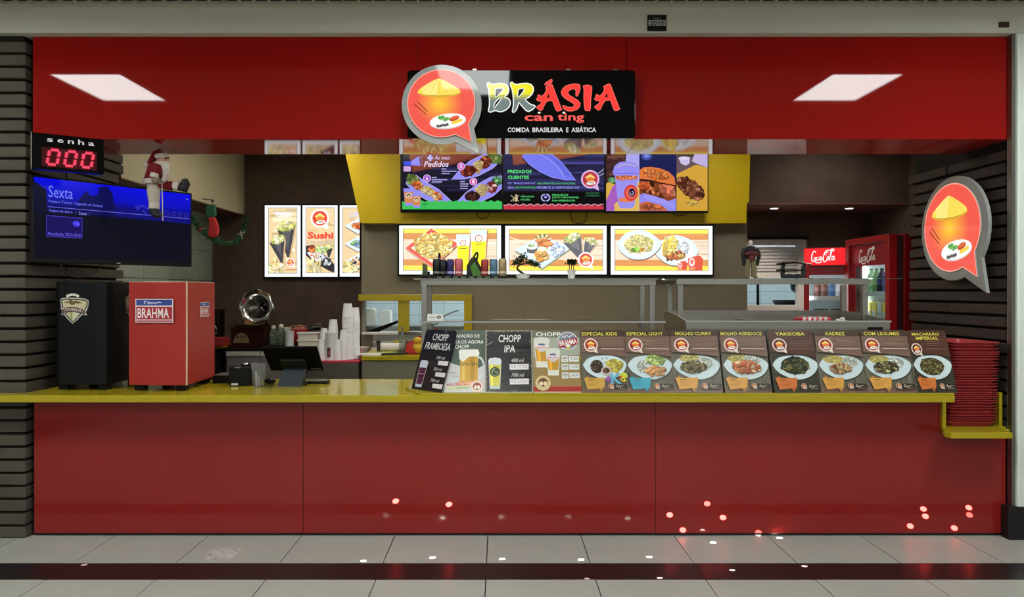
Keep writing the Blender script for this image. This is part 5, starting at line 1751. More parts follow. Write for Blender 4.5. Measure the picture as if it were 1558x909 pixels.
# ------------------------------------------------------------------ figurine and sword stand on the food warmer
zs2 = ZA(423.6, Yp) + .0006
t = root('figurine', (XA(1142, 5.0), 5.0, zs2), 'standing figurine in dark jacket and khaki trousers with folded arms', 'figurine')
k = 5.0 / F
b = MB()
for s_ in (-1, 1):
    b.tube([(s_ * .022, 0, .012), (s_ * .024, 0, .07), (s_ * .016, 0, .135)], [.02, .021, .019], 8)
    b.ball((s_ * .03, -.012, .010), (.016, .026, .010), 8, 6)
b.ball((0, 0, .132), (.036, .024, .022), 10, 6)
b.build('trousers', em('khaki', (120, 110, 80), rough=.8), t, smooth=True)
b = MB().ring([(.032, .125), (.036, .15), (.044, .19), (.046, .205), (.03, .225), (.014, .232)], n=14, sy=.65)
for s_ in (-1, 1):
    b.tube([(s_ * .042, 0, .21), (s_ * .055, -.004, .17), (s_ * .054, -.006, .135)], [.016, .017, .014], 8)
    b.tube([(s_ * .05, .0, .135), (s_ * .048, .004, .09)], [.014, .010], 6)
b.build('jacket', em('jacket_black', (26, 22, 24), rough=.7), t, smooth=True)
MB().tube([(-.046, -.02, .17), (-.01, -.034, .178), (.03, -.032, .172), (.046, -.018, .17)], [.012, .013, .013, .012], 8).ball((.0, -.022, .15), (.022, .014, .03), 8, 6).build('folded_arms', em('dark_maroon', (96, 40, 42), rough=.7), t, smooth=True)
MB().ring([(.010, .226), (.010, .24)], n=8).ball((0, -.002, .252), (.0145, .016, .019), 12, 8).ball((0, -.018, .25), (.003, .004, .004), 6, 4).build('head', em('pale_resin', (214, 206, 196), rough=.5), t, smooth=True)

t = root('sword_stand', (XA(1206, 5.0), 5.0, zs2), 'black display stand holding two small curved swords', 'sword stand')
b = MB().prism([(-.075, 0), (.08, 0), (.085, .035), (.06, .025), (.03, .034), (0, .026), (-.03, .034), (-.06, .026), (-.08, .036)], -.02, .02)
b.build('base', 'black_matt', t)
for x_ in (-.07, .075):
    MB().prism([(x_ - .012, .03), (x_ + .012, .03), (x_ + .01, .075), (x_ + .016, .1), (x_ + .004, .118), (x_ - .004, .098), (x_ - .012, .075)], -.012, .012).build('upright', 'black_matt', t)
for (x0, x1, z_, zz) in ((-.12, .125, .098, .012), (-.12, .075, .055, .004)):
    pts = [(x0 + (x1 - x0) * i / 8, -.016, z_ + zz * math.sin(math.pi * i / 8)) for i in range(9)]
    MB().tube(pts, [.007] * 3 + [.0055] * 6, 8).build('sword', 'black_gloss', t, smooth=True)
    MB().ball((x0 + .055, -.016, z_ + zz * .6), (.004, .011, .012), 10, 6).build('sword_guard', 'black_matt', t, smooth=True)

# ------------------------------------------------------------------ draft towers
t = root('beer_tower', (-2.21, 4.82, ZT), 'tall red draft beer cabinet with blue and white brand plates', 'beer dispenser')
zt0, zt1 = ZT + .04, 1.636
xa, xb, ya, yb, xd = -2.402, -2.014, 4.60, 5.06, -2.03
body = [(xa, ya), (-2.22, ya - .03), (xb, ya - .028), (xd, yb), (xa + .03, yb)]
MB().slab(body, zt0, zt1).build('body', 'tower_red', t, world=True, bevel=.003)
MB().slab([(x_, y_) for x_, y_ in body], zt1, zt1 + .004).build('top_cap', 'edge_cream', t, world=True)
MB().tube([(xb, ya - .028, zt0), (xb, ya - .028, zt1)], .005, 6).build('edge_band', 'edge_cream', t, world=True)
for (x_, y_) in ((-2.35, 4.66), (-2.07, 4.64), (-2.08, 5.0), (-2.33, 5.0)):
    MB().bx(x_ - .03, x_ + .03, y_ - .03, y_ + .03, ZT + .0006, zt0).build('foot', 'black_pl', t, world=True)


def brahma(w):
    a = Art(w / 287.0, ou=891.5, ov=242.5)
    a.rect(748, 155, 1035, 330, (232, 222, 224)).rect(754, 161, 1029, 204, (48, 70, 140)).rect(754, 213, 1029, 308, (170, 42, 48))
    a.rect(754, 314, 1029, 324, (170, 42, 48))
    a.curve([(822, 190), (815, 180), (824, 172), (838, 176)], 6, (240, 240, 246)).curve([(842, 192), (850, 172), (846, 190), (860, 180), (862, 192), (876, 180), (880, 190), (896, 181), (906, 190), (920, 180), (945, 182)], 5, (240, 240, 246))
    a.text('BRAHMA', 764, 224, 1004, 296, (240, 232, 230), bold=0.02)
    return a


s1 = brahma(.25).build('brand_plate', 'sticker', t)
s1.location = Vector((XA(236.5, 4.58), 4.566, ZA(473, 4.58))) - wloc(t)
s1.rotation_euler = (0, 0, math.radians(-3.5))
s1.location.y += -.002
s2 = brahma(.165).build('brand_plate', 'sticker', t)
s2.location = Vector((-2.0205, 4.865, ZA(471, 4.86))) - wloc(t)
s2.rotation_euler = (0, 0, math.radians(92))
t2 = root('drip_tray', (-1.92, 5.04, ZT), 'black drip tray beside the red draft cabinet', 'drip tray')
MB().bx(-.095, .06, -.06, .12, .0006, .055).build('tray', 'black_pl', t2, bevel=.004)
MB().bx(-.09, .055, -.055, .115, .0552, .0585).build('grate', 'steel_dark', t2)
MB().bx(.062, .10, -.03, .06, .0006, .06).build('tap_block', 'black_gloss', t2, bevel=.006)

t = root('beer_tower', (-2.69, 4.86, ZT), 'tall black draft beer cabinet with a cream shield crest', 'beer dispenser')
pts = [(-2.93, 4.80), (-2.925, 4.70), (-2.90, 4.645), (-2.86, 4.61), (-2.80, 4.60), (-2.62, 4.60), (-2.56, 4.62), (-2.538, 4.66), (-2.536, 5.12), (-2.93, 5.12)]
MB().slab(pts, zt0, zt1).build('body', 'tower_black', t, world=True, bevel=.003)
MB().slab([(x_ * 1.0, y_) for x_, y_ in pts], zt1, zt1 + .003).build('top_cap', 'black_pl', t, world=True)
for (x_, y_) in ((-2.87, 4.70), (-2.60, 4.68), (-2.60, 5.05), (-2.87, 5.05)):
    MB().bx(x_ - .03, x_ + .03, y_ - .03, y_ + .03, ZT + .0006, zt0).build('foot', 'black_pl', t, world=True)


def crest(w):
    a = Art(w / 690.0, ou=430, ov=450)
    sh = [(85, 225), (130, 195), (250, 180), (530, 190), (700, 210), (775, 260), (760, 420), (720, 470), (620, 590), (500, 720), (385, 815), (260, 700), (180, 590), (110, 440)]
    a.poly(sh, (196, 194, 184))
    for k in range(7):
        a.ell(262 + k * 42, 150 - 40 * math.sin(math.pi * (k + .5) / 7), 30, 32, (206, 204, 190) if k % 2 else (226, 224, 210), 12)
    a.poly(grow(sh, -22), (60, 54, 50))
    a.poly(grow(sh, -54), (196, 188, 150))
    a.poly([(390, 420), (590, 460), (500, 650), (385, 750)], (206, 204, 172)).poly([(330, 540), (380, 540), (380, 745), (330, 700)], (150, 150, 100))
    a.poly([(170, 310), (260, 262), (300, 300), (300, 220), (370, 210), (380, 270), (470, 250), (620, 310), (520, 330), (450, 320), (420, 360), (330, 350), (290, 310)], (104, 84, 50))
    a.poly([(100, 450), (200, 430), (200, 600), (110, 600), (140, 530)], (206, 200, 194)).poly([(112, 470), (190, 460), (190, 585), (125, 588), (150, 530)], (74, 50, 52))
    a.poly([(640, 460), (745, 465), (700, 535), (740, 610), (610, 600)], (206, 200, 194)).poly([(650, 478), (712, 482), (676, 535), (708, 592), (620, 586)], (74, 50, 52))
    a.poly([(180, 425), (300, 405), (460, 415), (640, 460), (620, 575), (440, 535), (300, 535), (215, 560)], (76, 48, 52))
    a.text("QUEENS", 200, 440, 600, 520, (226, 214, 206), bold=0.01, rot=.1)
    return a


c1 = crest(.185).build('crest', 'sticker', t)
c1.location = Vector((XA(113.5, 4.6), 4.5985, ZA(470, 4.6))) - wloc(t)
c3 = crest(.185).build('crest', 'sticker', t)
c3.location = Vector((-2.533, 4.90, ZA(467, 4.9))) - wloc(t)
c3.rotation_euler = (0, 0, math.radians(90))

# ------------------------------------------------------------------ till area
t = root('pos_terminal', (-1.427, 4.86, ZT), 'black touchscreen till seen from behind on the worktop', 'till')
tl, tr, br_, bl_ = (-1.594, 4.75, 1.194), (-1.222, 4.75, 1.196), (-1.228, 4.95, 1.022), (-1.594, 4.95, 1.02)
nrm = (Vector(tr) - Vector(tl)).cross(Vector(bl_) - Vector(tl)).normalized()
if nrm.y > 0:
    nrm = -nrm
c4 = [Vector(p) for p in (tl, tr, br_, bl_)]
MB().add([p for p in c4] + [p - nrm * .02 for p in c4], [(0, 1, 2, 3), (7, 6, 5, 4), (0, 4, 5, 1), (1, 5, 6, 2), (2, 6, 7, 3), (3, 7, 4, 0)]).build('monitor', em('till_black', (9, 10, 11), rough=.5, spec=.06), t, world=True, bevel=.006)
ctr = sum(c4, Vector()) / 4
ex = (c4[1] - c4[0]).normalized(); ey = (c4[3] - c4[0]).normalized()


def onback(u0, u1, v0, v1, d0, d1, nm, m):
    vs = []
    for d in (d0, d1):
        for (u, v) in ((u0, v0), (u1, v0), (u1, v1), (u0, v1)):
            vs.append(c4[0] + ex * u * .372 + ey * v * .265 + nrm * d)
    MB().add(vs, [(0, 1, 2, 3), (7, 6, 5, 4), (0, 4, 5, 1), (1, 5, 6, 2), (2, 6, 7, 3), (3, 7, 4, 0)]).build(nm, m, t, world=True, bevel=.003)


onback(.28, .72, .42, .95, .0005, .022, 'rear_housing', 'black_matt')
onback(.76, .95, .88, .93, .0005, .0015, 'badge', 'steel_dark')
em('slate_plastic', (44, 52, 58), rough=.4)
v = [(-1.505, 4.80, ZT + .0006), (-1.345, 4.80, ZT + .0006), (-1.33, 4.89, 1.045), (-1.49, 4.89, 1.045), (-1.505, 4.90, ZT + .0006), (-1.345, 4.90, ZT + .0006), (-1.33, 4.93, 1.045), (-1.49, 4.93, 1.045)]
MB().add(v, [(0, 1, 2, 3), (5, 4, 7, 6), (0, 4, 5, 1), (3, 2, 6, 7), (0, 3, 7, 4), (1, 5, 6, 2)]).build('stand', 'slate_plastic', t, world=True, bevel=.003)
MB().bx(-1.51, -1.33, 4.90, 5.03, ZT + .0006, ZT + .012).build('foot_plate', 'black_pl', t, world=True, bevel=.003)
mt = root('card_reader', (XA(482, 4.98), 4.98, ZT), 'flat black card reader lying right of the till', 'card reader')
MB().bx(-.085, .085, -.04, .045, .0006, .022).build('case', 'black_pl', mt, bevel=.006)
for k in range(5):
    MB().bx(-.05 + .02 * k, -.04 + .02 * k, -.03, -.018, .0222, .0245).build('key', em('key_grey', (150, 140, 132)), mt)
t = root('receipt_printer', (XA(366, 4.85), 4.90, ZT), 'black receipt printer left of the plastic cup', 'printer')
MB().bx(-.075, .077, -.07, .07, .0006, .136).build('case', 'black_pl', t, bevel=.008)
MB().bx(-.03, .005, -.0715, -.07, .137 - .013, .137 - .006).build('badge', em('badge_grey', (120, 120, 122)), t)
MB().bx(-.055, -.01, -.0715, -.07, .006, .022).build('label', em('label_grey', (190, 190, 190)), t)
MB().bx(.0, .076, -.05, .06, .136, .146).build('lid', 'black_gloss', t, bevel=.004)
t = root('plastic_cup', (XA(393.5, 4.80), 4.80, ZT), 'clear plastic cup holding small white tubes beside the printer', 'cup')
MB().ring([(.034, .0008), (.05, .155), (.052, .157), (.0515, .16), (.049, .157), (.033, .004)], n=24, caps=True).build('cup', 'cup', t, smooth=True)
MB().tube([(-.012, 0, .006), (-.022, .01, .105)], .008, 8).build('tube', 'white_pl', t, smooth=True)
MB().tube([(.008, -.005, .006), (.0, .0, .08)], .008, 8).build('tube', em('pink_paper', (214, 186, 186)), t, smooth=True)
t = root('computer_mouse', (XA(411, 4.95), 4.95, ZT), 'black computer mouse beside the till', 'mouse')
MB().ball((0, 0, .016), (.042, .032, .02), 14, 8).xf(Matrix.Translation((0, 0, .0045))).build('shell', 'black_gloss', t, smooth=True)
MB().tube(spline([(.03, -.02, .014), (.05, -.06, .006), (.02, -.11, .006), (-.03, -.14, .006)], 5), .003, 6).build('cord', 'cable', t, smooth=True)
t = tag(MB().ring([(.012, .0006), (.014, .028), (.0125, .028), (.011, .004)], n=16).build('shot_glass', 'glass', smooth=True), 'tiny clear glass standing in front of the till', 'glass')
t.location = (XA(414, 4.74), 4.70, ZT)
# ================================================================== things behind and around the counter
# ------------------------------------------------------------------ television
pL, pR = Vector((-2.967, 4.50, 0)), Vector((-2.318, 5.35, 0))
Wt = (pR - pL).length
rz = math.atan2(pR.y - pL.y, pR.x - pL.x)
t = root('television', ((pL + pR) / 2 + Vector((0, 0, 1.762))), 'large flat television with a blue menu picture mounted under the fascia at left', 'television', rz=rz)
Ht = 0.556
MB().bx(-Wt / 2, Wt / 2, 0, .035, 0, Ht).build('housing', 'black_pl', t, bevel=.004)
MB().bx(-.25, .25, .035, .07, .1, .42).build('rear_box', 'black_matt', t, bevel=.006)
MB().bx(-.03, .03, .07, .40, .25, .31).build('wall_arm', 'black_matt', t)
a = Art(Wt / 100, Ht / 50, 50, 50)
a.rect(1.2, 1.2, 98.8, 47.5, (6, 7, 26))
B1, B2 = (10, 12, 214), (8, 10, 120)
n = 16
for k in range(n):
    q = k / n
    a.rect(1.2, 1.2 + 10.5 * q, 98.8, 1.2 + 10.5 * (q + 1 / n) + .02, (8, 10 + 4 * q, 228 - 40 * q))
for k in range(n):
    q = k / n
    a.rect(1.2, 11.7 + 9.8 * q, 98.8, 11.7 + 9.8 * (q + 1 / n) + .02, (8, 8, 170 - 132 * q))
a.poly([(1.2, 3.5), (8, 8), (8, 21.5), (1.2, 21.5)], (6, 7, 40))
a.poly([(26, 12), (30, 6), (33, 9), (37, 8), (38, 3), (43, 2), (46, 6), (47, 12), (50, 16), (50, 20), (26, 20)], (10, 10, 84))
a.poly([(48, 14), (98.8, 17), (98.8, 21), (48, 20)], (12, 12, 120))
a.text('Sexta', 9, 5.2, 22.5, 12.0, (120, 130, 255))
a.text('Pratos e Turmas / Sugestão da Semana', 9, 13.4, 40, 15.6, (110, 116, 250), bold=.01)
a.line([(8.5, 17.6), (98, 17.6)], .35, (110, 104, 240))
a.text('Segunda-feira', 9.2, 18.9, 22.4, 20.8, (110, 110, 250), bold=.01).text('/', 24, 18.9, 24.5, 20.8, (110, 110, 250)).text('Sexta', 26, 18.9, 30.6, 20.8, (140, 140, 255), bold=.01).text('/', 32, 18.9, 32.5, 20.8, (110, 110, 250))
a.rect(7.8, 22.6, 28, 35, (70, 60, 200)).rect(8.1, 23, 27.7, 34.6, (24, 10, 92))
a.ell(24.5, 26.4, 2.1, 1.9, (60, 50, 230)).curve([(23, 26.5), (24.3, 25.8), (26, 26.6), (24.5, 27.2)], .4, (120, 120, 255))
a.text('Resultado 2024-03-8', 8.8, 32.2, 27, 34.1, (110, 104, 246))
rnd = random.Random(4)
for k in range(26):
    x_ = rnd.uniform(60, 76); y_ = rnd.uniform(11.5, 17)
    a.line([(x_, y_), (x_ + rnd.uniform(.6, 2.4), y_ + rnd.uniform(-.5, .5))], .3, (70, 70, 236))
for x_ in (82, 86.5, 91, 95.5):
    a.arc(x_, 15.2, 1.4, 1.2, 0, 360, .3, (60, 60, 220))
a.ell(96.2, 4.6, .5, .5, (140, 140, 255))
a.build('screen_picture', 'screen', t, (0, -.0006, 0))
for (x0, x1, d) in ((-.40, -.27, .10), (-.27, -.10, .11)):
    pass
MB().tube(spline([(-.36, .02, 0), (-.33, .03, -.06), (-.24, .04, -.095), (-.14, .03, -.06), (-.10, .02, 0)], 6), .004, 6).build('cable', 'cable', t, smooth=True)
MB().bx(-.012, .012, -.0012, -.0002, .006, .012).build('badge', 'chrome', t)

# ------------------------------------------------------------------ queue number display
pL, pR = Vector((-2.829, 4.285, 0)), Vector((-2.508, 4.50, 0))
Wt = (pR - pL).length
rz = math.atan2(pR.y - pL.y, pR.x - pL.x)
Ht = .222
t = root('queue_display', ((pL + pR) / 2 + Vector((0, 0, 2.318))), 'small black queue display with three glowing red zeros under the word senha', 'number display', rz=rz)
MB().bx(-Wt / 2, Wt / 2, 0, .05, 0, Ht).build('case', 'black_gloss', t, bevel=.006)
MB().bx(-Wt / 2 - .001, -Wt / 2 + .004, -.001, .05, 0, Ht).build('side_trim', 'steel_dark', t)
MB().bx(-.01, .01, .05, .26, .11, .13).bx(-.01, .01, .24, .26, .13, .2365).build('bracket', 'black_matt', t)
MB().tube([(-.03, .03, 0), (-.03, .03, -.05)], .003, 6).build('cable', 'cable', t)
a = Art(Wt / 100, Ht / 57, 50, 57)
for i, ch in enumerate('senha'):
    x0 = 21 + i * 14.2
    a.text(ch, x0, 7.2 - (2.4 if ch == 'h' else 0), x0 + 8.4, 12.6, (206, 204, 204), bold=.02)
a.rect(14, 22, 90, 52, (58, 0, 8))
for k in range(3):
    x0, y0, w_, h_ = 21 + 23.5 * k, 25, 13.5, 23
    sl = 4.0

    def dp(u, v):
        return (x0 + u * w_ + (1 - v) * sl, y0 + v * h_)
    glow = (120, 0, 18)
    for (wd, cc) in ((7.4, glow), (3.8, (255, 76, 108))):
        for (p, q) in (((.1, 0), (.9, 0)), ((1, .06), (1, .45)), ((1, .55), (1, .94)), ((.9, 1), (.1, 1)), ((0, .94), (0, .55)), ((0, .45), (0, .06))):
            a.line([dp(*p), dp(*q)], wd, cc)
a.build('digits', 'sign_glow', t, (0, -.0006, 0))

# ------------------------------------------------------------------ santa doll hanging from the soffit
YN = 4.78
k = YN / F


def S(px, py, d=0.0):
    return P(px, py, YN + d)


em('felt_red', (112, 16, 22), rough=.95); em('fur_white', (206, 196, 184), rough=.95, bump=.8, bscale=160); em('skin', (206, 150, 120), rough=.6)
em('boot_black', (18, 17, 18), rough=.6); em('mitten', (128, 112, 98), rough=.9); em('cloth_pale', (182, 172, 158), rough=.95, bump=.4, bscale=90)
t = root('santa_doll', S(240, 231) , 'santa doll climbing a string below the red soffit in front of the television', 'doll')
MB().tube([S(246, 229.5), S(246, 262, -.03), S(247, 300, -.035), S(247.5, 336, -.03)], .0035, 6).build('climbing_string', 'fur_white', t, world=True)
MB().ball(S(248, 243), (9 * k, 9 * k, 9.5 * k), 14, 10).ball(S(256, 244, -.02), (3 * k, 3 * k, 2.6 * k), 8, 6).build('head', 'skin', t, world=True, smooth=True)
e = MB()
for (px, d) in ((252, -.036), (256, -.028)):
    e.ball(S(px, 240.5, d), (.006, .005, .006), 8, 6)
e.build('eyes', 'boot_black', t, world=True, smooth=True)
MB().tube([S(246, 234), S(238, 236), S(231, 243), S(226, 249)], [8.5 * k, 7 * k, 4.5 * k, 2.5 * k], 12).build('hat', 'felt_red', t, world=True, smooth=True)
b = MB().tube(spline([S(238, 238, -.035), S(246, 236.5, -.045), S(255, 237, -.02)], 4), .017, 8)
b.build('hat_trim', 'fur_white', t, world=True, smooth=True)
MB().ball(S(222, 251), .016, 10, 8).build('pompom', 'fur_white', t, world=True, smooth=True)
b = MB()
rnd = random.Random(12)
for i in range(16):
    u = rnd.uniform(240, 256)
    b.tube([S(u, 247, -.035), S(u + 3, 254, -.05), S(u + 4 + rnd.uniform(-2, 4), 260 + rnd.uniform(0, 5), -.045)], [.013, .012, .004], 6)
b.build('beard', 'fur_white', t, world=True, smooth=True)
b = MB()
b.ring([(9 * k, 0), (12 * k, -6 * k), (15 * k, -16 * k), (17.5 * k, -25 * k), (16 * k, -27 * k)], tuple(S(237, 249)), 18, sy=.75)
b.build('coat', 'felt_red', t, world=True, smooth=True)
MB().ring([(16.4 * k, 0), (18.6 * k, -1.5 * k), (18.6 * k, -6.5 * k), (16 * k, -8 * k), (14 * k, -6 * k)], tuple(S(236, 273)), 18, sy=.78).build('coat_hem', 'fur_white', t, world=True, smooth=True)
MB().tube([S(240, 254, -.05), S(238, 262, -.075), S(236, 268, -.08)], [7 * k, 7 * k, 6 * k], 10).build('sleeve', 'felt_red', t, world=True, smooth=True)
MB().tube([S(236, 264, -.082), S(234.5, 270, -.084)], [6.4 * k, 6.4 * k], 10).build('cuff', 'fur_white', t, world=True, smooth=True)
MB().ball(S(236, 275, -.082), (5.5 * k, 5 * k, 5.5 * k), 10, 8).ball(S(241, 273, -.082), (3 * k, 2.4 * k, 2.4 * k), 8, 6).build('mitten', 'mitten', t, world=True, smooth=True)
MB().tube([S(250, 258, -.03), S(252, 268, -.045), S(248, 276, -.05)], [5 * k, 4.5 * k, 4 * k], 10).build('sleeve', 'fur_white', t, world=True, smooth=True)
MB().tube([S(234, 278), S(233.5, 292, -.02), S(234.5, 309, -.02)], [8.5 * k, 9.5 * k, 7.5 * k], 12).build('leg', 'cloth_pale', t, world=True, smooth=True)
MB().tube([S(234.5, 308, -.02), S(234.5, 318, -.02)], [7.5 * k, 7.5 * k], 12).build('boot_trim', 'fur_white', t, world=True, smooth=True)
MB().tube([S(234.5, 318, -.02), S(235.5, 325, -.025), S(238, 328, -.035), S(246, 327, -.04)], [7.6 * k, 6.5 * k, 5 * k, 3.5 * k], 10).build('boot', 'boot_black', t, world=True, smooth=True)
MB().tube([S(244, 280), S(256, 283), S(266, 283)], [7 * k, 7 * k, 6.5 * k], 10).build('leg', 'felt_red', t, world=True, smooth=True)
MB().tube([S(265, 283), S(274, 283)], [7 * k, 7 * k], 12).build('boot_trim', 'fur_white', t, world=True, smooth=True)
MB().tube([S(274, 284), S(281, 287), S(283, 280), S(281, 273)], [7 * k, 7 * k, 6.5 * k, 4.5 * k], 10).build('boot', 'boot_black', t, world=True, smooth=True)

# ------------------------------------------------------------------ stocking and garland on the bulkhead
YK = 7.22
t = root('christmas_stocking', P(323, 306, YK), 'red stocking with a green cuff hanging from the beige bulkhead', 'stocking')
MB().tube([P(323, 303, YK) + Vector((-.10, 0, 0)), P(323, 304, YK), P(323.5, 309, YK)], .006, 6).ball(P(323.5, 306, YK), .018, 8, 6).build('hook', 'steel_dark', t, world=True)
cuffp = [(316, 313), (327, 311), (328.5, 328), (326, 331), (318, 331.5), (315, 326), (313.5, 320)]
MB().prism(px_out(cuffp, YK), YK - .03, YK + .03).build('cuff', em('felt_green', (44, 104, 74), rough=.9), t, world=True, bevel=.008)
legp = [(318, 331), (326.5, 330.5), (331, 340), (333, 350), (331, 359), (326, 362), (320, 361.5), (317, 357), (319, 348), (319.5, 340)]
MB().prism(px_out(legp, YK), YK - .03, YK + .03).build('sock', em('felt_bright_red', (196, 50, 54), rough=.9), t, world=True, bevel=.01)
gp = spline([(288, 330, 6.95), (297, 346, 7.05), (312, 358, 7.25), (328, 367, 7.45), (345, 370, 7.7), (360, 364, 7.95), (368, 350, 8.15), (372, 331, 8.33)], 6)
gp = [P(*q) + Vector((.03, 0, 0)) for q in gp]
t = root('tinsel_garland', gp[20], 'green tinsel garland swagged under the beige bulkhead', 'garland')
MB().tube(gp, .012, 6).build('core', em('garland_green', (36, 76, 48), rough=.8), t, world=True)
b = MB()
rnd = random.Random(2)
for i in range(900):
    p = gp[rnd.randrange(len(gp) - 1)].lerp(gp[rnd.randrange(len(gp) - 1)], 0) + Vector((rnd.uniform(-.02, .02), rnd.uniform(-.02, .02), rnd.uniform(-.015, .015)))
    d = Vector((rnd.gauss(0, 1), rnd.gauss(0, 1), rnd.gauss(0, 1))).normalized() * rnd.uniform(.03, .055)
    w_ = d.cross(Vector((0, 1, .3))).normalized() * .005
    b.add([p - w_, p + w_, p + d], [(0, 1, 2)])
tag(b.build('needles', em('tinsel_green', (56, 110, 70), rough=.4), t, world=True), kind='stuff')
MB().ball(gp[7], .025, 10, 8).build('bauble', 'felt_bright_red', t, world=True, smooth=True)
MB().tube([gp[32] + Vector((-.03, -.03, .02)), gp[32] + Vector((.05, -.03, .05))], .008, 6).tube([gp[32] + Vector((0, -.03, .06)), gp[32] + Vector((.02, -.03, -.03))], .008, 6).build('bow', 'fur_white', t, world=True)
t = tag(MB().ring([(.001, -.05), (.03, -.042), (.05, -.012), (.052, 0), (.052, .03)], n=18).build('dome_camera', 'white_pl', smooth=True), 'small white dome camera high on the left rear ceiling', 'camera')
t.location = (XA(402, 7.8), 7.8, 3.17)

# ------------------------------------------------------------------ rear left counter and what stands on it
YR_, ZR = 7.30, 1.0
t = root('rear_cabinet', (XA(440, YR_), 7.6, 0), 'dark topped cabinet along the brown back wall', 'cabinet')
x0, x1 = XA(337, YR_), XA(500, YR_)
MB().bx(x0, x1, YR_, 7.95, ZR - .03, ZR).build('worktop', 'dark_top', t, world=True, bevel=.004)
MB().bx(x0 + .02, x1, YR_ + .03, 7.95, .0006, ZR - .031).build('carcass', 'black_matt', t, world=True)
xs = [x0 + .05 + (x1 - x0 - .05) * i / 3 for i in range(4)]
for i in range(3):
    MB().bx(xs[i], xs[i + 1] - .006, YR_ + .008, YR_ + .028, .55, ZR - .085).build('drawer', 'grey_front', t, world=True, bevel=.003)
    MB().bx(xs[i], xs[i + 1] - .006, YR_ - .004, YR_ + .028, ZR - .083, ZR - .04).build('pull_strip', em('pale_strip', (176, 168, 156), rough=.4), t, world=True)
t = root('side_board', (-3.02, 7.5, 0), 'yellow side board left of the dark rear cabinet', 'shelf')
MB().bx(-3.39, x0 - .005, 7.0, 7.95, .995, 1.03).build('board', 'yellow_top', t, world=True, bevel=.003)
MB().bx(-3.36, x0 - .02, 7.06, 7.93, .0006, .994).build('carcass', 'black_matt', t, world=True)
t = tag(MB().bx(-.08, .075, -.08, .08, 0, .085).build('box', em('box_red', (132, 22, 26), rough=.5), bevel=.006), 'small dark red box on the yellow side board', 'box')
t.location = (XA(333.5, 7.15), 7.15, 1.0306)
t = root('coffee_machine', (XA(322, 7.5), 7.5, 1.03), 'black coffee machine behind the red box', 'coffee machine')
MB().bx(-.14, .10, -.12, .12, .0006, .36).build('body', 'black_gloss', t, bevel=.02)
MB().tube(spline([(.06, -.13, .20), (.10, -.15, .18), (.11, -.15, .12), (.06, -.13, .10)], 4), .008, 6).build('handle', 'chrome', t, smooth=True)

# gramophone
Yg = 7.42
t = root('gramophone', (XA(377, Yg), Yg + .12, ZR), 'dark wooden gramophone radio with a flower-shaped chrome horn', 'gramophone')
gx = lambda px: XA(px, Yg)
MB().bx(gx(351), gx(403), Yg, Yg + .30, ZR + .012, ZR + .185).build('case', 'wood_dark', t, world=True, bevel=.006)
MB().bx(gx(347), gx(407), Yg - .015, Yg + .31, ZR + .0006, ZR + .018).build('plinth', 'wood_dark', t, world=True, bevel=.004)
MB().bx(gx(348), gx(406), Yg - .012, Yg + .31, ZR + .185, ZR + .205).bx(gx(356), gx(398), Yg + .02, Yg + .28, ZR + .205, ZR + .225).build('lid', 'wood_dark', t, world=True, bevel=.004)
gr = [(XA(381 + -12 * math.cos(math.pi * i / 12), Yg), ZA(522, Yg) + .105 * math.sin(math.pi * i / 12)) for i in range(13)]
gr = [(x_ - .095, z_) for x_, z_ in gr]
MB().prism(gr, Yg - .004, Yg - .0006).build('grille', em('grille_brown', (110, 92, 66), rough=.6), t, world=True)
for dx in (-.04, 0, .04):
    MB().ball((gx(381) - .095 + dx, Yg - .006, ZA(513, Yg)), (.012, .006, .012), 8, 6).build('knob', 'wood_dark', t, world=True, smooth=True)
hc = P(392.5, 467, Yg)
b = MB()
N = 64
prof = [(.166, .022, .05), (.176, .010, .055), (.174, 0.0, .05), (.163, -.004, .04), (.148, .004, .024), (.128, .024, .012), (.108, .06, .004), (.085, .11, 0), (.06, .17, 0), (.04, .22, 0), (.022, .28, 0)]
vs = []
for r_, h_, lb in prof:
    for i in range(N):
        an = 2 * math.pi * i / N
        rr_ = r_ * (1 + lb * math.cos(8 * an + .4))
        vs.append((hc.x + rr_ * math.cos(an), hc.y - .05 + h_, hc.z + rr_ * math.sin(an)))
fs = [(j * N + i, j * N + (i + 1) % N, (j + 1) * N + (i + 1) % N, (j + 1) * N + i) for j in range(len(prof) - 1) for i in range(N)]
b.add(vs, fs).build('horn', 'silver', t, world=True, smooth=True)
MB().tube([(hc.x, hc.y + .22, hc.z), (hc.x + .01, hc.y + .26, hc.z - .06), (hc.x + .03, hc.y + .2, hc.z - .16), (hc.x + .035, hc.y + .16, ZR + .223)], [.022, .022, .018, .018], 10).build('horn_neck', 'black_pl', t, world=True, smooth=True)
t = tag(MB().bx(-.045, .045, -.04, .04, 0, .40).build('wood_block', 'wood_tan', bevel=.004), 'tall tan wooden block behind the gramophone', 'block')
t.location = (XA(379, 7.82), 7.85, ZR + .0006)
t = tag(MB().ring([(.022, 0), (.022, .3), (.015, .34), (.015, .39)], n=14).build('white_bottle', 'white_pl', smooth=True), 'white bottle behind the gramophone horn', 'bottle')
t.location = (XA(388.5, 7.8), 7.83, ZR + .0006)
jt = root('black_platter', (XA(424, 7.45), 7.47, ZR), 'flat black platter under the glass jars', 'platter')
MB().ring([(.09, .0006), (.125, .012), (.128, .014), (.12, .014), (.088, .004)], n=24, sx=.85, sy=.7).build('dish', 'black_gloss', jt, smooth=True)
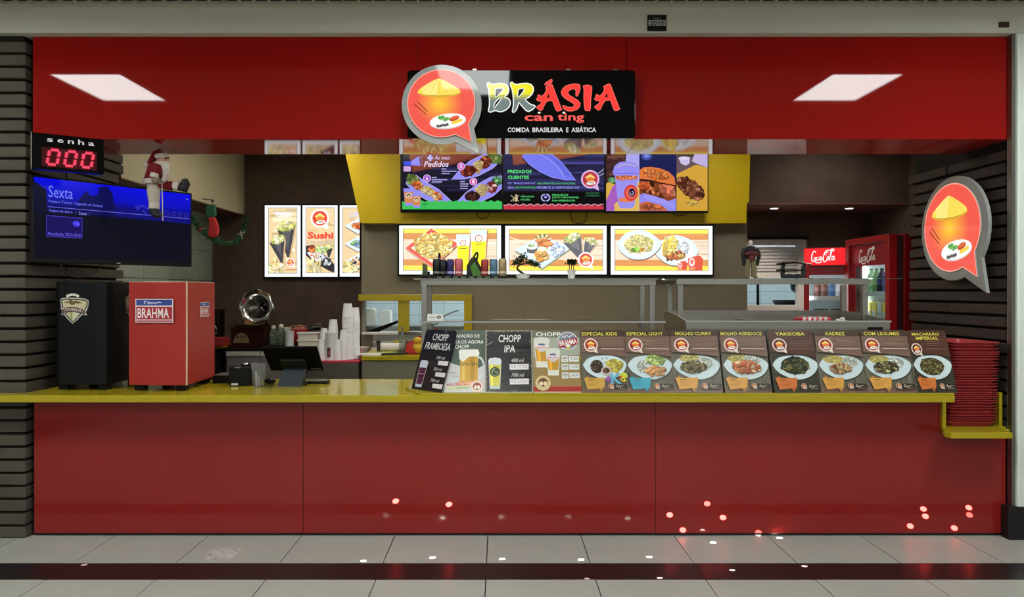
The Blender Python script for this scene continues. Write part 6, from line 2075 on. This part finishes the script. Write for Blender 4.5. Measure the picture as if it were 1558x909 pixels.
for (px, dy, h_, r_, lb) in ((418, -.02, .19, .04, 'glass jar of green leaves, left of the pair on the black platter'), (428.5, .0, .20, .043, 'glass jar of green leaves, right of the pair on the black platter')):
    j = root('glass_jar', (XA(px, 7.5), 7.48 + dy, ZR + .0146), lb, 'jar')
    MB().ring([(r_ * .9, 0), (r_, .01), (r_, h_ * .7), (r_ * .7, h_ * .8), (r_ * .7, h_ * .9)], n=18).build('glass_body', em('jar_glass', (190, 200, 186), rough=.08, trans=.85, ior=1.2), j, smooth=True)
    leaves('leaves_inside', [((0, 0, h_ * .3), (r_ * .7, r_ * .7, h_ * .22))], 120, .022, em('herb', (90, 112, 70), rough=.7), j, px)
    MB().ball((0, 0, h_ * .98), (r_ * .62, r_ * .62, r_ * .6), 12, 8).build('stopper', em('pale_glass', (206, 204, 190), rough=.15), j, smooth=True)
for i in range(3):
    b = tag(MB().ring([(.03, 0), (.055, .03), (.062, .055), (.058, .055), (.05, .03), (.001, .006)], n=22).build('white_bowl', 'white_pl', smooth=True), 'white bowl, %s from the top of the stack left of the red pot' % ordinal(3 - i), 'bowl', 'stacked white bowls')
    b.location = (XA(434.5, 7.62), 7.64, ZR + .0006 + .085 + .024 * i)
    if i == 0:
        st = tag(MB().ring([(.045, 0), (.045, .084)], n=18).build('canister', em('grey_canister', (150, 150, 148), rough=.4), smooth=True), 'grey canister under the stacked white bowls', 'canister')
        st.location = (XA(434.5, 7.62), 7.64, ZR + .0006)
t = tag(MB().ring([(.042, 0), (.044, .165), (.046, .168), (.042, .168), (.04, .01)], n=20).build('white_cup', 'cup_white', smooth=True), 'tall white paper cup on the dark cabinet before the bowls', 'cup')
t.location = (XA(440, 7.36), 7.38, ZR + .0006)
t = root('red_pot', (XA(456, 7.66), 7.66, ZR), 'round red cooking pot beside the slow cooker', 'pot')
MB().ring([(.08, .0006), (.105, .05), (.108, .12), (.095, .17), (.088, .17), (.1, .12)], n=24).build('pot_body', em('pot_red', (150, 26, 34), rough=.2), t, smooth=True)
MB().ring([(.098, .171), (.06, .195), (.001, .2)], n=24).ball((0, 0, .21), (.02, .02, .014), 10, 6).build('lid', 'pot_red', t, smooth=True)
MB().tube([(-.09, -.06, .2), (.02, -.09, .215), (.09, -.06, .2)], .006, 6).build('spoon', 'wood_tan', t)
t = root('slow_cooker', (XA(484, 7.76), 7.76, ZR), 'steel slow cooker with a black lid behind the white boxes', 'slow cooker')
MB().ring([(.09, .0006), (.105, .02), (.108, .16)], n=24).build('shell', 'steel', t, smooth=True)
MB().ring([(.112, .161), (.112, .172), (.07, .205), (.001, .212)], n=24).build('lid', 'black_gloss', t, smooth=True)
MB().bx(-.03, .03, -.008, .008, .212, .228).build('lid_handle', 'steel_dark', t, bevel=.004)
MB().tube([(.105, 0, .13), (.145, 0, .14), (.145, 0, .1), (.105, 0, .09)], .009, 6).build('handle', 'black_pl', t)
for i, lb in enumerate(('lower white food box of the stacked pair on the dark cabinet', 'upper white food box of the stacked pair on the dark cabinet')):
    t = root('food_box', (XA(469.5, 7.4), 7.44, ZR + .0006 + .075 * i), lb, 'food box', 'white food boxes')
    MB().slab(rr(-.105, -.08, .105, .08, .02), 0, .062).build('tub', em('cream_plastic', (222, 218, 200), rough=.35), t, bevel=.004)
    MB().slab(rr(-.115, -.09, .115, .09, .024), .062, .0745).build('lid', 'white_pl', t, bevel=.003)

# steel cabinet with cup stacks
YC_ = 6.45
t = root('steel_cabinet', (XA(510, YC_), 6.7, 0), 'steel fronted cabinet under the clear cup stacks', 'cabinet')
MB().bx(XA(440, YC_), XA(545, YC_), YC_, 7.05, .0006, .93).build('body', 'steel', t, world=True, bevel=.004)
MB().bx(XA(440, YC_), XA(546, YC_), YC_ - .01, 7.05, .9305, .945).build('red_mat', em('mat_red', (186, 44, 66), rough=.5), t, world=True)
cup0 = {}


def cup_stack(px, Y, n, r, h, pitch, label, frost=False, xj=.0):
    for i in range(n):
        key = (r, h, frost)
        if key not in cup0:
            o = MB().ring([(r, 0), (r * 1.03, .004), (r * .99, .008), (r * .74, h), (r * .70, h), (r * .95, .008)], n=16, caps=False).ring([(.001, h), (r * .74, h)], n=16, caps=False).build('stacked_cup', 'cup_white' if frost else 'cup_stack', smooth=True)
            cup0[key] = o
        else:
            o = cup0[key].copy(); COL.objects.link(o)
        o.location = (XA(px, Y) + R.uniform(-xj, xj), Y + R.uniform(-xj, xj), .9456 + pitch * i)
        tag(o, 'clear plastic cup, %s from the top of the %s' % (ordinal(n - i), label), 'cup', 'upturned plastic cups')


em('cup_stack', (244, 247, 250), rough=.3, trans=.15, ior=1.1)
cup_stack(529, 6.62, 21, .052, .13, .0195, 'tallest cup stack', xj=.002)
cup_stack(540, 6.70, 20, .048, .125, .0187, 'second tallest cup stack at right', xj=.002)
cup_stack(522.5, 6.56, 12, .036, .10, .016, 'narrow stack before the tallest cups', xj=.001)
cup_stack(507, 6.78, 13, .048, .13, .0195, 'middle cup stack behind the striped cup', xj=.001)
cup_stack(513, 6.54, 8, .036, .11, .011, 'short stack right of the striped cup')
cup_stack(493, 6.75, 10, .042, .12, .018, 'left rear cup stack by the till')
cup_stack(489, 6.52, 8, .040, .12, .010, 'leftmost front cup stack by the till', True)
t = root('printed_cup', (XA(501.5, 6.52), 6.53, .9456), 'tall white cup with a dark red emblem in front of the cup stacks', 'cup')
MB().ring([(.040, 0), (.042, .25), (.044, .253), (.039, .25)], n=22).build('cup', 'cup_white', t, smooth=True)
a = Art(.001)
a.rrect(-14, -118, 16, -28, 6, (104, 46, 66)).ell(0, -70, 8, 14, (170, 110, 120)).line([(-10, -40), (10, -40)], 4, (190, 150, 160))
a.build('emblem', 'sticker', t, (0, -.0445, 0))

# ------------------------------------------------------------------ yellow rear counter under the pass-through
YY = 6.5
t = root('rear_counter', (XA(640, YY), 6.8, 0), 'yellow topped rear counter below the kitchen pass-through', 'counter')
zy = .985
MB().bx(-1.265, 1.2, YY, 7.095, zy - .04, zy).build('worktop', 'yellow_top', t, world=True, bevel=.004)
MB().bx(-1.265, 1.2, YY + .02, 7.095, .0006, zy - .0405).build('cabinet_front', 'taupe_front', t, world=True)
MB().bx(-1.264, XA(706, 7.08), 7.082, 7.0985, zy + .001, oz0 - .024).build('backsplash', 'steel', t, world=True)
MB().bx(-1.264, XA(706, 7.06), 7.05, 7.0815, zy + .085, zy + .095).bx(-1.264, XA(640, 7.0), 6.98, 7.0815, zy + .001, zy + .035).build('steel_ledge', 'white_door', t, world=True)


def cy(px, Y):
    return XA(px, Y)


zy += .0006
b = tag(MB().ring([(.035, 0), (.06, .05), (.064, .052), (.058, .05), (.03, .008)], n=22).build('white_bowl', 'white_pl', smooth=True), 'white bowl at the left end of the yellow rear counter', 'bowl')
b.location = (cy(552, 6.9), 6.9, zy)
for i in range(3):
    b = MB().bx(-.11, .11, -.075, .075, 0, .003).build('paper_sheet', 'white_pl')
    b.location = (cy(563 + i, 6.64), 6.64 + .01 * i, zy + .0036 * i)
    b.rotation_euler = (0, 0, .1 * i - .08)
    tag(b, '%s white sheet from the top of the paper pile on the yellow rear counter' % ordinal(3 - i), 'paper', 'papers on the yellow rear counter')
t = tag(MB().slab(rr(-.14, -.10, .14, .10, .02), 0, .012).build('cutting_board', em('board_yellow', (186, 176, 80), rough=.5), bevel=.003), 'yellow cutting board under the paper roll', 'cutting board')
t.location = (cy(583, 6.88), 6.88, zy)
t = root('paper_roll', (cy(592, 6.88), 6.88, zy + .0126), 'white paper roll with a dark upright holder on the cutting board', 'paper roll')
MB().ring([(.038, -.10), (.04, -.095), (.04, .13), (.038, .135)], (0.02, 0, .041), 20, axis='x').build('roll', em('roll_white', (214, 212, 204), rough=.8), t, smooth=True)
MB().tube([(-.095, -.045, 0), (-.095, -.045, .09)], .015, 10).ball((-.095, -.045, .095), (.024, .02, .02), 10, 8).build('holder', em('holder_dark', (40, 38, 36), rough=.4), t, smooth=True)
t = tag(MB().bx(-.13, .13, -.02, .02, 0, .018).build('knife_rack', em('rack_dark', (70, 70, 72), rough=.3, metal=.8), bevel=.003), 'dark steel strip lying right of the paper pile', 'strip')
t.location = (cy(599, 6.62), 6.66, zy); t.rotation_euler = (0, 0, .55)
t = tag(MB().ring([(.03, 0), (.032, .13), (.014, .19), (.013, .25), (.015, .255)], n=18).build('glass_bottle', em('bottle_glass', (190, 206, 196), rough=.05, trans=.8, ior=1.2), smooth=True), 'clear glass bottle before the yellow mullion', 'bottle')
t.location = (cy(612, 6.85), 6.85, zy)
t = tag(MB().ring([(.028, 0), (.033, .07), (.03, .07), (.026, .006)], n=18).build('yellow_cup', em('cup_yellow', (206, 180, 50), rough=.4), smooth=True), 'small yellow cup on the steel ledge', 'cup')
t.location = (cy(604, 7.02), 7.02, zy + .035)
t = root('glass_jar', (cy(627.5, 6.90), 6.90, zy), 'squat glass jar with a lid behind the red bag', 'jar')
MB().ring([(.055, 0), (.06, .01), (.06, .15), (.045, .175), (.045, .18)], n=20).build('glass_body', 'jar_glass', t, smooth=True)
MB().ring([(.05, .18), (.05, .20), (.001, .204)], n=20).build('lid', 'steel_dark', t, smooth=True)
t = root('red_bag', (cy(636, 6.8), 6.78, zy), 'open red bag with yellow wrapping spilling out', 'bag')
MB().add([(-.12, -.06, 0), (.14, -.06, 0), (.14, .08, 0), (-.12, .08, 0), (-.10, -.05, .10), (.19, -.05, .22), (.19, .07, .24), (-.10, .07, .11)],
         [(3, 2, 1, 0), (0, 1, 5, 4), (1, 2, 6, 5), (2, 3, 7, 6), (3, 0, 4, 7)]).build('bag', em('bag_red', (184, 34, 30), rough=.5), t, bevel=.012)
b = MB()
rnd = random.Random(8)
for i in range(9):
    b.ball((.03 + rnd.uniform(-.04, .1), -.06 + rnd.uniform(-.02, .01), .06 + rnd.uniform(-.03, .07)), (.04, .022, .035), 8, 6)
b.build('yellow_wrapping', em('wrap_yellow', (210, 170, 50), rough=.6), t, smooth=True)
# seen through the pass-through
for (px, h_) in ((567, .22), (580, .20)):
    xx = XA(px, 8.9)
    xx -= .04 if px < 570 else -.05
    tag(MB().prism(rr(xx - .075, 1.15, xx + .075, 1.15 + h_, .04), 8.86, 9.0).build('crate', 'white_pl', world=True, bevel=.01), '%s rounded white crate in the kitchen behind the left pane' % ('left' if px < 570 else 'right'), 'crate')
tag(MB().bx(-1.9, -.3, 8.80, 9.3, .0006, 1.149).build('kitchen_bench', 'steel', world=True), 'steel kitchen bench under the white crates behind the pass-through', 'bench')
t = root('kitchen_tap', (XA(672, 8.6), 8.75, 1.15), 'bent steel pipe behind the right pane of the pass-through', 'pipe')
MB().tube(spline([(-.25, 0, .0), (-.08, 0, .03), (.04, 0, .14), (.2, 0, .2)], 5), .010, 8).build('pipe', 'steel_dark', t, smooth=True)
t = root('slanted_board', (XA(585, 7.6), 7.6, 0), 'dark slanted serving board behind the left pane', 'board')
MB().prism([(XA(556, 7.5), ZA(505, 7.5)), (XA(610, 7.5), ZA(486, 7.5)), (XA(611, 7.5), ZA(489, 7.5)), (XA(575, 7.5), ZA(506, 7.5))], 7.5, 7.53).build('board', 'black_pl', t, world=True)
tag(MB().bx(XA(563, 7.5), XA(640, 7.5), 7.45, 7.9, .0006, ZA(507, 7.5)).build('kitchen_bench', 'steel', world=True), 'steel kitchen bench just behind the pass-through, under the slanted board', 'bench')

# ------------------------------------------------------------------ kitchen hatch at the right
t = root('kitchen_door', (3.13, YB, hz0), 'white framed hatch with a louvred top and a glass lower half', 'hatch')
YH = YB - .03
ww = 'white_door'
MB().bx(hx0, hx0 + .06, YH, YB + .05, hz0, hz1).bx(hx1 - .13, hx1 - .03, YH, YB + .05, hz0, hz1).bx(hx0 + .06, hx1 - .13, YH, YB + .05, hz1 - .07, hz1).bx(hx0 + .06, hx1 - .13, YH, YB + .05, hz0, hz0 + .09).bx(hx0 + .06, hx1 - .13, YH, YB + .05, ZA(433, YB), ZA(415, YB)).build('frame', ww, t, world=True, bevel=.004)
z = ZA(413, YB)
sl = None
while z < hz1 - .09:
    m_ = MB().add([(hx0 + .06, YH + .002, z + .02), (hx1 - .13, YH + .002, z + .02), (hx1 - .13, YH + .06, z - .006), (hx0 + .06, YH + .06, z - .006), (hx0 + .06, YH + .002, z + .002), (hx1 - .13, YH + .002, z + .002), (hx1 - .13, YH + .06, z - .024), (hx0 + .06, YH + .06, z - .024)], [(0, 1, 2, 3), (7, 6, 5, 4), (0, 4, 5, 1), (2, 6, 7, 3), (0, 3, 7, 4), (1, 5, 6, 2)])
    m_.build('louvre_slat', ww, t, world=True)
    z += .0385
MB().bx(hx0 + .06, hx1 - .13, YB + .02, YB + .024, hz0 + .09, ZA(433, YB)).build('pane', 'glass', t, world=True)
MB().bx(XA(1152, YB), XA(1155, YB), YB - .005, YB + .03, hz0 + .09, ZA(433, YB)).build('glazing_bar', 'black_pl', t, world=True)
MB().bx(2.5, hx1, YH - .02, YB, hz1 + .005, hz1 + .035).build('header_rail', 'black_matt', t, world=True)
t = root('kitchen_scale', (XA(1205, 9.2), 9.2, 0), 'dark round kitchen equipment behind the hatch glass', 'kitchen machine')
MB().ring([(.001, 1.38), (.16, 1.39), (.2, 1.45), (.19, 1.47)], (XA(1200, 9.2), 9.2, 0), 22).build('pan', 'black_pl', t, world=True, smooth=True)
MB().ring([(.06, 1.52), (.15, 1.6), (.16, 1.68), (.1, 1.7)], (XA(1222, 9.3), 9.3, 0), 20).build('hood', 'black_gloss', t, world=True, smooth=True)
tag(MB().bx(2.6, 4.2, 8.95, 9.6, .0006, 1.378).build('kitchen_bench', em('grey_bench', (150, 156, 158), rough=.4), world=True), 'grey kitchen bench behind the glass of the louvred hatch', 'bench')

# ------------------------------------------------------------------ drink coolers
M['cool_led'] = emat('cooler_led', (.92, .98, 1.0), 15, raw=True)
M['cool_sign'] = print_mat('lit_cooler_sign', 1.15, 0.2)
xd0, yn, yf, zt_ = 3.15, 5.745, 6.47, 2.045
t = root('drinks_cooler', (3.5, 6.1, 0), 'tall red glass-door drinks cooler seen edge on beside the brick wall', 'drinks cooler')
xb0, xb1 = 3.275, 3.90
c = MB()
c.bx(xb0, xb1, yn, yn + .04, .0006, zt_).bx(xb0, xb1, yf - .04, yf, .0006, zt_).bx(xb1 - .04, xb1, yn + .04, yf - .04, .0006, zt_).bx(xb0, xb1 - .04, yn + .04, yf - .04, zt_ - .12, zt_).bx(xb0, xb1 - .04, yn + .04, yf - .04, .0006, .2)
c.build('cabinet', 'fridge_red', t, world=True, bevel=.004)
MB().bx(xb1 - .045, xb1 - .041, yn + .041, yf - .041, .2, zt_ - .12).bx(xb0 + .01, xb1 - .045, yf - .046, yf - .041, .2, zt_ - .12).bx(xb0 + .01, xb1 - .045, yn + .041, yn + .046, .2, zt_ - .12).build('lining', 'fridge_in', t, world=True)
MB().bx(3.225, xb0 - .001, yn + .012, yf - .012, .03, zt_ - .02).bx(0, 0, 0, 0, 0, 0).build('gasket', 'fridge_dark', t, world=True) if False else None
g = MB()
g.bx(3.222, xb0 - .001, yn + .012, yn + .05, .06, zt_ - .012).bx(3.222, xb0 - .001, yf - .05, yf - .012, .06, zt_ - .012).bx(3.222, xb0 - .001, yn + .05, yf - .05, zt_ - .06, zt_ - .012).bx(3.222, xb0 - .001, yn + .05, yf - .05, .06, .12)
g.build('gasket', 'fridge_dark', t, world=True)
d = MB()
fw = .062
d.bx(xd0, 3.221, yn, yn + fw, .05, zt_).bx(xd0, 3.221, yf - fw, yf, .05, zt_).bx(xd0, 3.221, yn + fw, yf - fw, zt_ - .055, zt_).bx(xd0, 3.221, yn + fw, yf - fw, .05, .14)
dr = d.build('door', 'fridge_red', t, world=True, bevel=.005)
MB().bx(3.185, 3.191, yn + fw, yf - fw, .14, zt_ - .055).build('pane', 'glass', dr, world=True)
zp0, zp1 = 1.80, 1.985
MB().bx(3.176, 3.184, yn + fw + .001, yf - fw - .001, zp0, zp1).build('header_panel', em('panel_red', (140, 22, 34), rough=.25), dr, world=True)
a = Art(.001)
a.cola(-190, -50, 60, 62, (236, 232, 232))
o = a.build('script_mark', 'sticker', dr)
o.location = Vector((3.1755, 6.06, (zp0 + zp1) / 2)) - wloc(dr)
o.rotation_euler = (0, 0, math.radians(-90))
o.scale = (1.15, 1, 1.35)
MB().bx(xb0 + .02, xb0 + .04, yf - .062, yf - .047, .25, 1.79).build('light_strip', 'cool_led', t, world=True)
MB().bx(xb0 + .02, xb0 + .05, yn + .05, yf - .05, zt_ - .135, zt_ - .122).build('light_strip', 'cool_led', t, world=True)
shz = (1.565, 1.27, .97)
for z_ in shz:
    MB().bx(xb0 + .02, xb1 - .06, yn + .048, yf - .048, z_ - .012, z_).build('shelf', 'fridge_in', t, world=True)
    MB().bx(xb0 + .012, xb0 + .02, yn + .048, yf - .048, z_ - .03, z_ + .012).build('price_strip', em('price_blue', (190, 214, 224), rough=.4), t, world=True)


def bottle(r, h, col, cap, lab, trans=.0, name='drink_bottle'):
    o = root(name, (0, 0, 0), 'x', 'bottle')
    MB().ring([(r * .8, 0), (r, .012), (r, h * .3), (r * .9, h * .42), (r, h * .56), (r * .9, h * .7), (r * .34, h * .88), (r * .3, h * .94)], n=14).build('body', em('drink_%d_%d_%d' % col, col, rough=.15), o, smooth=True)
    MB().ring([(r * .36, h * .94), (r * .36, h)], n=10).build('cap', em('cap_%d_%d_%d' % cap, cap, rough=.4), o, smooth=True)
    MB().ring([(r * 1.01, h * .32), (r * .96, h * .42), (r * 1.01, h * .54)], n=14, caps=False).build('label_band', em('lab_%d_%d_%d' % lab, lab, rough=.5), o, smooth=True)
    return o


PG = ('pale green', (160, 214, 170), (70, 150, 90), (190, 226, 190))
DK = ('dark', (46, 48, 76), (30, 30, 40), (60, 76, 130))
kinds = [PG, PG, ('blue', (60, 76, 150), (40, 60, 150), (90, 110, 200)), ('blue', (60, 76, 150), (40, 60, 150), (90, 110, 200)), DK, ('green', (120, 176, 120), (70, 140, 80), (150, 206, 150)), PG]
for r_ in range(2):
    protos = {}
    for i, (nm, c_, cp, lb) in enumerate(kinds):
        o = bottle(.039, .215, c_, cp, lb)
        o.location = (xb0 + .062 + .10 * r_, yn + .10 + .087 * i, 1.5655)
        o['label'] = '%s drink bottle, %s from the near end, %s row on upper cooler shelf' % (nm, ordinal(i + 1), ('front', 'back')[r_])
        o['group'] = 'bottles on the upper shelf of the tall cooler'
for zl, nm, pal in ((1.2706, 'middle', ((226, 214, 40), (206, 220, 226), (236, 222, 60))), (.9706, 'lower', ((206, 214, 60), (190, 206, 226), (226, 214, 40)))):
    for i in range(7):
        o = root('drink_carton', (xb0 + .075, yn + .10 + .087 * i, zl), ('%s carton, %s from the near end of the %s cooler shelf' % (('yellow', 'white', 'yellow')[i % 3], ordinal(i + 1), nm)), 'carton', 'cartons on the %s cooler shelf' % nm)
        col = pal[i % 3]
        MB().bx(-.037, .037, -.039, .039, 0, .21).build('carton', em('carton_%d_%d_%d' % col, col, rough=.4), o, bevel=.004)
        MB().ring([(.012, .21), (.012, .228)], n=10).build('cap', 'white_pl', o, smooth=True)
        MB().bx(-.0385, -.0375, -.028, .028, .06, .13).build('label_band', em('carton_band', (120, 130, 60) if i % 2 else (170, 196, 206), rough=.5), o)

# second cooler, further back, turned towards the counter
CW, CD = .48, .50
ztop, zh = 1.99, 1.818
t = root('drinks_cooler', (2.893, 6.75, 0), 'narrow red drinks cooler with a brightly lit red header, further back', 'drinks cooler', rz=math.radians(-24))
c = MB()
c.bx(0, .03, .06, CD, .0006, ztop).bx(CW - .03, CW, .06, CD, .0006, ztop).bx(.03, CW - .03, CD - .03, CD, .0006, ztop).bx(.03, CW - .03, .06, CD - .03, zh - .06, ztop).bx(.03, CW - .03, .06, CD - .03, .0006, .2)
c.build('cabinet', 'fridge_red', t, bevel=.003)
MB().bx(.036, CW - .036, CD - .037, CD - .031, .2, zh - .061).bx(.031, .036, .07, CD - .037, .2, zh - .061).bx(CW - .036, CW - .031, .07, CD - .037, .2, zh - .061).build('lining', 'fridge_in', t)
hd = MB().slab([(0, .059), (.012, .02), (.05, -.01), (.14, -.028), (.24, -.034), (CW, -.034), (CW, .059)], zh, ztop).build('header', em('header_core', (180, 20, 28), rough=.3), t)
em_sign = [(0.004, .018), (.05, -.0112), (.14, -.0292), (.24, -.0352), (CW, -.0352)]
vs = [(x_, y_ - .001, z_) for z_ in (zh + .008, ztop - .008) for x_, y_ in em_sign]
MB().add(vs, [(i, i + 1, i + 6, i + 5) for i in range(4)]).build('lit_face', emat('cooler_header_red', (244, 16, 28), 1.1), hd)
a = Art(.001)
a.cola(-165, -74, 52, 68, (255, 246, 246))
a.build('script_mark', 'cool_sign', hd, (.225, -.0368, (zh + ztop) / 2))
d = MB()
d.bx(0, .05, 0, .059, .05, zh - .002).bx(CW - .05, CW, 0, .059, .05, zh - .002).bx(.05, CW - .05, 0, .059, zh - .085, zh - .002).bx(.05, CW - .05, 0, .059, .05, .15)
dr = d.build('door', 'fridge_red', t, bevel=.003)
MB().bx(.05, CW - .05, .02, .026, .15, zh - .085).build('pane', 'glass', dr)
MB().bx(.052, CW - .052, .09, .11, zh - .075, zh - .0605).build('light_strip', 'cool_led', t)
MB().bx(.04, .05, .07, .085, .3, zh - .09).build('light_strip', 'cool_led', t)
for z_ in (1.525, 1.30):
    MB().bx(.04, CW - .04, .10, CD - .04, z_ - .014, z_).build('shelf', 'fridge_in', t)
    MB().bx(.04, CW - .04, .092, .10, z_ - .03, z_ + .008).build('price_strip', 'white_pl', t)
RZ = Matrix.Rotation(math.radians(-24), 4, 'Z')


def in_cool(x_, y_, z_):
    return Vector((2.893, 6.75, 0)) + RZ @ Vector((x_, y_, z_))


for i, (nm, c_) in enumerate((('brown', (110, 70, 62)), ('brown', (120, 76, 66)), ('blue', (70, 110, 160)), ('pale', (200, 204, 210)), ('brown', (110, 70, 62)))):
    o = bottle(.029, .17, c_, (90, 60, 60), tuple(min(255, v + 30) for v in c_))
    o.location = in_cool(.12 + .062 * i, .17, 1.5255)
    o['label'] = '%s bottle, %s from the left on the narrow cooler shelf' % (nm, ordinal(i + 1))
    o['group'] = 'bottles in the narrow cooler'
for i in range(2):
    o = root('wire_basket', in_cool(.15 + .15 * i, .2, 1.3006), '%s dark wire basket on the lower shelf of the narrow cooler' % ('left', 'right')[i], 'basket', rz=math.radians(-24))
    b = MB()
    for z_ in (.0, .05, .1):
        b.tube([(-.06, -.05, z_ + .004), (.06, -.05, z_ + .004), (.06, .05, z_ + .004), (-.06, .05, z_ + .004), (-.06, -.05, z_ + .004)], .004, 5)
    tag(b.build('rails', 'black_pl', o), kind='stuff')
    b = MB()
    for x_ in (-.06, -.02, .02, .06):
        b.tube([(x_, -.05, .002), (x_, -.05, .106)], .003, 5)
    tag(b.build('wires', 'black_pl', o), kind='stuff')

# ------------------------------------------------------------------ cables under the screens, floor mark, glints of light
for (u0, u1, v) in ((725, 745, 333), (868, 893, 340), (1022, 1046, 329)):
    o = MB().tube(spline([P(u0, 323, 6.95), P(u0 + 3, v - 3, 6.97), P((u0 + u1) / 2, v, 6.975), P(u1 - 3, v - 3, 6.97), P(u1, 323, 6.95)], 5), .004, 6).build('screen_cable', 'cable', world=True, smooth=True)
    tag(o, 'thin black cable drooping below the %s menu screen' % {725: 'left', 868: 'middle', 1022: 'right'}[u0], 'cable')
m = mat('dried_residue', (206, 202, 198), rough=.6, noise=.3, nscale=30)
nt = m.node_tree
nz = nt.nodes.new('ShaderNodeTexNoise'); nz.inputs['Scale'].default_value = 22; nz.inputs['Detail'].default_value = 5
tc_ = nt.nodes.new('ShaderNodeTexCoord')
rp = nt.nodes.new('ShaderNodeValToRGB'); rp.color_ramp.elements[0].position = .30; rp.color_ramp.elements[1].position = .5
rp.color_ramp.elements[0].color = (.25, .25, .25, 1); rp.color_ramp.elements[1].color = (.7, .7, .7, 1)
nt.links.new(tc_.outputs['Object'], nz.inputs['Vector']); nt.links.new(nz.outputs['Fac'], rp.inputs['Fac']); nt.links.new(rp.outputs['Color'], nt.nodes['Principled BSDF'].inputs['Alpha'])


def floor_pt(px, py):
    Y = CZ * F / (py - CY)
    return (XA(px, Y), Y)


pts = [floor_pt(*q) for q in ((323, 835), (352, 834), (368, 836), (358, 848), (346, 853), (330, 852), (312, 852), (316, 844))]
o = MB().slab(pts, .0006, .0012).build('dried_residue', m, world=True)
tag(o, 'pale dried residue mark on the floor tile left of centre', 'stain')

glints = [(602, 763, 1), (683, 768, 1), (1019, 784, 1), (1076, 767, .8), (1100, 788, 1),
          (1039, 807, 1), (1154, 811, .5), (1405, 775, 1), (1408, 786, 1), (1385, 801, 1), (1452, 804, 1), (1474, 773, 1), (1475, 784, .5)]
fl_g = [(553, 854, .4), (658, 849, .9), (764, 851, .8), (884, 852, .8), (988, 848, 1), (1085, 826, 1), (1186, 819, 1), (1114, 868, 1), (1224, 862, 1), (1004, 880, .7), (893, 881, .3), (128, 860, .3)]
GLINT = 5500
for i, (px, py, s_) in enumerate(glints + fl_g):
    if i < len(glints):
        q = Vector((XA(px, YF), YF, ZA(py, YF)))
    else:
        xx, yy = floor_pt(px, py)
        q = Vector((xx, yy, 0))
    s0 = Vector((q.x * .55 + .4, .9 if i < len(glints) else 2.0, 3.34))
    ld = bpy.data.lights.new('light_glint', 'SPOT')  # unseen narrow spotlight, added overhead to throw one glint
    ld.energy = (GLINT * 11 if i < len(glints) else GLINT * 20) * s_
    ld.spot_size = math.radians(1.0)
    ld.spot_blend = 0.15
    ld.shadow_soft_size = 0.0
    ld.color = (1, .96, .86)
    lo = bpy.data.objects.new('light_glint', ld)
    lo.location = s0
    lo.scale = (.5, .3, 1)
    lo.rotation_euler = (q - s0).to_track_quat('-Z', 'Y').to_euler()
    COL.objects.link(lo)
